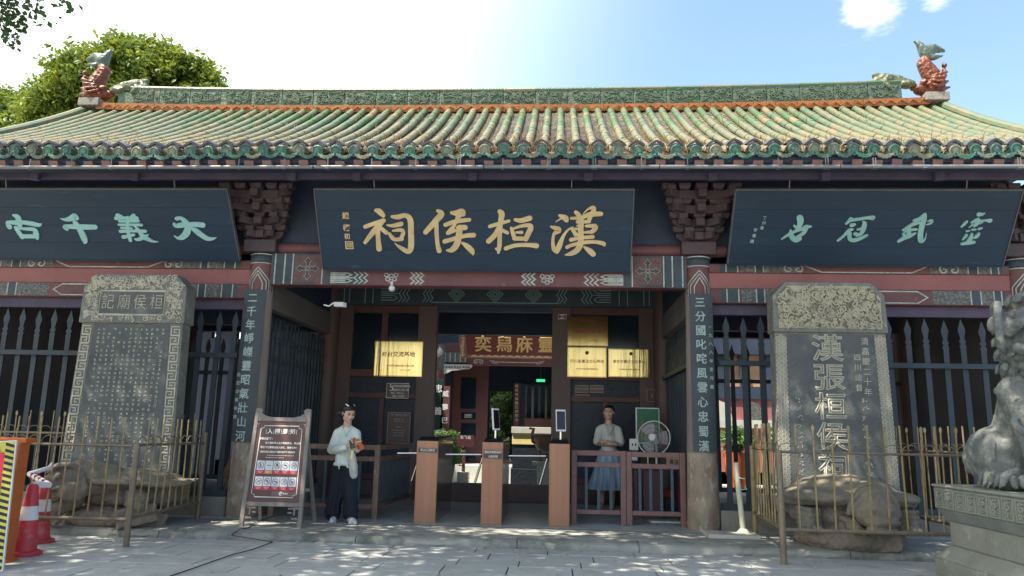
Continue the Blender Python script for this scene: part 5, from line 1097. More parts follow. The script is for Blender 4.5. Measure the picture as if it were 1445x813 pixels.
tf2 = thing('iron_fence', (3.55, 8.30, 0), 'rusty gold-painted iron fence round the right stele, beside the lion', 'fence', 'iron fences round the steles')
post(tf2, (3.545, 8.30, 0), 1.17, 0.036)
fence_panel(tf2, (3.545, 8.30, 0), (6.3, 8.30, 0), 1.15, 0.35, 2, n=15)
fence_panel(tf2, (3.545, 8.30, 0), (3.70, 10.02, 0), 1.16, 0.36, 0, n=10)
post(tf2, (3.70, 10.02, PZ), 1.10, 0.036, 'fenceiron')
fence_panel(tf2, (3.70, 10.02, 0), (6.0, 10.02, 0), 1.17, 0.36, 2, n=14)
fence_panel(tf2, (5.72, 8.6, 0), (5.72, 10.0, 0), 1.17, 0.36, 2, n=8)
post(tf2, (6.3, 8.30, 0), 1.17, 0.036)
# ================================================================== LION on its pedestal, at the right edge
def lion():
    px, py = 5.62, 7.18
    ped = thing('lion_pedestal', (px, py, 0), 'carved grey stone pedestal under the lion at the right edge', 'pedestal')
    def tier(x, y, z0, z1, mat, nm, f=None, bev=0.012):
        m = MB(); x2, y2 = f or (x, y)
        m.add([(px-x, py-y, z0), (px+x, py-y, z0), (px+x, py+y, z0), (px-x, py+y, z0), (px-x2, py-y2, z1), (px+x2, py-y2, z1), (px+x2, py+y2, z1), (px-x2, py+y2, z1)],
              [(3, 2, 1, 0), (4, 5, 6, 7), (0, 1, 5, 4), (1, 2, 6, 5), (2, 3, 7, 6), (3, 0, 4, 7)]); return m.build(nm, mat, ped, bev)
    tier(0.70, 0.80, 0, 0.17, 'pedestal', 'base_tier'); tier(0.70, 0.80, 0.17, 0.30, 'pedestal', 'base_slope', (0.59, 0.69))
    tier(0.585, 0.685, 0.30, 0.53, 'pedestal', 'waist'); tier(0.60, 0.70, 0.53, 0.64, 'pedtop', 'flare', (0.665, 0.765))
    tp = tier(0.67, 0.77, 0.64, 0.85, 'pedtop', 'carved_frieze'); tier(0.685, 0.785, 0.85, 0.875, 'pedestal', 'top_slab')
    f = frame((px-0.67, py+0.77, 0.64), (0, -1, 0), (0, 0, 1)); q = MB()
    for k in range(8):
        x = 0.02+0.19*k; hx(f, [(x+0.02, 0.02), (x+0.17, 0.02), (x+0.17, 0.19), (x+0.02, 0.19)], 0.007, q, 0.008, closed=True)
        q.stroke(spiral(x+0.10, 0.125, 0.042, 1.2, 0.009, 1, 1, 10), f, -0.001, 0.014); q.stroke(spiral(x+0.085, 0.06, 0.03, 1.0, 0.008, 4, -1, 8), f, -0.001, 0.013); q.stroke([(x+0.05, 0.16, 0.006), (x+0.05, 0.05, 0.006), (x+0.12, 0.04, 0.006)], f, -0.001, 0.010)
    q.build('carved_scrolls', 'pedestal', tp)
    f = XZ(px-0.67, py-0.77, 0.64); q = MB()
    for k in range(7):
        x = 0.02+0.19*k; hx(f, [(x+0.02, 0.02), (x+0.17, 0.02), (x+0.17, 0.19), (x+0.02, 0.19)], 0.007, q, 0.008, closed=True); q.stroke(spiral(x+0.10, 0.125, 0.042, 1.2, 0.009, 1, 1, 10), f, -0.001, 0.014)
    q.build('carved_scrolls', 'pedestal', tp)
    t = thing('stone_lion', (px, py, 0.875), 'large weathered stone guardian lion sitting on the pedestal, cut by the right edge', 'lion statue')
    Z = 0.875; s = Sc()
    s.cap([(px, py+0.30, Z+0.30), (px, py+0.12, Z+0.55), (px, py-0.10, Z+0.90)], [0.34, 0.35, 0.36])
    for sg in (-1, 1):
        s.ell((px+sg*0.30, py+0.27, Z+0.28), (0.24, 0.36, 0.29)); s.cap([(px+sg*0.36, py+0.02, Z+0.20), (px+sg*0.40, py-0.08, Z+0.10)], [0.15, 0.11])
        s.ell((px+sg*0.38, py-0.04, Z+0.09), (0.16, 0.25, 0.10))
        for k in range(5): s.cap([(px+sg*0.50, py+0.45-0.11*k, Z+0.10), (px+sg*(0.545-0.01*k), py+0.40-0.11*k, Z+0.28), (px+sg*0.44, py+0.30-0.08*k, Z+0.50)], [0.012, 0.016, 0.010])
        s.cap([(px+sg*0.28, py-0.18, Z+0.85), (px+sg*0.30, py-0.38, Z+0.45), (px+sg*0.28, py-0.44, Z+0.12)], [0.20, 0.145, 0.13]); s.ell((px+sg*0.28, py-0.52, Z+0.09), (0.17, 0.18, 0.09))
    s.ell((px, py-0.22, Z+0.78), (0.42, 0.30, 0.38))
    body = s.sculpt('body', 'lion', t, 0.018, 1, noise=0.022, nscale=0.07)
    def curl(s, c, n_, r, w, sg=1):        # a carved spiral lock lying on the surface
        c, n_ = Vector(c), Vector(n_).normalized(); e = n_.cross(Vector((0.13, 0.2, 1))).normalized(); u = n_.cross(e); pts = []
        s.ell(c-n_*r*0.9, r*1.0)
        for k in range(13):
            a = k/12*2*math.pi*1.5*sg; rr = r*(1-0.75*k/12); pts.append(c+(e*math.cos(a)+u*math.sin(a))*rr+n_*(0.25*r+0.4*r*k/12))
        s.cap(pts, [w]*13)
    s = Sc(); hx_, hy, hz = px+0.02, py-0.30, Z+1.34
    s.ell((hx_, hy+0.12, hz-0.02), (0.42, 0.38, 0.40)); s.ell((hx_, hy-0.22, hz-0.12), (0.32, 0.28, 0.20)); s.ell((hx_, hy-0.22, hz-0.34), (0.28, 0.24, 0.08)); s.ell((hx_, hy-0.45, hz-0.02), (0.17, 0.10, 0.10))
    for sg in (-1, 1):
        s.cap([(hx_+sg*0.05, hy-0.34, hz+0.13), (hx_+sg*0.22, hy-0.31, hz+0.20), (hx_+sg*0.40, hy-0.14, hz+0.12), (hx_+sg*0.46, hy+0.0, hz+0.02)], [0.05, 0.06, 0.055, 0.04])
        s.cap([(hx_+sg*0.08, hy-0.35, hz+0.21), (hx_+sg*0.24, hy-0.30, hz+0.28), (hx_+sg*0.40, hy-0.12, hz+0.20)], [0.035, 0.045, 0.035])
        s.ell((hx_+sg*0.25, hy-0.30, hz+0.05), 0.075); s.cap([(hx_+sg*0.14, hy-0.38, hz-0.01), (hx_+sg*0.27, hy-0.36, hz-0.045), (hx_+sg*0.40, hy-0.20, hz-0.02)], [0.022, 0.028, 0.022])
        s.cap([(hx_+sg*0.10, hy-0.48, hz-0.14), (hx_+sg*0.30, hy-0.34, hz-0.16), (hx_+sg*0.41, hy-0.08, hz-0.10)], [0.045, 0.06, 0.05]); s.cap([(hx_+sg*0.10, hy-0.46, hz-0.30), (hx_+sg*0.30, hy-0.30, hz-0.32), (hx_+sg*0.38, hy-0.08, hz-0.26)], [0.035, 0.045, 0.04])
        # broad cupped ear standing out from the head
        ex = hx_+sg*0.50
        s.cap([(hx_+sg*0.34, hy+0.04, hz+0.14), (ex, hy+0.02, hz+0.12)], [0.12, 0.09])
        s.cap([(ex+sg*0.02, hy-0.05, hz+0.30), (ex+sg*0.05, hy-0.07, hz+0.12), (ex+sg*0.03, hy-0.05, hz-0.08), (ex-sg*0.03, hy+0.02, hz-0.12)], [0.035, 0.035, 0.035, 0.03])
        s.cap([(ex+sg*0.02, hy-0.05, hz+0.30), (ex-sg*0.01, hy+0.06, hz+0.28), (ex-sg*0.06, hy+0.10, hz+0.10)], [0.035, 0.045, 0.05]); s.cap([(ex-sg*0.04, hy-0.02, hz+0.10), (ex+sg*0.04, hy-0.06, hz+0.10)], [0.03, 0.022])
        for row in range(7):
            for k in range(6):
                a = 0.25+k*0.52+0.26*(row % 2); z = hz+0.36-0.125*row; rr = (0.28, 0.38, 0.42, 0.42, 0.42, 0.41, 0.37)[row]
                nx, ny = sg*math.sin(a), math.cos(a)*0.92*-1
                if row < 4 and k < 2 and row > 0: continue
                if row in (1, 2, 3) and 1.2 < a < 1.8: continue
                curl(s, (hx_+nx*rr, hy+0.12+ny*rr, z), (nx, ny, 0.25), 0.056, 0.013, sg)
    for k in range(9):
        a = k*0.7; curl(s, (hx_+0.16*math.cos(a), hy+0.12+0.16*math.sin(a), hz+0.42), (math.cos(a)*0.5, math.sin(a)*0.5, 1), 0.06, 0.013)
    hd = s.sculpt('head', 'lion', body, 0.0125, 1, noise=0.012, nscale=0.05)
    for sg, bx_, by_ in ((-1, 0.38, -0.28), (-1, 0.28, -0.66), (1, 0.38, -0.28), (1, 0.28, -0.66)):
        s = Sc()
        for k in range(4):
                x = px+sg*bx_-0.105+0.07*k; s.cap([(x, py+by_+0.10, Z+0.15), (x, py+by_, Z+0.11), (x, py+by_-0.02, Z+0.05)], [0.042, 0.038, 0.028]); s.cap([(x, py+by_-0.01, Z+0.08), (x, py+by_-0.05, Z+0.02)], [0.016, 0.006])
        s.sculpt('paw', 'lion', t, 0.011, 0, noise=0.008, nscale=0.05)
    s = Sc()
    for k in range(5):
        y_ = py-0.26+0.085*k; s.cap([(px-0.44, y_, Z+0.17), (px-0.54, y_, Z+0.13), (px-0.57, y_, Z+0.06)], [0.042, 0.036, 0.026]); s.cap([(px-0.57, y_, Z+0.09), (px-0.605, y_, Z+0.015)], [0.018, 0.006])
    s.sculpt('paw', 'lion', t, 0.011, 0, noise=0.008, nscale=0.05)
    s = Sc()
    for k in range(30):
        a = 2*math.pi*k/30; s.ell((px+0.44*math.cos(a), py-0.18+0.36*math.sin(a), Z+0.84+0.10*math.sin(a)), 0.036)
    s.cap([(px+0.43*math.cos(a_), py-0.18+0.35*math.sin(a_), Z+0.78+0.10*math.sin(a_)) for a_ in [2*math.pi*k/24 for k in range(25)]], [0.022]*25)
    for (x0, z0_) in ((-0.40, 0.70), (-0.30, 0.60)):
        s.cap([(px+x0, py-0.30, Z+z0_), (px+x0-0.08, py-0.36, Z+z0_-0.12), (px+x0-0.04, py-0.44, Z+z0_-0.20), (px+x0+0.06, py-0.46, Z+z0_-0.16)], [0.03, 0.035, 0.03, 0.015])
    s.ell((px-0.05, py-0.56, Z+0.66), 0.08)
    s.sculpt('collar', 'lion', t, 0.012, 0, noise=0.008, nscale=0.05)
lion()
random.seed(11)
# ================================================================== TURNSTILES
def turnstile(x0, x1, label, sign=None, reader=True, arm=None):
    y0, y1, zt = 10.20, 11.75, 1.16
    t = thing('turnstile', ((x0+x1)/2, y0, PZ), label, 'turnstile', 'copper turnstiles in the gateway')
    B('front_panel', 'copper', t, x0, x1, y0, y0+0.03, PZ+0.004, zt, 0.004)
    B('side_body', 'mirrorside', t, x0+0.012, x1-0.010, y0+0.0305, y1, PZ+0.004, zt-0.015, 0.003)
    q = MB(); q.box(x0+0.01, x0+0.016, y0-0.004, y0-0.0005, PZ+0.02, zt); q.box(x1-0.016, x1-0.01, y0-0.004, y0-0.0005, PZ+0.02, zt); q.box(x0, x1, y0-0.004, y0-0.0005, zt-0.075, zt-0.071); q.build('trim_line', 'copper', t)
    MB().add([(x0+0.01, y0+0.035, zt), (x1-0.01, y0+0.035, zt), (x1-0.01, y1, zt+0.02), (x0+0.01, y1, zt+0.02), (x0+0.03, y0+0.10, zt+0.055), (x1-0.03, y0+0.10, zt+0.055), (x1-0.02, y1, zt+0.075), (x0+0.02, y1, zt+0.075)],
             [(3, 2, 1, 0), (4, 5, 6, 7), (0, 1, 5, 4), (1, 2, 6, 5), (2, 3, 7, 6), (3, 0, 4, 7)]).build('top_cover', 'blackgloss', t, 0.006)
    if reader:
        xr = x0+(x1-x0)*0.55; tl = R(-8)
        MB().cyl((xr, y0+0.22, zt+0.04), (xr, y0+0.22, zt+0.17), 0.018).build('reader_stem', 'chrome', t, smooth=True, auto=40)
        e = Vector((math.cos(R(12)), math.sin(R(12)), 0)); n_ = Vector((math.sin(R(12)), -math.cos(R(12)), 0.15)).normalized()
        if reader == 'turned': e = Vector((math.cos(R(55)), math.sin(R(55)), 0)); n_ = Vector((math.sin(R(55)), -math.cos(R(55)), 0.1)).normalized()
        u_ = n_.cross(e)*-1; u_ = u_ if u_.z > 0 else -u_; c = Vector((xr, y0+0.20, zt+0.31))
        b_ = MB().obox(c, e, u_, n_, 0.070, 0.15, 0.014).build('reader', 'whiteplastic', t, 0.008)
        MB().obox(c+n_*0.0148, e, u_, n_, 0.058, 0.125, 0.0012).build('screen', 'screen', b_)
    if sign:
        f = XZ((x0+x1)/2+0.005, y0-0.0005, sign[1]); h = sign[2]
        s_ = MB().prism([(-0.128, -h), (0.128, -h), (0.128, h), (-0.128, h)], f, 0, 0.008).build('label_plate', 'signbrown', t)
        for k, ln in enumerate(sign[0]): text('lettering', ln, sub(f, 0, (len(sign[0])-1)*0.028-0.056*k), 0.036, 'paleletter', s_, 0.0008, 0.012, lift=0.009, sx=0.92)
        q = MB(); hx(f, [(-0.122, -h+0.006), (0.122, -h+0.006), (0.122, h-0.006), (-0.122, h-0.006)], 0.0015, q, 0.0095, closed=True); q.build('plate_rim', 'dimletter', s_)
    if arm:
        MB().cyl((x0, y0+0.42, 0.985), (x0-arm, y0+0.42, 0.975), 0.0165, n=10).build('arm', 'chrome', t, smooth=True, auto=40)
        MB().cyl((x0+0.005, y0+0.42, 0.98), (x0-0.05, y0+0.42, 0.98), 0.035, n=12).build('arm_hub', 'blackgloss', t, smooth=True, auto=40)
        MB().cyl((x0-0.03, y0+0.42, 0.96), (x0-0.13, y0+0.40, 0.60), 0.0165, n=10).build('arm', 'mirrorside', t, smooth=True, auto=40)
    return t
turnstile(-0.715, -0.425, 'copper turnstile pillar nearest the woman in the white shirt, label plate at its top', (['军人依法优先'], 1.035, 0.034), False, 0.35)
turnstile(0.175, 0.455, 'middle copper turnstile pillar, with a framed plate and a side-turned face reader', (['请出示有效证件', '人脸识别'], 1.00, 0.062), 'turned', 0.56)
turnstile(1.075, 1.35, 'plain copper turnstile pillar beside the red railing, with a phone-like face reader', None, True, 0.57)
# ================================================================== RAILINGS
def railing(t, a, b, zt, mat, posts=(1, 1), n=4, z2=None, zb=0.26, balm='baluster', pw=0.075):
    a, b = Vector(a), Vector(b); d = (b-a).normalized(); l = (b-a).length; z2 = z2 or zt-0.19
    for k, p in enumerate((a, b)):
        if posts[k]: MB().obox((p.x, p.y, (zt+PZ)/2+0.002), d, Vector((-d.y, d.x, 0)), (0, 0, 1), pw/2, pw/2, (zt-PZ)/2).build('post', mat, t, 0.008)
    off = Vector((0, 0, 0))
    for nm, z, h in (('top_rail', zt-0.035, 0.07), ('middle_rail', z2, 0.065), ('bottom_rail', zb, 0.06)):
        p0, p1 = a+d*(pw/2+0.001 if posts[0] else 0), b-d*(pw/2+0.001 if posts[1] else 0)
        MB().beam((p0.x, p0.y, z), (p1.x, p1.y, z), 0.05, h).build(nm, mat, t, 0.006)
    for k in range(1, n+1):
        p = a+d*l*k/(n+1); MB().box(p.x-0.02, p.x+0.02, p.y-0.014, p.y+0.014, zb+0.031, z2-0.033).build('baluster', balm, t, 0.004)
t = thing('railing', (1.40, 10.55, PZ), 'red timber railing section right beside the plain turnstile', 'railing', 'timber railings of the gateway')
railing(t, (1.415, 10.55, 0), (2.085, 10.55, 0), 1.075, 'railred', n=3)
t = thing('railing', (2.53, 10.55, PZ), 'red timber railing section between its neighbour and the right couplet column', 'railing', 'timber railings of the gateway')
railing(t, (2.165, 10.55, 0), (2.89, 10.55, 0), 1.07, 'railred', n=4)
t = thing('railing', (-1.30, 10.45, PZ), 'worn brown timber railing with an L shape behind the woman in the white shirt', 'railing', 'timber railings of the gateway')
railing(t, (-2.75, 10.45, 0), (-1.305, 10.45, 0), 1.085, 'railbrown', n=5)
railing(t, (-1.305, 10.49, 0), (-1.22, 12.45, 0), 1.085, 'railbrown', posts=(0, 1), n=12)
# ================================================================== NOTICE BOARD (sandwich board)
def board():
    a, b = at(336, 744, 9.28), at(425, 743, 9.28); xb0, xb1 = a.x, b.x; xt0, xt1 = -2.605, -1.865
    t = thing('notice_board', ((xb0+xb1)/2, 9.28, PZ), 'brown visitor notice board in a grey timber frame, standing left of the woman', 'notice board')
    o = Vector(((xb0+xb1)/2, 9.28, PZ)); upv = Vector((0.0, 0.16, 1.45)); L = upv.length; fr = frame(o, (1, 0, 0), upv)
    wb, wt = (xb1-xb0)/2, (xt1-xt0)/2-0.01
    wd = lambda s: wb+(wt-wb)*s/L
    zt, zb = L-0.14, 0.30
    for sg in (-1, 1):
        MB().prism([(sg*(wd(0)+0.0), 0), (sg*(wd(0)-0.055), 0), (sg*(wd(zt)-0.05), zt), (sg*(wd(zt)-0.06), zt+0.02), (sg*(wd(L)-0.10), L-0.03), (sg*(wd(L)-0.05), L), (sg*wd(L), L-0.01)][::sg], fr, -0.045, 0.0).build('side_post', 'signframe', t, 0.006)
    c = []
    for k in range(9): u = k/8; c.append((-wd(L)+0.055+(2*wd(L)-0.11)*u, zt+0.02+0.075*abs(2*u-1)**4))
    MB().prism(c+[(wd(zt)-0.052, zt-0.03), (-wd(zt)+0.052, zt-0.03)], fr, -0.04, -0.004).build('crest', 'signframe', t, 0.004)
    MB().prism([(-wd(zb)+0.05, zb-0.05), (wd(zb)-0.05, zb-0.05), (wd(zb)-0.05, zb), (-wd(zb)+0.05, zb)], fr, -0.04, -0.004).build('lower_rail', 'signframe', t, 0.004)
    pn = MB().prism([(-wd(zb)+0.052, zb+0.002), (wd(zb)-0.052, zb+0.002), (wd(zt)-0.052, zt-0.033), (-wd(zt)+0.052, zt-0.033)], fr, -0.03, -0.012).build('panel', 'signbrown', t)
    fp = (fr[0]-fr[3]*0.012, *fr[1:])
    W_ = lambda s: wd(s)-0.10; s0, s1 = zb+0.06, zt-0.085; q = MB(); c = 0.04
    hx(fp, [(-W_(s0)+c, s0), (W_(s0)-c, s0), (W_(s0)-c, s0+c*0.6), (W_(s0), s0+c), (W_(s1), s1-c), (W_(s1)-c, s1-c*0.6), (W_(s1)-c, s1), (-W_(s1)+c, s1), (-W_(s1)+c, s1-c*0.6), (-W_(s1), s1-c), (-W_(s0), s0+c), (-W_(s0)+c, s0+c*0.6)], 0.0028, q, 0.002, closed=True)
    q.build('border_line', 'paleletter', pn)
    for k, ch in enumerate('入园须知'): text('heading', ch, sub(fp, -0.145+0.098*k, s1-0.075), 0.068, 'paleletter', pn, 0.0008, 0.028)
    q = MB()
    for k in range(5): hx(fp, [(-0.193+0.098*k, s1-0.105), (-0.193+0.098*k, s1-0.045)], 0.0018, q, 0.002)
    q.build('heading_bars', 'paleletter', pn)
    for txt, x, s, sz, of in (('尊敬的游客：', -0.20, s1-0.165, 0.032, 0.03), ('为了您和他人及文物的安全，禁止携', 0.045, s1-0.217, 0.0285, 0.02), ('带以下违禁物品进入景区，谢谢合作！', 0.0, s1-0.272, 0.0285, 0.02), ('NOTICE ABOUT SECURITY CHECK', -0.015, s1-0.327, 0.0285, 0.03),
                              ('For the safety of tourists it is forbidden to bring the', 0.03, s1-0.368, 0.0165, 0.01), ('following items into the scenic area.', -0.05, s1-0.395, 0.0165, 0.01)):
        text('notice_text', txt, sub(fp, x*wd(s)/0.42, s), sz, 'paleletter', pn, 0.0008, of)
    for r in range(2):
        for c_ in range(5):
            sy = s1-0.435-0.195*r; x = (-0.235+0.118*c_)*(wd(sy)/0.42); w = 0.049
            ic = MB().prism([(x-w, sy-0.115), (x+w, sy-0.115), (x+w, sy), (x-w, sy)], fp, 0, 0.002).build('warning_card', 'iconwhite', pn)
            cap_ = MB().prism([(x-w, sy-0.160), (x+w, sy-0.160), (x+w, sy-0.116), (x-w, sy-0.116)], fp, 0, 0.002).build('caption_bar', 'iconorange' if (r, c_) == (0, 1) else 'iconred', pn)
            q = MB(); cy = sy-0.057
            if (r, c_) != (0, 1):
                q.stroke([(x+0.036*math.cos(k*0.45), cy+0.036*math.sin(k*0.45), 0.0028) for k in range(14)], fp, 0.002, 0.003, smooth=False, closed=True)
                sh = [[(-0.01, -0.022, .004), (0.0, 0.0, .007), (-0.008, 0.02, .005)], [], [(-0.015, -0.015, .004), (0, 0.02, .006), (0.012, -0.015, .005)], [(-0.015, 0, .005), (0, 0.008, .008), (0.015, 0, .005)], [(-0.018, -0.012, .004), (0.018, 0.014, .005)],
                      [(-0.02, -0.012, .004), (0.02, 0.012, .005)], [(-0.02, 0.01, .003), (0.0, 0.008, .008), (0.016, -0.016, .005)], [(-0.02, 0.0, .004), (0.0, 0.0, .005), (0.018, -0.006, .009)], [(-0.015, -0.018, .003), (0.016, 0.018, .004)], [(-0.012, 0.012, .004), (0.0, -0.012, .005), (0.016, 0.012, .004)]][r*5+c_]
                q.stroke([(x+a_, cy+b_, w_) for a_, b_, w_ in sh], fp, 0.002, 0.0034); q.stroke([(x-0.025, cy+0.025, 0.002), (x+0.025, cy-0.025, 0.002)], fp, 0.002, 0.0038, smooth=False)
            else: q.stroke([(x-0.025, cy, 0.004), (x+0.025, cy, 0.004)], fp, 0.002, 0.003, smooth=False)
            q.build('pictogram', 'iconline', ic)
            q = MB()
            for k in range(2): q.stroke([(x-0.03+0.012*k, sy-0.130-0.015*k, 0.0022), (x+0.03-0.012*k, sy-0.130-0.015*k, 0.0022)], fp, 0.002, 0.003, smooth=False)
            q.build('caption', 'iconwhite', cap_)
    s_ = s0+0.045; MB().prism([(-0.03, s_-0.028), (0.29, s_-0.028), (0.29, s_+0.028), (-0.03, s_+0.028)], fp, 0, 0.002).build('logo_panel', 'railred', pn)
    q = MB(); q.stroke([(0.085+0.018*math.cos(k*.6), s_+0.018*math.sin(k*.6), 0.005) for k in range(10)], fp, 0.002, 0.0035, smooth=False); q.stroke([(0.075, s_-0.01, .004), (0.095, s_+0.01, .004)], fp, 0.002, 0.004)
    for k in range(3): q.stroke([(0.115+0.022*k, s_, 0.007), (0.128+0.022*k, s_, 0.007)], fp, 0.002, 0.0032, smooth=False)
    q.build('logo', 'paleletter', pn)
    for sg in (-1, 1):      # carved brackets below and rear legs
        q = MB()
        for (a_, b_, c_, d_) in ((0.06, 0.22, 0.12, 0.245), (0.10, 0.15, 0.12, 0.22), (0.12, 0.22, 0.19, 0.24), (0.06, 0.10, 0.14, 0.125), (0.14, 0.17, 0.19, 0.19)):
            xs_ = sorted((sg*(wd(0.15)-a_), sg*(wd(0.15)-c_))); q.prism([(xs_[0], b_), (xs_[1], b_), (xs_[1], d_), (xs_[0], d_)], fr, -0.03-0.001*len(q.f), -0.012+0.0002*len(q.f))
        q.build('fret_bracket', 'signframe', t, 0.002)
        MB().beam((o.x+sg*(wt-0.05), 9.28+0.15, PZ+1.25), (o.x+sg*(wb-0.03), 9.28+0.62, PZ+0.005), 0.04, 0.04).build('rear_leg', 'signframe', t, 0.004)
    MB().beam((o.x-0.32, 9.28+0.46, PZ+0.42), (o.x+0.32, 9.28+0.46, PZ+0.42), 0.03, 0.04).build('rear_brace', 'signframe', t, 0.004)
board()
# ================================================================== PEOPLE
def hand(s, wrist, d, pn, curl=0.5, sc=1.0, side=1):
    """palm plus five separate bent fingers; d = direction of the hand, pn = palm normal"""
    wrist, d, pn = Vector(wrist), Vector(d).normalized(), Vector(pn).normalized(); x = d.cross(pn).normalized()*side
    s.cap([wrist, wrist+d*0.045*sc, wrist+d*0.085*sc], [0.022*sc, 0.027*sc, 0.026*sc])
    for k in (-1, 1): s.cap([wrist+d*0.02*sc, wrist+d*0.082*sc+x*0.022*sc*k], [0.018*sc, 0.016*sc])
    for k, (ox, l) in enumerate(((-0.031, 0.058), (-0.011, 0.075), (0.010, 0.080), (0.030, 0.070))):
        p = wrist+d*0.09*sc+x*ox*sc; a = curl*(0.9+0.12*k); q1 = p+(d*math.cos(a)+pn*math.sin(a))*l*0.42*sc; q2 = q1+(d*math.cos(a*2)+pn*math.sin(a*2))*l*0.34*sc; q3 = q2+(d*math.cos(a*2.7)+pn*math.sin(a*2.7))*l*0.26*sc
        s.cap([p, q1, q2, q3], [0.0095*sc, 0.0088*sc, 0.008*sc, 0.0068*sc])
    p = wrist+d*0.03*sc+x*0.024*sc; s.cap([p, p+(d*0.6+x*0.7+pn*0.3).normalized()*0.038*sc, p+(d*0.9+x*0.45+pn*0.6).normalized()*0.068*sc], [0.013*sc, 0.011*sc, 0.009*sc])
def head(s, c, f, upv, k=1.0):
    """skull, jaw, nose, lips, ears about centre c looking along f"""
    c, f = Vector(c), Vector(f).normalized(); r = f.cross(Vector(upv)).normalized(); u = r.cross(f); P = lambda a, b, z: c+(r*a+f*b+u*z)*k
    s.cap([P(0, -0.012, 0.035), P(0, 0.0, 0.0)], [0.082*k, 0.078*k]); s.ell(P(0, 0.02, -0.03), 0.068*k); s.cap([P(0, 0.045, -0.07), P(0, 0.058, -0.085)], [0.04*k, 0.028*k]); s.cap([P(-0.04, 0.01, -0.06), P(0, 0.055, -0.085), P(0.04, 0.01, -0.06)], [0.03*k, 0.024*k, 0.03*k])
    s.cap([P(0, 0.083, 0.012), P(0, 0.100, -0.022)], [0.009*k, 0.014*k]); s.ell(P(-0.04, 0.062, -0.02), 0.022*k); s.ell(P(0.04, 0.062, -0.02), 0.022*k); s.cap([P(-0.035, 0.074, 0.03), P(0.035, 0.074, 0.03)], [0.012*k, 0.012*k])
    s.cap([P(-0.018, 0.083, -0.055), P(0, 0.089, -0.054), P(0.018, 0.083, -0.055)], [0.007*k, 0.009*k, 0.007*k])
    for sg in (-1, 1): s.cap([P(sg*0.078, -0.005, 0.01), P(sg*0.080, -0.012, -0.018)], [0.016*k, 0.011*k])
    return P
def face_parts(P, body):
    m = Sc()
    for sg in (-1, 1): m.ell(P(sg*0.030, 0.081, 0.008), 0.0085)
    m.build('eyes', 'hair', body, smooth=True)
    m = Sc()
    for sg in (-1, 1): m.cap([P(sg*0.016, 0.088, 0.030), P(sg*0.034, 0.084, 0.034), P(sg*0.048, 0.070, 0.028)], [0.003, 0.004, 0.003])
    m.build('eyebrows', 'hair', body, smooth=True)
    m = Sc(); m.cap([P(-0.017, 0.0885, -0.054), P(0, 0.0955, -0.053), P(0.017, 0.0885, -0.054)], [0.0035, 0.0055, 0.0035]); m.build('lips', 'lips', body, smooth=True)
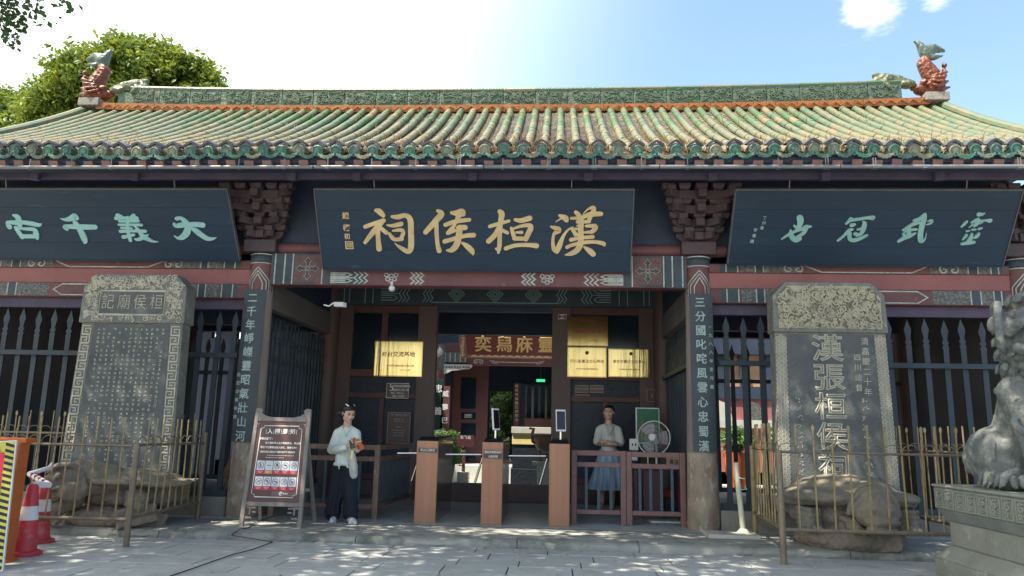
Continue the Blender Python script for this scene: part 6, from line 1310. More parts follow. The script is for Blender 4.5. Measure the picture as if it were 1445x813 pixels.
def woman():
    p = atz(485, 738, PZ); x, y = p.x, p.y+0.02
    t = thing('person', (x, y, PZ), 'woman in white shirt and wide black trousers looking down at a phone', 'person')
    V = lambda a, b, z: Vector((x+a, y+b, PZ+z))     # a right, b away from the street
    s = Sc()
    hc = V(-0.015, -0.05, 1.405); f = Vector((0.55, -0.70, -0.27)); P = head(s, hc, f, (0.08, -0.05, 1), 1.0)
    s.cap([V(-0.045, 0.02, 1.22), V(-0.03, -0.01, 1.33)], [0.058, 0.050])
    s.cap([V(-0.04, 0.03, 1.16), V(-0.04, 0.03, 0.95), V(-0.04, 0.03, 0.80)], [0.085, 0.085, 0.09])
    el, er = V(-0.215, 0.0, 0.92), V(0.12, -0.08, 0.93); wl, wr_ = V(0.045, -0.24, 0.985), V(0.15, -0.26, 0.96)
    s.cap([V(-0.17, 0.04, 1.15), el, wl], [0.055, 0.043, 0.027]); s.cap([V(0.085, 0.02, 1.15), er, wr_], [0.055, 0.043, 0.027])
    hand(s, wl, (0.75, -0.25, 0.35), (0.35, -0.55, 0.5), 0.55, 0.95, 1); hand(s, wr_, (0.05, -0.40, 0.55), (-0.6, -0.1, 0.35), 0.6, 0.95, -1)
    for sg in (-1, 1): s.cap([V(-0.03+sg*0.09, 0.02, 0.72), V(-0.03+sg*0.10, 0.03, 0.42), V(-0.03+sg*0.13, 0.03 if sg < 0 else -0.03, 0.09)], [0.075, 0.055, 0.04])
    body = s.sculpt('body', 'skin', t, 0.0085, 1, origin=(x, y, PZ))
    face_parts(P, body)
    # hair: cap of hair swept back into a low bun, with two pale clips
    s = Sc(); s.ell(P(0, -0.022, 0.064), (0.088, 0.092, 0.068)); s.cap([P(0, -0.030, 0.042), P(0, -0.030, 0.005), P(0, -0.040, -0.035)], [0.094, 0.091, 0.080]); s.ell(P(0.05, -0.125, -0.03), (0.058, 0.055, 0.06)); s.ell(P(0, -0.06, -0.06), (0.074, 0.05, 0.06)); s.cap([P(-0.080, 0.0, 0.035), P(-0.065, 0.025, 0.075), P(0, 0.035, 0.098), P(0.065, 0.025, 0.075), P(0.080, 0.0, 0.035)], [0.014, 0.014, 0.014, 0.014, 0.014]); hr = s.sculpt('hair', 'hair', t, 0.011, 2, origin=(x, y, PZ), noise=0.006, nscale=0.03)
    m = Sc(); m.cap([P(0.045, 0.035, 0.118), P(0.06, -0.01, 0.122)], [0.012, 0.010]); m.ell(P(-0.05, 0.0, 0.115), 0.013); m.build('hair_clip', 'whiteplastic', hr, smooth=True)
    # shirt
    s = Sc(); s.cap([V(-0.035, 0.03, 1.16), V(-0.045, 0.03, 1.0), V(-0.045, 0.02, 0.88), V(-0.045, 0.02, 0.80)], [0.100, 0.112, 0.122, 0.130]); s.cap([V(-0.15, 0.03, 1.155), V(-0.09, 0.03, 1.205), V(0.0, 0.02, 1.205), V(0.065, 0.02, 1.155)], [0.062, 0.052, 0.052, 0.062])
    s.cap([V(-0.165, 0.04, 1.145), V(-0.225, 0.0, 0.925)], [0.070, 0.064]); s.cap([V(-0.225, 0.0, 0.925), V(-0.03, -0.20, 0.955), V(0.01, -0.225, 0.965)], [0.062, 0.052, 0.046])
    random.seed(3)
    for k in range(14): a_ = random.uniform(-2.9, -0.3); z_ = random.uniform(0.78, 1.1); s.cap([V(-0.045+0.135*math.cos(a_), 0.02+0.125*math.sin(a_), z_), V(-0.045+0.13*math.cos(a_+0.25), 0.02+0.12*math.sin(a_+0.25), z_-0.10)], [0.013, 0.010])
    s.cap([V(0.08, 0.02, 1.145), V(0.13, -0.08, 0.95)], [0.068, 0.060]); s.cap([V(0.13, -0.08, 0.95), V(0.145, -0.215, 0.955)], [0.056, 0.046]); s.cap([V(-0.16, -0.03, 0.745), V(-0.045, -0.10, 0.755), V(0.06, -0.04, 0.745)], [0.03, 0.03, 0.03])
    sh = s.sculpt('shirt', 'shirt', t, 0.0105, 2, origin=(x, y, PZ), noise=0.014, nscale=0.09)
    m = Sc(); m.cap([V(-0.10, -0.035, 1.235), V(-0.03, -0.105, 1.12), V(0.02, -0.055, 1.23)], [0.012, 0.010, 0.012]); m.build('collar', 'shirt', sh, smooth=True)
    # trousers: two wide falling legs
    s = Sc(); s.ell(V(-0.045, 0.03, 0.74), (0.135, 0.122, 0.12))
    s.cap([V(-0.11, 0.03, 0.70), V(-0.15, 0.03, 0.40), V(-0.165, 0.03, 0.12)], [0.100, 0.096, 0.102]); s.cap([V(0.02, 0.02, 0.70), V(0.05, 0.0, 0.40), V(0.085, -0.02, 0.13)], [0.100, 0.095, 0.098])
    s.cap([V(-0.23, 0.03, 0.07), V(-0.10, 0.0, 0.07)], [0.040, 0.040]); s.cap([V(0.02, 0.0, 0.08), V(0.15, -0.04, 0.08)], [0.040, 0.040])
    for k in range(16): lx, a_ = ((-0.16, random.uniform(-2.8, -0.4)) if k % 2 else (0.08, random.uniform(-2.8, -0.4))); s.cap([V(lx*0.7+0.09*math.cos(a_), 0.02+0.09*math.sin(a_), 0.62), V(lx+0.10*math.cos(a_), 0.0+0.10*math.sin(a_), 0.12)], [0.008, 0.014])
    s.sculpt('trousers', 'trousers', t, 0.0115, 2, origin=(x, y, PZ), noise=0.012, nscale=0.07)
    for (a, b, dx, dy) in ((-0.135, -0.02, 0.01, -0.13), (0.11, -0.08, 0.09, -0.13)):
        s = Sc(); s.cap([V(a-dx*0.3, b-dy*0.3, 0.045), V(a+dx*0.5, b+dy*0.5, 0.040), V(a+dx, b+dy, 0.030)], [0.040, 0.043, 0.030]); s.ell(V(a+dx*0.4, b+dy*0.4, 0.012), (0.052, 0.085, 0.012)); s.sculpt('shoe', 'shoe', t, 0.009, 1, origin=(x, y, PZ))
    ph = thing('phone', V(0.155, -0.34, 1.02), 'small phone held up by the woman in the white shirt', 'phone')
    MB().obox(V(0.135, -0.335, 1.015), Vector((0.9, -0.3, 0.3)).normalized(), Vector((-0.3, 0.35, 0.85)).normalized(), Vector((-0.35, -0.85, 0.3)).normalized(), 0.036, 0.062, 0.005).build('phone_body', 'blackgloss', ph, 0.004)
    bg_ = thing('hand_bag', V(0.17, -0.24, 0.70), 'thin white plastic bag with red and yellow wrap hanging from her wrist', 'bag')
    s = Sc(); s.cap([V(0.13, -0.27, 0.90), V(0.135, -0.25, 0.76), V(0.155, -0.24, 0.62)], [0.030, 0.058, 0.050]); s.sculpt('bag_body', 'bagwhite', bg_, 0.010, 2, noise=0.02, nscale=0.04)
    s = Sc(); s.cap([V(0.19, -0.27, 1.06), V(0.235, -0.24, 0.97)], [0.026, 0.036]); s.ell(V(0.15, -0.29, 1.07), 0.028); s.sculpt('wrap', 'redcloth', bg_, 0.008, 1, noise=0.012, nscale=0.03)
    s = Sc(); s.cap([V(0.185, -0.31, 1.04), V(0.26, -0.33, 1.055)], [0.010, 0.006]); s.cap([V(0.13, -0.28, 0.92), V(0.125, -0.29, 0.84)], [0.02, 0.018]); s.sculpt('yellow_wrap', 'yellowcloth', bg_, 0.006, 1)
def guard():
    x, y = 2.06, 13.02
    t = thing('person', (x, y, PZ), 'woman with folded arms in pale blouse and long blue skirt behind the railing', 'person')
    V = lambda a, b, z: Vector((x+a, y+b, PZ+z))
    s = Sc(); P = head(s, V(0.0, -0.02, 1.575), Vector((-0.15, -1, 0.04)), (0.02, 0, 1), 1.08)
    s.cap([V(0, 0.01, 1.36), V(0, 0.0, 1.50)], [0.062, 0.050]); s.cap([V(0, 0.02, 1.24), V(0, 0.02, 0.95)], [0.085, 0.09])
    s.cap([V(-0.155, 0.01, 1.28), V(-0.205, -0.03, 1.06), V(0.02, -0.19, 1.05)], [0.048, 0.042, 0.032]); s.cap([V(0.155, 0.01, 1.28), V(0.205, -0.03, 1.05), V(-0.06, -0.165, 1.09)], [0.048, 0.042, 0.032])
    hand(s, V(0.02, -0.19, 1.05), (0.95, 0.25, 0.05), (0, 0.5, -0.6), 0.35, 1.0, 1); hand(s, V(-0.06, -0.165, 1.09), (-0.95, 0.25, 0.05), (0, 0.3, -0.6), 0.35, 1.0, 1)
    for sg in (-1, 1): s.cap([V(sg*0.09, 0.02, 0.9), V(sg*0.09-0.02, 0.02, 0.45), V(sg*0.09-0.03, 0.03, 0.08)], [0.09, 0.058, 0.038])
    for sg in (-1, 1): s.cap([V(sg*0.09-0.03, 0.03, 0.06), V(sg*0.10-0.05, -0.10, 0.03)], [0.036, 0.028])
    body = s.sculpt('body', 'skin', t, 0.0095, 1, origin=(x, y, PZ)); face_parts(P, body)
    s = Sc(); s.ell(P(0, -0.022, 0.064), (0.088, 0.092, 0.068)); s.cap([P(0, -0.030, 0.042), P(0, -0.030, 0.005), P(0, -0.040, -0.035)], [0.101, 0.098, 0.086]); s.cap([P(-0.080, 0.0, 0.035), P(-0.065, 0.025, 0.075), P(0, 0.035, 0.098), P(0.065, 0.025, 0.075), P(0.080, 0.0, 0.035)], [0.014, 0.014, 0.014, 0.014, 0.014])
    s.sculpt('hair', 'hair', t, 0.011, 2, origin=(x, y, PZ), noise=0.006, nscale=0.03)
    s = Sc(); s.cap([V(0, 0.02, 1.28), V(0, 0.02, 1.10), V(0, 0.02, 0.94)], [0.115, 0.125, 0.135]); s.cap([V(-0.145, 0.02, 1.30), V(-0.06, 0.02, 1.345), V(0.06, 0.02, 1.345), V(0.145, 0.02, 1.30)], [0.066, 0.050, 0.050, 0.066])
    for sg in (-1, 1): s.cap([V(sg*0.155, 0.01, 1.29), V(sg*0.20, -0.02, 1.09)], [0.068, 0.070])
    sh = s.sculpt('blouse', 'shirtcream', t, 0.011, 2, origin=(x, y, PZ), noise=0.014, nscale=0.08)
    m = Sc(); m.cap([V(-0.07, -0.09, 1.38), V(0.0, -0.145, 1.22)], [0.012, 0.009]); m.cap([V(0.07, -0.09, 1.38), V(0.0, -0.140, 1.20)], [0.012, 0.009]); m.build('neckline', 'shirtcream', sh, smooth=True)
    m = MB(); n = 72; vs = []; lv = [(0.97, 0.13, 0.0), (0.90, 0.165, 0.004), (0.72, 0.20, 0.014), (0.50, 0.255, 0.026), (0.30, 0.315, 0.034)]
    for z, r, pl in lv:
        for k in range(n): a = 2*math.pi*k/n; rr = r+pl*math.sin(a*13+math.sin(a*3)); vs.append(V(rr*math.cos(a)*1.08, 0.02+rr*math.sin(a)*0.82, z))
    m.add(vs, [(i*n+k, i*n+(k+1) % n, (i+1)*n+(k+1) % n, (i+1)*n+k) for i in range(4) for k in range(n)]).build('skirt', 'skirt', t, smooth=True)
woman(); guard()
# ================================================================== things in the right of the gateway
def fan():
    c = Vector(at(922.5, 618, 12.0)); t = thing('pedestal_fan', (c.x+0.05, 12.0, PZ), 'white pedestal fan behind the red railing', 'fan')
    n = Vector((-0.45, -1, 0.12)).normalized(); e = Vector((1, -0.45, 0)).normalized(); u = e.cross(n)*-1; u = u if u.z > 0 else -u; fr = (c, e, u, n); rad = 0.262
    m = MB()
    for k in range(40):
        a = 2*math.pi*k/40; pts = [c+(e*math.cos(a)+u*math.sin(a))*r+n*z for r, z in ((0.05, 0.075), (0.15, 0.07), (0.225, 0.045), (rad, 0.0), (0.225, -0.045), (0.10, -0.07))]; m.tube(pts, 0.0013, 3, False)
    m.build('wire_guard', 'fanwire', t)
    m = MB(); m.tube([c+(e*math.cos(a)+u*math.sin(a))*rad for a in [2*math.pi*k/40 for k in range(41)]], 0.009, 6, False)
    for r, z in ((0.12, 0.075), (0.18, 0.063)): m.tube([c+(e*math.cos(a)+u*math.sin(a))*r+n*z for a in [2*math.pi*k/40 for k in range(41)]], 0.0018, 4, False)
    m.build('guard_ring', 'whiteplastic', t, smooth=True)
    for k in range(3):
        a0 = k*2*math.pi/3; vs = []
        for i in range(7):
            r = 0.05+0.185*i/6
            for s_, z in ((-0.55, -0.02), (0.0, 0.0), (0.62, 0.022)):
                a = a0+s_*(0.75+0.25*math.sin(i/6*3)); vs.append(c+(e*math.cos(a)+u*math.sin(a))*r+n*z)
        MB().add(vs, [(i*3+j, i*3+j+1, (i+1)*3+j+1, (i+1)*3+j) for i in range(6) for j in range(2)]).build('blade', 'fanblade', t, smooth=True)
    MB().cyl(c+n*0.07, c+n*0.088, 0.055, n=20).build('centre_badge', 'whiteplastic', t, 0.004); MB().cyl(c-n*0.06, c-n*0.20, 0.07, 0.055, 16).build('motor', 'whiteplastic', t, 0.008)
    b = c-n*0.13; MB().cyl((b.x, b.y, PZ+0.03), (b.x, b.y, b.z), 0.018, n=12).build('stand_pole', 'whiteplastic', t, smooth=True, auto=40); MB().lathe((b.x, b.y, PZ), [(0.20, 0.0), (0.20, 0.02), (0.06, 0.05)], 28).build('stand_base', 'whiteplastic', t)
fan()
p = at(914, 597, 12.9); t = thing('picture_notice', (p.x, 12.95, 1.3), 'green framed picture notice leaning behind the pedestal fan', 'notice')
MB().box(p.x-0.20, p.x+0.20, 12.90, 12.93, 1.16, 1.76).build('frame', 'whiteplastic', t, 0.01); MB().box(p.x-0.18, p.x+0.18, 12.893, 12.899, 1.18, 1.74).build('poster', 'noticegreen', t)
q = MB(); f = XZ(p.x, 12.893, 1.45)
for k in range(8): q.stroke([(-0.15+0.04*k, -0.2, 0.008), (-0.13+0.035*k, 0.02+0.06*math.sin(k*1.7), 0.014)], f, 0.0005, 0.002+k*0.0001)
q.build('picture', 'bronze', t); MB().cyl((p.x, 12.95, PZ), (p.x, 12.95, 1.17), 0.018).build('stand', 'chrome', t); MB().lathe((p.x, 12.95, PZ), [(0.17, 0), (0.17, 0.02), (0.05, 0.03)], 20).build('stand_base', 'blackgloss', t)
t = thing('side_table', (2.72, 11.55, PZ), 'low dark red table behind the right railing', 'table'); B('table_top', 'maroonsign', t, 2.30, 3.0, 11.25, 11.85, 0.80, 0.84); B('table_front', 'maroonsign', t, 2.44, 2.72, 11.28, 11.31, PZ+0.02, 0.80)
for a, b in ((2.33, 11.28), (2.97, 11.28), (2.33, 11.82), (2.97, 11.82)): B('leg', 'maroonsign', t, a-0.025, a+0.025, b-0.025, b+0.025, PZ, 0.80)
p = at(960, 650, 11.3); t = thing('cardboard_sign', (2.86, 11.3, 0.84), 'small tan card standing on the dark red table, against the column', 'sign'); B('card', 'cardboard', t, 2.78, 3.0, 11.29, 11.30, 0.842, 1.02, 0); text('lettering', '寄存', XZ(2.89, 11.29, 0.92), 0.07, 'black', t)
t = thing('switch_box', (2.39, 12.2, 1.1), 'small pale electrical box on a post, left of the fan', 'box'); B('box_body', 'whiteplastic', t, 2.33, 2.47, 12.16, 12.22, 1.06, 1.24, 0.01); B('box_lower', 'whiteplastic', t, 2.345, 2.455, 12.165, 12.215, 0.90, 1.04, 0.01); B('socket', 'blackgloss', t, 2.365, 2.385, 12.155, 12.1595, 1.13, 1.17, 0); B('socket', 'blackgloss', t, 2.415, 2.435, 12.155, 12.1595, 1.13, 1.17, 0); B('box_post', 'blackgloss', t, 2.385, 2.415, 12.18, 12.21, PZ, 0.9, 0)
t = thing('storage_box', (3.0, 12.0, PZ), 'dark box with a bright red lid behind the right railing', 'box'); B('box_body', 'baluster', t, 2.83, 3.13, 11.85, 12.2, PZ, 0.36, 0.02); B('lid', 'bucket', t, 2.82, 3.14, 11.83, 12.22, 0.362, 0.50, 0.03)
t = thing('floor_mat', (2.85, 11.1, PZ), 'white board lying on the floor by the red-lidded box', 'board'); B('board', 'whiteplastic', t, 2.5, 3.05, 10.95, 11.2, PZ+0.006, PZ+0.03)
# ---- brass plaques and small signs on the door wall
def wallsign(name, label, cat, px0, py0, px1, py1, mat, lines, lm, y=YW-0.13, group=None, rim=True, thick=0.02):
    a, b = at(px0, py0, y), at(px1, py1, y); x0, x1, z1, z0 = a.x, b.x, a.z, b.z
    t = thing(name, ((x0+x1)/2, y, z0), label, cat, group); MB().box(x0, x1, y, y+thick, z0, z1).build('plate', mat, t, 0.003)
    w, h = x1-x0, z1-z0
    if rim:
        q = MB(); hx(XZ((x0+x1)/2, y, (z0+z1)/2), [(-w/2+0.012, -h/2+0.012), (w/2-0.012, -h/2+0.012), (w/2-0.012, h/2-0.012), (-w/2+0.012, h/2-0.012)], 0.003, q, 0.002, closed=True); q.build('rim', lm, t)
    for (s, fx, fz, size) in lines: text('lettering', s, XZ(x0+w*fx, y, z0+h*fz), size*h, lm, t, 0.0006, 0.012)
    return t
BG = 'brass plaques on the door wall'
YB = YW-0.13
wallsign('brass_plaque', 'brass plaque on the left door wall panel, red characters across its middle', 'plaque', 529, 481, 595, 532, 'brass', [('对台交流基地', 0.5, 0.62, 0.16), ('中共四川省委台湾工作办公室', 0.55, 0.30, 0.06), ('二〇一二年', 0.65, 0.18, 0.06)], 'brassletter', YB, BG)
wallsign('brass_plaque', 'upper of the two stacked brass plaques on the right door wall', 'plaque', 801, 446, 858, 489, 'brass', [('现场教学点', 0.5, 0.50, 0.17), ('中共四川省委党校', 0.5, 0.84, 0.075), ('二〇一六年', 0.62, 0.18, 0.07)], 'brassletter', YB, BG)
wallsign('brass_plaque', 'lower of the two stacked brass plaques on the right door wall, small emblem at top', 'plaque', 801, 489.5, 856, 533, 'brass', [('四川省廉洁文化基地', 0.5, 0.52, 0.125), ('●', 0.5, 0.80, 0.16), ('中共四川省纪律检查委员会', 0.5, 0.27, 0.06)], 'brassletter', YB, BG)
wallsign('brass_plaque', 'brass plaque right of the stacked pair, reaching behind the dark glass', 'plaque', 858.5, 492, 917, 533, 'brass', [('南充市廉洁文化基地', 0.5, 0.54, 0.125), ('●', 0.55, 0.82, 0.16), ('中共南充市纪律检查委员会', 0.5, 0.27, 0.06)], 'brassletter', YB, BG)
t = wallsign('access_sign', 'brown sign with wheelchair symbol on the left door wall', 'sign', 545, 540, 577, 563, 'signbrown', [('无障碍设施租借处', 0.65, 0.78, 0.15), ('请联系工作人员', 0.65, 0.55, 0.14), ('地址：游客中心', 0.5, 0.34, 0.12), ('电话：6222777', 0.55, 0.16, 0.12)], 'paleletter', YB+0.04)
a = at(552, 547, YB+0.04); q = MB(); f = XZ(a.x, YB+0.04, a.z)
q.stroke([(0.0+0.035*math.cos(k*0.55-2.6), -0.02+0.035*math.sin(k*0.55-2.6), 0.006) for k in range(8)], f, 0, 0.003, smooth=False); q.stroke([(-0.01, 0.055, .010), (-0.012, 0.02, .009), (0.02, 0.0, .008), (0.045, -0.05, .008)], f, 0, 0.0035); q.build('wheelchair_symbol', 'paleletter', t)
wallsign('opening_notice', 'tall brown opening notice with small print, behind the barrier bar on the left door wall', 'sign', 547, 581, 578, 627, 'signbrown', [('张飞庙开放公告', 0.5, 0.90, 0.075), ('夏季 08:00-18:30', 0.5, 0.77, 0.045), ('冬季 08:30-18:00', 0.5, 0.70, 0.045), ('温馨提示', 0.5, 0.52, 0.05), ('请文明参观 爱护文物', 0.5, 0.42, 0.045), ('请勿在殿内吸烟', 0.5, 0.34, 0.045), ('请看管好随身物品', 0.5, 0.26, 0.045)], 'dimletter', YB+0.055)
wallsign('small_plate', 'small dark plate at the top of the right door jamb', 'sign', 787, 443, 800, 451, 'signbrown', [('安全', 0.5, 0.68, 0.34), ('出口', 0.5, 0.27, 0.34)], 'paleletter', YW-0.125)
for k, (a, b, lab) in enumerate((((811, 543), (831, 555), 'left of the two upper small plates below the brass plaques'), ((832, 543), (852, 555), 'right of the two upper small plates below the brass plaques'), ((811, 556), (833, 568), 'lower small plate below the brass plaques'))):
    wallsign('small_plate', lab, 'sign', *a, *b, 'signbrown', [(['三国文化景区', '旅游服务质量', '青年文明号'][k], 0.5, 0.5, 0.28)], 'dimletter', YB+0.09, 'small plates below the brass plaques')
wallsign('small_plate', 'small maroon information plate on the stile right of the carved panel', 'sign', 912, 549, 928, 568, 'maroonsign', [('1', 0.5, 0.5, 0.4)], 'dimletter', YW-0.09)
# ================================================================== street furniture in front
t = thing('parasol_base', (3.45, 9.62, PZ), 'white pole on a flat square slab, between the right column and the iron fence', 'pole')
sl_ = [at(992, 752, 9.66), at(1067, 752, 9.66)]
B('slab_base', 'basewhite', t, 3.00, 3.62, 9.42, 9.86, PZ+0.006, PZ+0.055, 0.012); MB().cyl((3.47, 9.68, PZ+0.055), (3.405, 9.68, 0.985), 0.034, n=16).build('pole', 'creampole', t, smooth=True, auto=40)
MB().lathe((3.47, 9.68, PZ+0.055), [(0.085, 0), (0.06, 0.03), (0.04, 0.05)], 12).build('pole_socket', 'creampole', t, 0.004); MB().tube([(3.43, 9.64, 0.80), (3.50, 9.63, 0.79)], 0.006).build('blue_tie', 'teal', t); MB().tube([(3.44, 9.64, 0.66), (3.52, 9.63, 0.67)], 0.006).build('blue_tie', 'teal', t)
def cone(x, y, h, label):
    t = thing('traffic_cone', (x, y, 0), label, 'traffic cone', 'red and white traffic cones'); k = h/0.72
    MB().lathe((x, y, 0), [(0.17*k, 0.0), (0.175*k, 0.015*k), (0.17*k, 0.04*k), (0.125*k, 0.055*k)], 24).build('cone_base', 'conered', t, smooth=True, auto=50)
    MB().lathe((x, y, 0), [(0.118*k, 0.055*k), (0.088*k, 0.36*k)], 24).build('cone_body', 'conered', t, smooth=True, auto=50); MB().lathe((x, y, 0), [(0.0895*k, 0.36*k), (0.076*k, 0.50*k)], 24).build('white_band', 'conewhite', t, smooth=True, auto=50)
    MB().lathe((x, y, 0), [(0.078*k, 0.502*k), (0.074*k, 0.52*k), (0.052*k, 0.70*k), (0.044*k, 0.72*k), (0.02*k, 0.725*k)], 24).build('cone_tip', 'conered', t, smooth=True, auto=50)
p1 = atz(56, 766, 0); p2 = atz(33, 784, 0)
cone(p1.x-0.02, p1.y+0.0, 0.665, 'traffic cone standing farther back, next to the iron fence'); cone(p2.x, p2.y, 0.68, 'traffic cone half hidden behind the orange barrier')
t = tag(MB().tube([(p2.x, p2.y, 0.68), (p2.x+0.02, p2.y+0.2, 0.66), (p1.x-0.08, p1.y-0.2, 0.74), (p1.x, p1.y-0.02, 0.80), (p1.x+0.03, p1.y, 0.86)], [0.03, 0.035, 0.03, 0.022, 0.012], 8).build('barrier_tape', 'conewhite', origin=(p1.x, p1.y, 0.7)), 'crumpled red and white barrier tape tied between the two cones', 'tape')
q = MB()
for k in range(5):
    a = k/5; c = Vector((p2.x+0.02, p2.y+0.2, 0.66)).lerp(Vector((p1.x-0.08, p1.y-0.2, 0.74)), a); q.obox(c+Vector((0, -0.0, 0.0)), (1, 0, 0), (0, 1, 0), (0, 0, 1), 0.009, 0.037, 0.034)
q.build('tape_stripe', 'conered', t)
def barrier():
    a, b = Vector(at(52, 618, 7.0)), Vector(at(-90, 628, 6.6)); bb = at(38, 800, 7.0)
    o = Vector((bb.x-0.24, 7.0, 0)); t = thing('water_barrier', o, 'orange plastic construction barrier with black writing and arrows, at the left edge', 'barrier')
    e = Vector((-0.985, -0.17, 0)).normalized(); u = Vector((0, 0, 1)); n = Vector((0.17, -0.985, 0)); fr = (o, -e, u, n)   # x runs left negative
    MB().prism([(0.06, 0), (0.0, 0.03), (0.0, 1.08), (0.02, 1.09), (0.05, 1.09), (0.05, 1.14), (-1.6, 1.16), (-1.6, 0)], fr, -0.20, 0.0).build('barrier_body', 'barrierorange', t, 0.012)
    q = MB()
    for k in range(14):
        z = 0.42+0.04*k; q.prism([(-0.14, z), (-0.03, z), (-0.03, z+0.018), (-0.14, z+0.018)], fr, 0, 0.005)
    for k in range(6): z = 0.26+0.035*k; q.prism([(-0.35, z), (-0.06, z), (-0.06, z+0.014), (-0.35, z+0.014)], fr, 0, 0.004+0.0002*k)
    q.build('raised_ribs', 'barrierorange', t)
    for k in range(2):
        x = -0.03-0.14*k; q = MB().prism([(x, 0.26), (x-0.12, 0.15), (x-0.03, 0.02), (x+0.03, 0.02), (x-0.05, 0.15), (x+0.045, 0.26)], fr, 0, 0.004); q.build('arrow', 'black', t)
    MB().prism([(-0.24, 0.62), (-0.17, 0.42), (-0.40, 0.42)], fr, 0, 0.004).build('triangle_mark', 'black', t)
    text('lettering', '工', sub(fr, -0.20, 0.90), 0.13, 'black', t, 0.001, 0.0); text('lettering', '舍', sub(fr, -0.21, 0.76), 0.13, 'black', t, 0.001, 0.0)
    # red sign panel with a striped rim, leaning on the barrier
    tr_, br = at(24, 619, 6.78), at(3, 812, 6.62); o2 = Vector((br.x, br.y, -0.0)); t2 = thing('red_sign', o2, 'red sign panel with yellow and black striped rim leaning on the orange barrier', 'sign')
    tr_ = Vector((tr_.x, 6.78, 1.125)); up_ = (tr_-o2).normalized(); ex = Vector((0.96, 0.27, 0)); ex = ex-up_*ex.dot(up_); fr = frame(o2, ex, up_); ex_, uy = fr[1], fr[2]; H = (tr_-o2).length
    MB().prism([(-1.1, 0), (0, 0), (0, H), (-1.1, H)], fr, -0.03, 0).build('rim', 'whiteplastic', t2)
    MB().prism([(-1.09, 0.01), (-0.01, 0.01), (-0.01, H-0.01), (-1.09, H-0.01)], fr, 0, 0.002).build('stripe_field', 'yellow', t2)
    q = MB(); n_ = int(H/0.056)
    for k in range(n_):
        z = 0.012+k*0.056; q.prism([(-0.085, z+0.028), (-0.012, z-0.0), (-0.012, z+0.028), (-0.085, z+0.056)], fr, 0.002, 0.0035)
    for k in range(16):
        x = -0.15-k*0.056; q.prism([(x, H-0.012), (x-0.028, H-0.012), (x, H-0.10), (x+0.028, H-0.10)], fr, 0.002, 0.0035)
    q.build('black_stripes', 'black', t2)
    MB().prism([(-1.09, 0.012), (-0.088, 0.012), (-0.088, H-0.105), (-1.09, H-0.105)], fr, 0.0036, 0.0046).build('red_field', 'redprint', t2)
barrier()
tag(MB().tube([atz(235, 815, 0.012), atz(270, 803, 0.014), atz(330, 782, 0.014), atz(355, 776, 0.014), atz(385, 765, 0.02)]+[Vector((-2.6, KY+0.0, 0.05)), Vector((-2.55, KY+0.1, PZ+0.02)), Vector((-2.5, 9.1, PZ+0.015)), Vector((-2.62, 9.5, PZ+0.015)), Vector((-2.7, 10.4, PZ+0.015))], 0.0055, 6).build('power_cable', 'blackgloss', origin=(-2.6, KY, 0)), 'black cable snaking over the paving and up under the notice board', 'cable')
# ================================================================== INNER COURT
t = thing('inner_hall', (0, 20, 0), 'inner hall with dark red timber front seen through the gateway', 'hall')
for k in range(8):
    x = -8+2*k; B('plinth_stone', 'whitestone', t, x+0.005, x+1.995, 20.0, 20.6, -0.01, 0.44, 0.012)
B('plinth_floor', 'courtstone', t, -8, 8, 20.605, 30, -0.01, 0.435, 0)
t2_ = wallsign('small_plate', 'tiny dark plate fixed to the white plinth of the inner hall', 'sign', 726, 666, 737, 674, 'signbrown', [('小心', .5, .68, .34), ('台阶', .5, .28, .34)], 'paleletter', 19.98)
ihx = at(633, 560, 20.9).x
MB().lathe((ihx-0.36, 20.9, 0), [(0.30, 0.44), (0.27, 0.6), (0.25, 3.0)], 20).build('hall_column', 'innerred', t, smooth=True, auto=50); MB().lathe((ihx-0.36, 20.9, 0), [(0.252, 3.0), (0.255, 3.7)], 20).build('column_head', 'patternfield', t, smooth=True)
MB().lathe((-ihx+0.36+0.2, 20.9, 0), [(0.30, 0.44), (0.27, 0.6), (0.25, 3.7)], 20).build('hall_column', 'innerred', t, smooth=True, auto=50)
zl0, zl1 = at(700, 516, 20.9).z, at(700, 500, 20.9).z
bm_ = B('hall_lintel', 'redbeam', t, -8, 8, 20.85, 21.05, zl0, zl1+0.3, 0.01); q = MB(); f = XZ(0, 20.85, 0); zc = at(700, 511, 20.85).z
scroll(q, f, at(675, 511, 20.85).x, zc, 0.013, 0.10); x0, x1 = at(692, 511, 20.85).x, at(767, 511, 20.85).x
hx(f, [(x0+0.15, zc), (x1-0.15, zc)], 0.014, q); 
for k in range(3): hx(f, [(x0-0.02+0.05*k, zc+0.05), (x0+0.04+0.05*k, zc), (x0+0.02*k, zc-0.05)][:2]+[(x0+0.10+0.05*k, zc-0.05)], 0.009, q, 0.004+0.001*k); hx(f, [(x1+0.02-0.05*k, zc+0.05), (x1-0.04-0.05*k, zc), (x1-0.10-0.05*k, zc-0.05)], 0.009, q, 0.004+0.001*k)
q.build('painted_line', 'whitepaint', bm_)
a0, a1 = at(626, 497, 20.82), at(664, 512, 20.82); bb_ = B('corner_block', 'patternfield', t, a0.x, a1.x-0.1, 20.80, 20.849, a1.z, a0.z, 0.004); q = MB(); f = XZ(0, 20.80, 0)
for k in range(5): x = a0.x+0.05+k*(a1.x-a0.x-0.2)/4; q.stroke([(x, a1.z+0.02, 0.014), (x, a0.z-0.02, 0.014)], f, 0, 0.004, smooth=False)
q.build('painted_line', 'whitepaint', bb_)
c0 = at(626, 514, 20.78); pts = [(0, 0), (0.0, -0.28), (0.10, -0.25), (0.22, -0.18), (0.40, -0.16), (0.55, -0.13), (0.72, -0.12), (0.80, -0.06), (0.80, 0)]
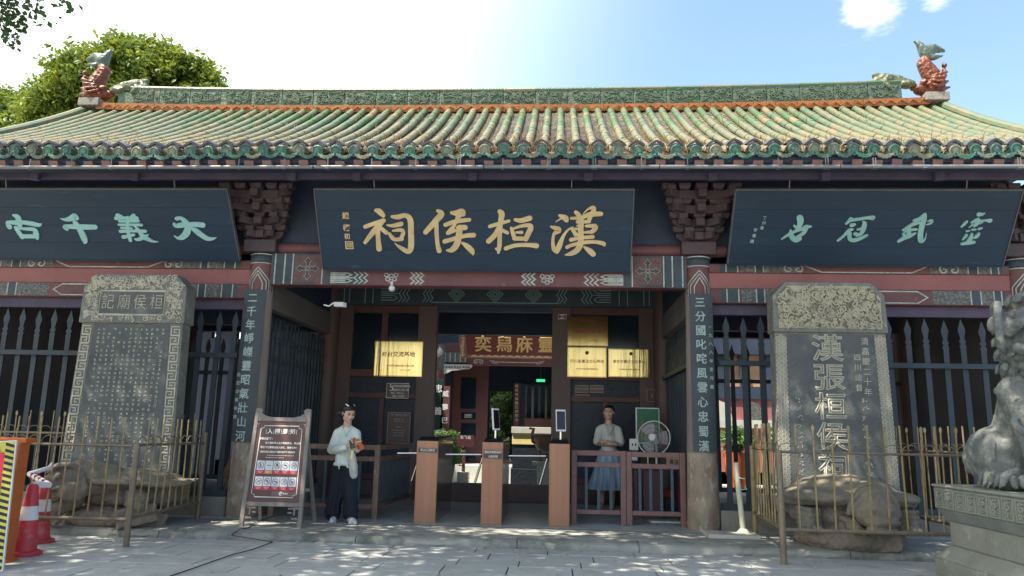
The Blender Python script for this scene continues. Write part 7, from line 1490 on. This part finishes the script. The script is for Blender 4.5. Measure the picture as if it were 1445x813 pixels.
cbk = MB().prism(pts, XZ(c0.x, 20.80, c0.z), -0.06, 0.02).build('carved_corbel', 'whitestone', t, 0.004); q = MB()
for k in range(9): q.stroke(spiral(0.08+0.08*k, -0.08, 0.03, 1.1, 0.008, k, (-1)**k, 8), XZ(c0.x, 20.78, c0.z), 0, 0.012, smooth=False)
q.build('carving', 'bluebeam', cbk)
# couplet boards of the inner hall
for (pa, pb, mt_, body, lab) in (((612, 535), (622, 655), 'greenboard', '忠義千秋', 'dark green couplet strip at the left jamb of the inner hall'), ((623, 545), (632, 640), 'innerred', '威震巴西郡', 'pink couplet strip beside the dark green one in the inner hall')):
    wallsign('couplet_strip', lab, 'couplet board', *pa, *pb, mt_, [(c, 0.5, 0.88-0.8*k/(len(body)-1), 0.10) for k, c in enumerate(body)], 'paleletter', 20.60, rim=False)
# door leaves and interior
q0, q1 = at(640, 516, 21.6), at(686, 657, 21.6); dl = B('door_leaf', 'innerred', t, q0.x, q1.x, 21.6, 21.66, 0.44, q0.z+0.2, 0.006)
for (v0, v1) in ((533, 577), (582, 592), (597, 617), (640, 650)): a0, a1 = at(651, v0, 21.58), at(671, v1, 21.58); B('leaf_panel', 'glassdark', dl, a0.x, a1.x, 21.585, 21.599, a1.z, a0.z, 0)
wallsign('small_plate', 'tiny pale-lettered plate on the red door leaf of the inner hall', 'sign', 655, 584, 666, 590, 'maroonsign', [('桓侯祠', .5, .5, .5)], 'paleletter', 21.57)
q0, q1 = at(725, 540, 22.5), at(733, 600, 22.5); B('door_post', 'innerred', t, q0.x, q1.x, 22.5, 22.6, 0.44, q0.z, 0.006)
for k in range(9): a = at(729, 545+6*k, 22.49); text('inscription', '張侯祠威震巴西郡忠'[k], XZ(a.x, 22.49, a.z), 0.10, 'paleletter', t, 0.001, 0)
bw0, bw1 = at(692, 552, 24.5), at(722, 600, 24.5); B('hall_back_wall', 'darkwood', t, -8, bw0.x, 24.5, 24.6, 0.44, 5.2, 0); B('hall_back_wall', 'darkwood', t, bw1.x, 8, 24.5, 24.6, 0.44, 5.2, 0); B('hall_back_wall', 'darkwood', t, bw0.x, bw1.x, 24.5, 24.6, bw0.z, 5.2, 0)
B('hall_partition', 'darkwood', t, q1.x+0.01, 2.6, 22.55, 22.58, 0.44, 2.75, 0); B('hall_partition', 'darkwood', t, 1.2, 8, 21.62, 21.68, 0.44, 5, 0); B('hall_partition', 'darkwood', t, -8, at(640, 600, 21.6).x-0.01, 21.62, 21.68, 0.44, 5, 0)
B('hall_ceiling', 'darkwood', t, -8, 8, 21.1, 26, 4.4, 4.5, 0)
a0, a1 = at(741, 545, 22.4), at(778, 595, 22.4)
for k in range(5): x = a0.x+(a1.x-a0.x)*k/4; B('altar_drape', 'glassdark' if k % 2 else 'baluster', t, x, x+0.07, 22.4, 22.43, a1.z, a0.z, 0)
B('altar', 'innerred', t, a0.x, a1.x, 22.2, 22.35, 0.44, at(741, 590, 22.3).z, 0.01)
# hall roof eave (only its shade is seen)
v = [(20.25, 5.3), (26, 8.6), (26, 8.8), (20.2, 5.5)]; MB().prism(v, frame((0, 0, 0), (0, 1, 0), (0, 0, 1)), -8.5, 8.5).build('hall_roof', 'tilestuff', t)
B('frieze', 'darkwood', t, -8, 8, 20.95, 21.0, zl1+0.302, 5.3, 0)
# red plaque
a0, a1 = at(651, 472, 20.5), at(800, 507, 20.5); tp = thing('red_name_plaque', ((a0.x+a1.x)/2, 20.5, a1.z), 'red plaque with four gold characters on the inner hall front', 'plaque')
o = Vector(((a0.x+a1.x)/2, 20.55, a1.z)); W2 = (a1.x-a0.x)/2; H2 = a0.z-a1.z; fr = frame(o, (1, 0, 0), (0, -0.25, H2)); H2 = math.hypot(0.25, H2)
MB().prism([(-W2, 0), (W2, 0), (W2+0.06, H2), (-W2-0.06, H2)], fr, -0.04, 0).build('plaque_rim', 'bronze', tp, 0.01); MB().prism([(-W2+0.17, 0.10), (W2-0.17, 0.10), (W2-0.15, H2-0.05), (-W2+0.15, H2-0.05)], fr, 0, 0.006).build('plaque_field', 'plaquered', tp)
q = MB()
for sg in (-1, 1):
    for k in range(7): q.stroke(spiral(sg*(W2-0.06), 0.08+k*(H2-0.12)/6, 0.05, 1, 0.010, k, 1, 8), fr, 0, 0.02, smooth=False)
for k in range(12): q.stroke([(-W2+0.3+k*0.2, 0.04, 0.01), (-W2+0.38+k*0.2, 0.07, 0.02), (-W2+0.46+k*0.2, 0.04, 0.01)], fr, 0, 0.012)
tag(q.build('carved_rim', 'gold', tp), kind='stuff')
for k, c in enumerate('奕舄庥靈'):
    px = (682, 712, 740, 771)[k]; x = at(px, 488, 20.45).x; text('character', c, sub(fr, x-o.x, H2*0.54), 0.47, 'goldbright', tp, 0.01, 0.0, lift=0.008, sx=1.0, bold=0.011)
text('signature', '張飛廟', sub(fr, at(666, 488, 20.45).x-o.x, H2*0.55), 0.10, 'gold', tp) if False else None
# exit sign
a0 = at(763, 537, 22.3); t = thing('exit_sign', a0, 'small green exit sign hanging in the dark inner hall', 'sign'); B('sign_box', 'exitgreen', t, a0.x-0.13, a0.x+0.13, 22.3, 22.33, a0.z-0.04, a0.z+0.04, 0.004); MB().cyl(a0+Vector((0, 0, 0.04)), a0+Vector((0, 0, 0.5)), 0.006).build('hanger', 'pipe', t)
# incense table, burner, planter, red sign in the court
a0, a1 = at(722, 600, 18.6), at(800, 657, 18.6); t = thing('offering_table', ((a0.x+a1.x)/2, 18.6, 0), 'long pale stone table with yellow cloth in the sunny inner court', 'table')
B('table_top', 'whitestone', t, a0.x, a1.x, 18.55, 19.1, at(0, 612, 18.55).z+0.02 if 0 else at(760, 612, 18.55).z, at(760, 603, 18.55).z); 
z1_, z0_ = at(760, 612, 18.6).z-0.002, at(760, 628, 18.6).z
for k in range(4): B('cloth_fold', 'yellowcloth', t, a0.x+0.02, a1.x-0.02, 18.58+0.004*k, 18.62+0.004*k, z0_+(z1_-z0_)*k/4+0.004, z0_+(z1_-z0_)*(k+1)/4, 0.006)
B('table_body', 'darkpanel', t, a0.x+0.03, a1.x-0.4, 18.6, 19.0, 0.45, z0_, 0.01); B('table_foot', 'darkpanel', t, a0.x, a1.x, 18.55, 19.1, -0.01, 0.448, 0.01)
c = at(772, 625, 17.6); t = thing('incense_burner', (c.x, 17.6, 0), 'bronze incense burner with curled handle in the inner court', 'incense burner')
zt_ = at(772, 613, 17.6).z; zb_ = at(772, 636, 17.6).z
MB().lathe((c.x, 17.6, 0), [(0.20, zb_), (0.27, zb_+0.08), (0.29, zt_-0.06), (0.38, zt_-0.03), (0.38, zt_), (0.30, zt_)], 24).build('burner_body', 'bronze', t, smooth=True, auto=40)
h_ = at(751, 620, 17.6); MB().tube([(h_.x+0.12, 17.6, zb_+0.15), (h_.x+0.02, 17.6, zb_+0.2), (h_.x, 17.6, zt_), (h_.x+0.03, 17.6, zt_+0.12), (h_.x-0.07, 17.6, zt_+0.13)], [0.05, 0.045, 0.04, 0.04, 0.03], 10).build('handle', 'bronze', t, smooth=True)
for dx in (-0.16, 0.16): MB().cyl((c.x+dx, 17.6, 0.62), (c.x+dx, 17.6, zb_+0.02), 0.05).build('leg', 'bronze', t)
B('stand', 'whitestone', t, c.x-0.34, c.x+0.34, 17.4, 17.8, 0.58, 0.66, 0.01); B('stand_block', 'whitestone', t, c.x-0.22, c.x+0.22, 17.45, 17.75, -0.01, 0.58, 0.02)
p = at(655, 622, 18.8); t = thing('court_sign', (p.x, 18.8, 0), 'maroon information sign on a red post with white block foot in the inner court', 'sign')
a0, a1 = at(645, 614, 18.8), at(669, 631, 18.8); pl = MB().box(a0.x, a1.x, 18.78, 18.80, a1.z, a0.z).build('sign_face', 'maroonsign', t, 0.004); text('lettering', '张飞庙', XZ((a0.x+a1.x)/2, 18.78, a0.z-0.06), 0.09, 'paleletter', pl); B('post', 'innerred', t, p.x-0.04, p.x+0.04, 18.805, 18.85, 0.2, a1.z, 0.004); B('foot', 'whitestone', t, p.x-0.14, p.x+0.14, 18.7, 18.98, -0.01, at(655, 666, 18.8).z, 0.01)
p = at(628, 615, 18.4); t = thing('potted_plant', (p.x, 18.4, 0), 'round green potted plant behind the first turnstile', 'plant'); MB().lathe((p.x, 18.4, 0), [(0.2, 0), (0.28, 0.55), (0.30, 0.6)], 18).build('pot', 'planter', t); z = p.z
leaves('foliage', 'leafbush', t, clumps([((p.x, 18.4, z-0.02), (0.30, 0.25, 0.16)), ((p.x+0.2, 18.4, z-0.5), (0.22, 0.2, 0.22)), ((p.x, 18.4, z-0.4), (0.25, 0.25, 0.3))], 110, 22, 0.05), 0.07)
t = thing('garden_bush', (-0.3, 27, 0), 'green bush with painted sun and shade seen through the back opening of the inner hall', 'bush'); leaves('foliage', 'leafdark', t, clumps([((-0.6, 27.2, 1.6), (1.8, 0.6, 1.9))], 500, 20, 0.12), 0.16); bp_ = at(710, 585, 26.6); leaves('painted_sun_foliage', 'leafbush', t, clumps([((bp_.x, 26.6, bp_.z), (0.18, 0.2, 0.45))], 40, 7, 0.06), 0.13); MB().box(-3, 2, 28.2, 28.3, -0.01, 4).build('painted_shade_sheet', 'leafdark', t)  # dark leaves and flat sheet stand in for shade, paler leaves for sun
# ================================================================== SIDE COURTS seen through the picket screens
t = thing('side_pavilion', (6.2, 20, 0), 'pink-walled side pavilion glimpsed through the right picket screen', 'pavilion')
B('wall', 'pinkwall', t, 3.4, 9, 20.0, 20.2, -0.01, 2.3, 0); B('lit_window_band', 'glowpaint', t, 3.4, 9, 20.05, 20.19, 2.62, 3.45, 0); B('eave_beam', 'darkwood', t, 3.4, 9, 19.9, 20.2, 3.46, 4.6, 0); B('transom', 'darkwood', t, 3.4, 9, 19.95, 20.2, 2.301, 2.60, 0)  # orange band colour stands in for the glow of lit windows
for k in range(9): B('mullion', 'darkwood', t, 3.5+0.62*k, 3.72+0.62*k, 19.98, 20.049, 2.6, 3.46, 0)
B('white_ledge', 'whitestone', t, 3.4, 9, 19.93, 19.999, 1.55, 1.75, 0)
for k in range(6): x = 3.6+0.8*k; a = MB().prism([(x, 1.75), (x+0.55, 1.75), (x+0.45, 2.15), (x+0.2, 2.25)], XZ(0, 19.96, 0), -0.03, 0.01).build('painted_panel', 'patternfield' if k % 2 else 'whitestone', t)
B('pavilion_floor', 'courtstone', t, 3.4, 9, 19.5, 19.92, -0.01, 0.12, 0)
for k, x in enumerate((4.6, 5.5, 6.6, 7.4)):
    t = thing('potted_plant', (x, 18.7, 0), ['leafy plant in an orange pot, leftmost behind the right picket screen', 'leafy plant in an orange pot behind the right picket screen, second from left', 'leafy plant in an orange pot behind the right stele', 'leafy plant in an orange pot behind the right screen, nearest the lion'][k], 'plant', 'potted plants in the side court')
    MB().lathe((x, 18.7, 0), [(0.18, -0.01), (0.27, 0.60), (0.30, 0.95)], 14).build('pot', 'barrierorange', t, smooth=True, auto=50); leaves('foliage', 'leafbush', t, clumps([((x, 18.7, 1.25), (0.3, 0.25, 0.28))], 60, 20, 0.06), 0.14, 3)
t = thing('side_store', (-6.2, 20, 0), 'plain dark side building behind the left picket screen, with small bright openings', 'building')
B('wall', 'darkwood', t, -15, -3.4, 20.0, 20.2, -0.01, 3.7, 0); B('upper_wall', 'darkwood', t, -15, -3.4, 20.0, 20.2, 4.05, 5.4, 0); MB().prism([(17.9, 4.35), (21, 5.9), (21, 6.1), (17.8, 4.55)], frame((0, 0, 0), (0, 1, 0), (0, 0, 1)), -15, -3.4).build('shading_roof', 'tilestuff', t)  # deep roof is added, unseen, to keep the sun off this wall
for k in range(8): B('wall_pier', 'darkwood', t, -9+0.7*k, -8.42+0.7*k, 20.0, 20.2, 3.7, 4.05, 0)
t = thing('leaning_boards', (-3.9, 12.4, PZ), 'old planks leaning behind the left picket screen', 'planks')
for k in range(3): MB().beam((-4.3+0.3*k, 12.0, PZ+0.01), (-3.9+0.25*k, 12.9, 2.0), 0.12, 0.03, (0, 1, 0)).build('plank', 'railbrown', t)
# ================================================================== TREES
def tree(name, label, loc, ells, ncl, per, cr, size, mat, trunk_h, r0, group=None, droop=0.0, branches=6, aspect=2.2):
    t = thing(name, loc, label, 'tree', group); x, y, z = loc; m = MB(); random.seed(int(abs(x)*10))
    m.tube([(x, y, z-0.1), (x+0.1, y, z+trunk_h*0.5), (x, y+0.1, z+trunk_h)], [r0, r0*0.8, r0*0.6], 12); m.build('trunk', 'bark', t, smooth=True)
    for k in range(branches):
        c, r = ells[k % len(ells)]; c = Vector(c); st = Vector((x, y, z+trunk_h*random.uniform(0.6, 0.98))); e = c+Vector((random.uniform(-.6, .6)*r[0], random.uniform(-.6, .6)*r[1], random.uniform(-.5, .6)*r[2]))
        mid = st.lerp(e, 0.5)+Vector((0, 0, random.uniform(0, .8))); MB().tube([st, mid, e], [r0*0.4, r0*0.22, r0*0.06], 7).build('limb', 'bark', t, smooth=True)
    leaves('crown', mat, t, clumps(ells, ncl, per, cr), size, aspect, droop)
    return t
def ap(u, v, Y): p = at(u, v, Y); return (p.x, p.y, p.z)
E1 = [(ap(185, 125, 23), (2.2, 2.2, 1.5)), (ap(225, 116, 24), (1.9, 2.0, 1.2)), (ap(130, 140, 23), (1.6, 1.8, 1.2)), (ap(262, 130, 25), (1.5, 1.6, 1.05)), (ap(100, 165, 23), (1.3, 1.5, 0.9)), (ap(200, 170, 24), (3.0, 2.0, 1.3)), (ap(200, 98, 24), (1.1, 1.2, 0.5))]
for k_ in range(16):
    a_ = math.pi*(0.02+0.96*k_/15); E1.append((ap(190-118*math.cos(a_), 168-82*math.sin(a_)+random.uniform(-7, 7), 23.5), (random.uniform(0.45, 0.85), 0.8, random.uniform(0.35, 0.6))))
tree('broadleaf_tree', 'big rounded yellow-green tree rising behind the left end of the roof', (ap(195, 200, 24)[0], 24, 0), E1, 1250, 60, 0.19, 0.22, 'leafbg', 6.5, 0.35, droop=0.5)
E2 = [(ap(20, 170, 27), (1.8, 1.6, 1.1)), (ap(60, 172, 26), (1.3, 1.5, 0.9)), (ap(-30, 160, 27), (1.8, 1.6, 1.3)), (ap(20, 195, 27), (2.6, 1.6, 1.0))]
tree('broadleaf_tree', 'lower green tree behind the far left end of the roof', (ap(15, 200, 27)[0], 27, 0), E2, 380, 55, 0.23, 0.24, 'leafbg', 6.0, 0.3, droop=0.4)
# overhanging street trees: their crowns shade the paving in front of the gate
E3 = [((-7.5, 5.1, 8.4), (3.0, 2.7, 1.0)), ((-4.2, 5.2, 8.5), (2.8, 2.6, 1.0)), ((-10.0, 4.4, 8.4), (2.6, 2.6, 1.2))]
tr = tree('street_tree', 'tall street tree whose leafy twigs hang into the top left corner', (-9.2, 1.2, 0), E3, 2000, 18, 0.30, 0.22, 'leafdark', 6.8, 0.4, branches=8)
cen = []; m = MB()
for k, (u0, v0, u1, v1) in enumerate(((-30, -40, 12, 60), (-20, -30, 30, 35), (5, -40, 22, 45), (20, -40, 66, 34), (40, -30, 76, 12), (60, -30, 106, 10), (-20, 0, 5, 50), (0, -30, 50, 20))):
    a, b = Vector(at(u0, v0, 5.6)), Vector(at(u1, v1, 5.6)); mid = a.lerp(b, 0.5)+Vector((0.02, 0, 0.05)); m.tube([a, mid, b], [0.006, 0.004, 0.002], 5)
    n = [150, 130, 90, 44, 18, 26, 120, 60][k]
    for i in range(n):
        s_ = random.random(); p = a.lerp(b, s_)+Vector((random.gauss(0, 0.055 if k in (0, 1, 2, 6) else 0.035), random.gauss(0, 0.08), random.gauss(0, 0.04)))
        cen.append(p)
m.build('twig', 'bark', tr); leaves('leaf_spray', 'leafdark', tr, cen, 0.055, 1.3, 0.5, kind='stuff')
MB().tube([(-9.2, 1.2, 6.0), (-6, 3.4, 6.6), at(-30, -40, 5.6)], [0.09, 0.05, 0.008], 8).build('limb', 'bark', tr, smooth=True)
E4 = [((-0.8, 5.2, 8.6), (2.7, 2.6, 1.0)), ((2.6, 5.2, 8.6), (2.6, 2.6, 1.0)), ((5.6, 4.8, 8.5), (2.0, 2.4, 1.0))]
tree('street_tree', 'tall street tree standing behind the camera', (1.0, -3.0, 0), E4, 1900, 18, 0.30, 0.22, 'leafdark', 6.8, 0.4, branches=9)
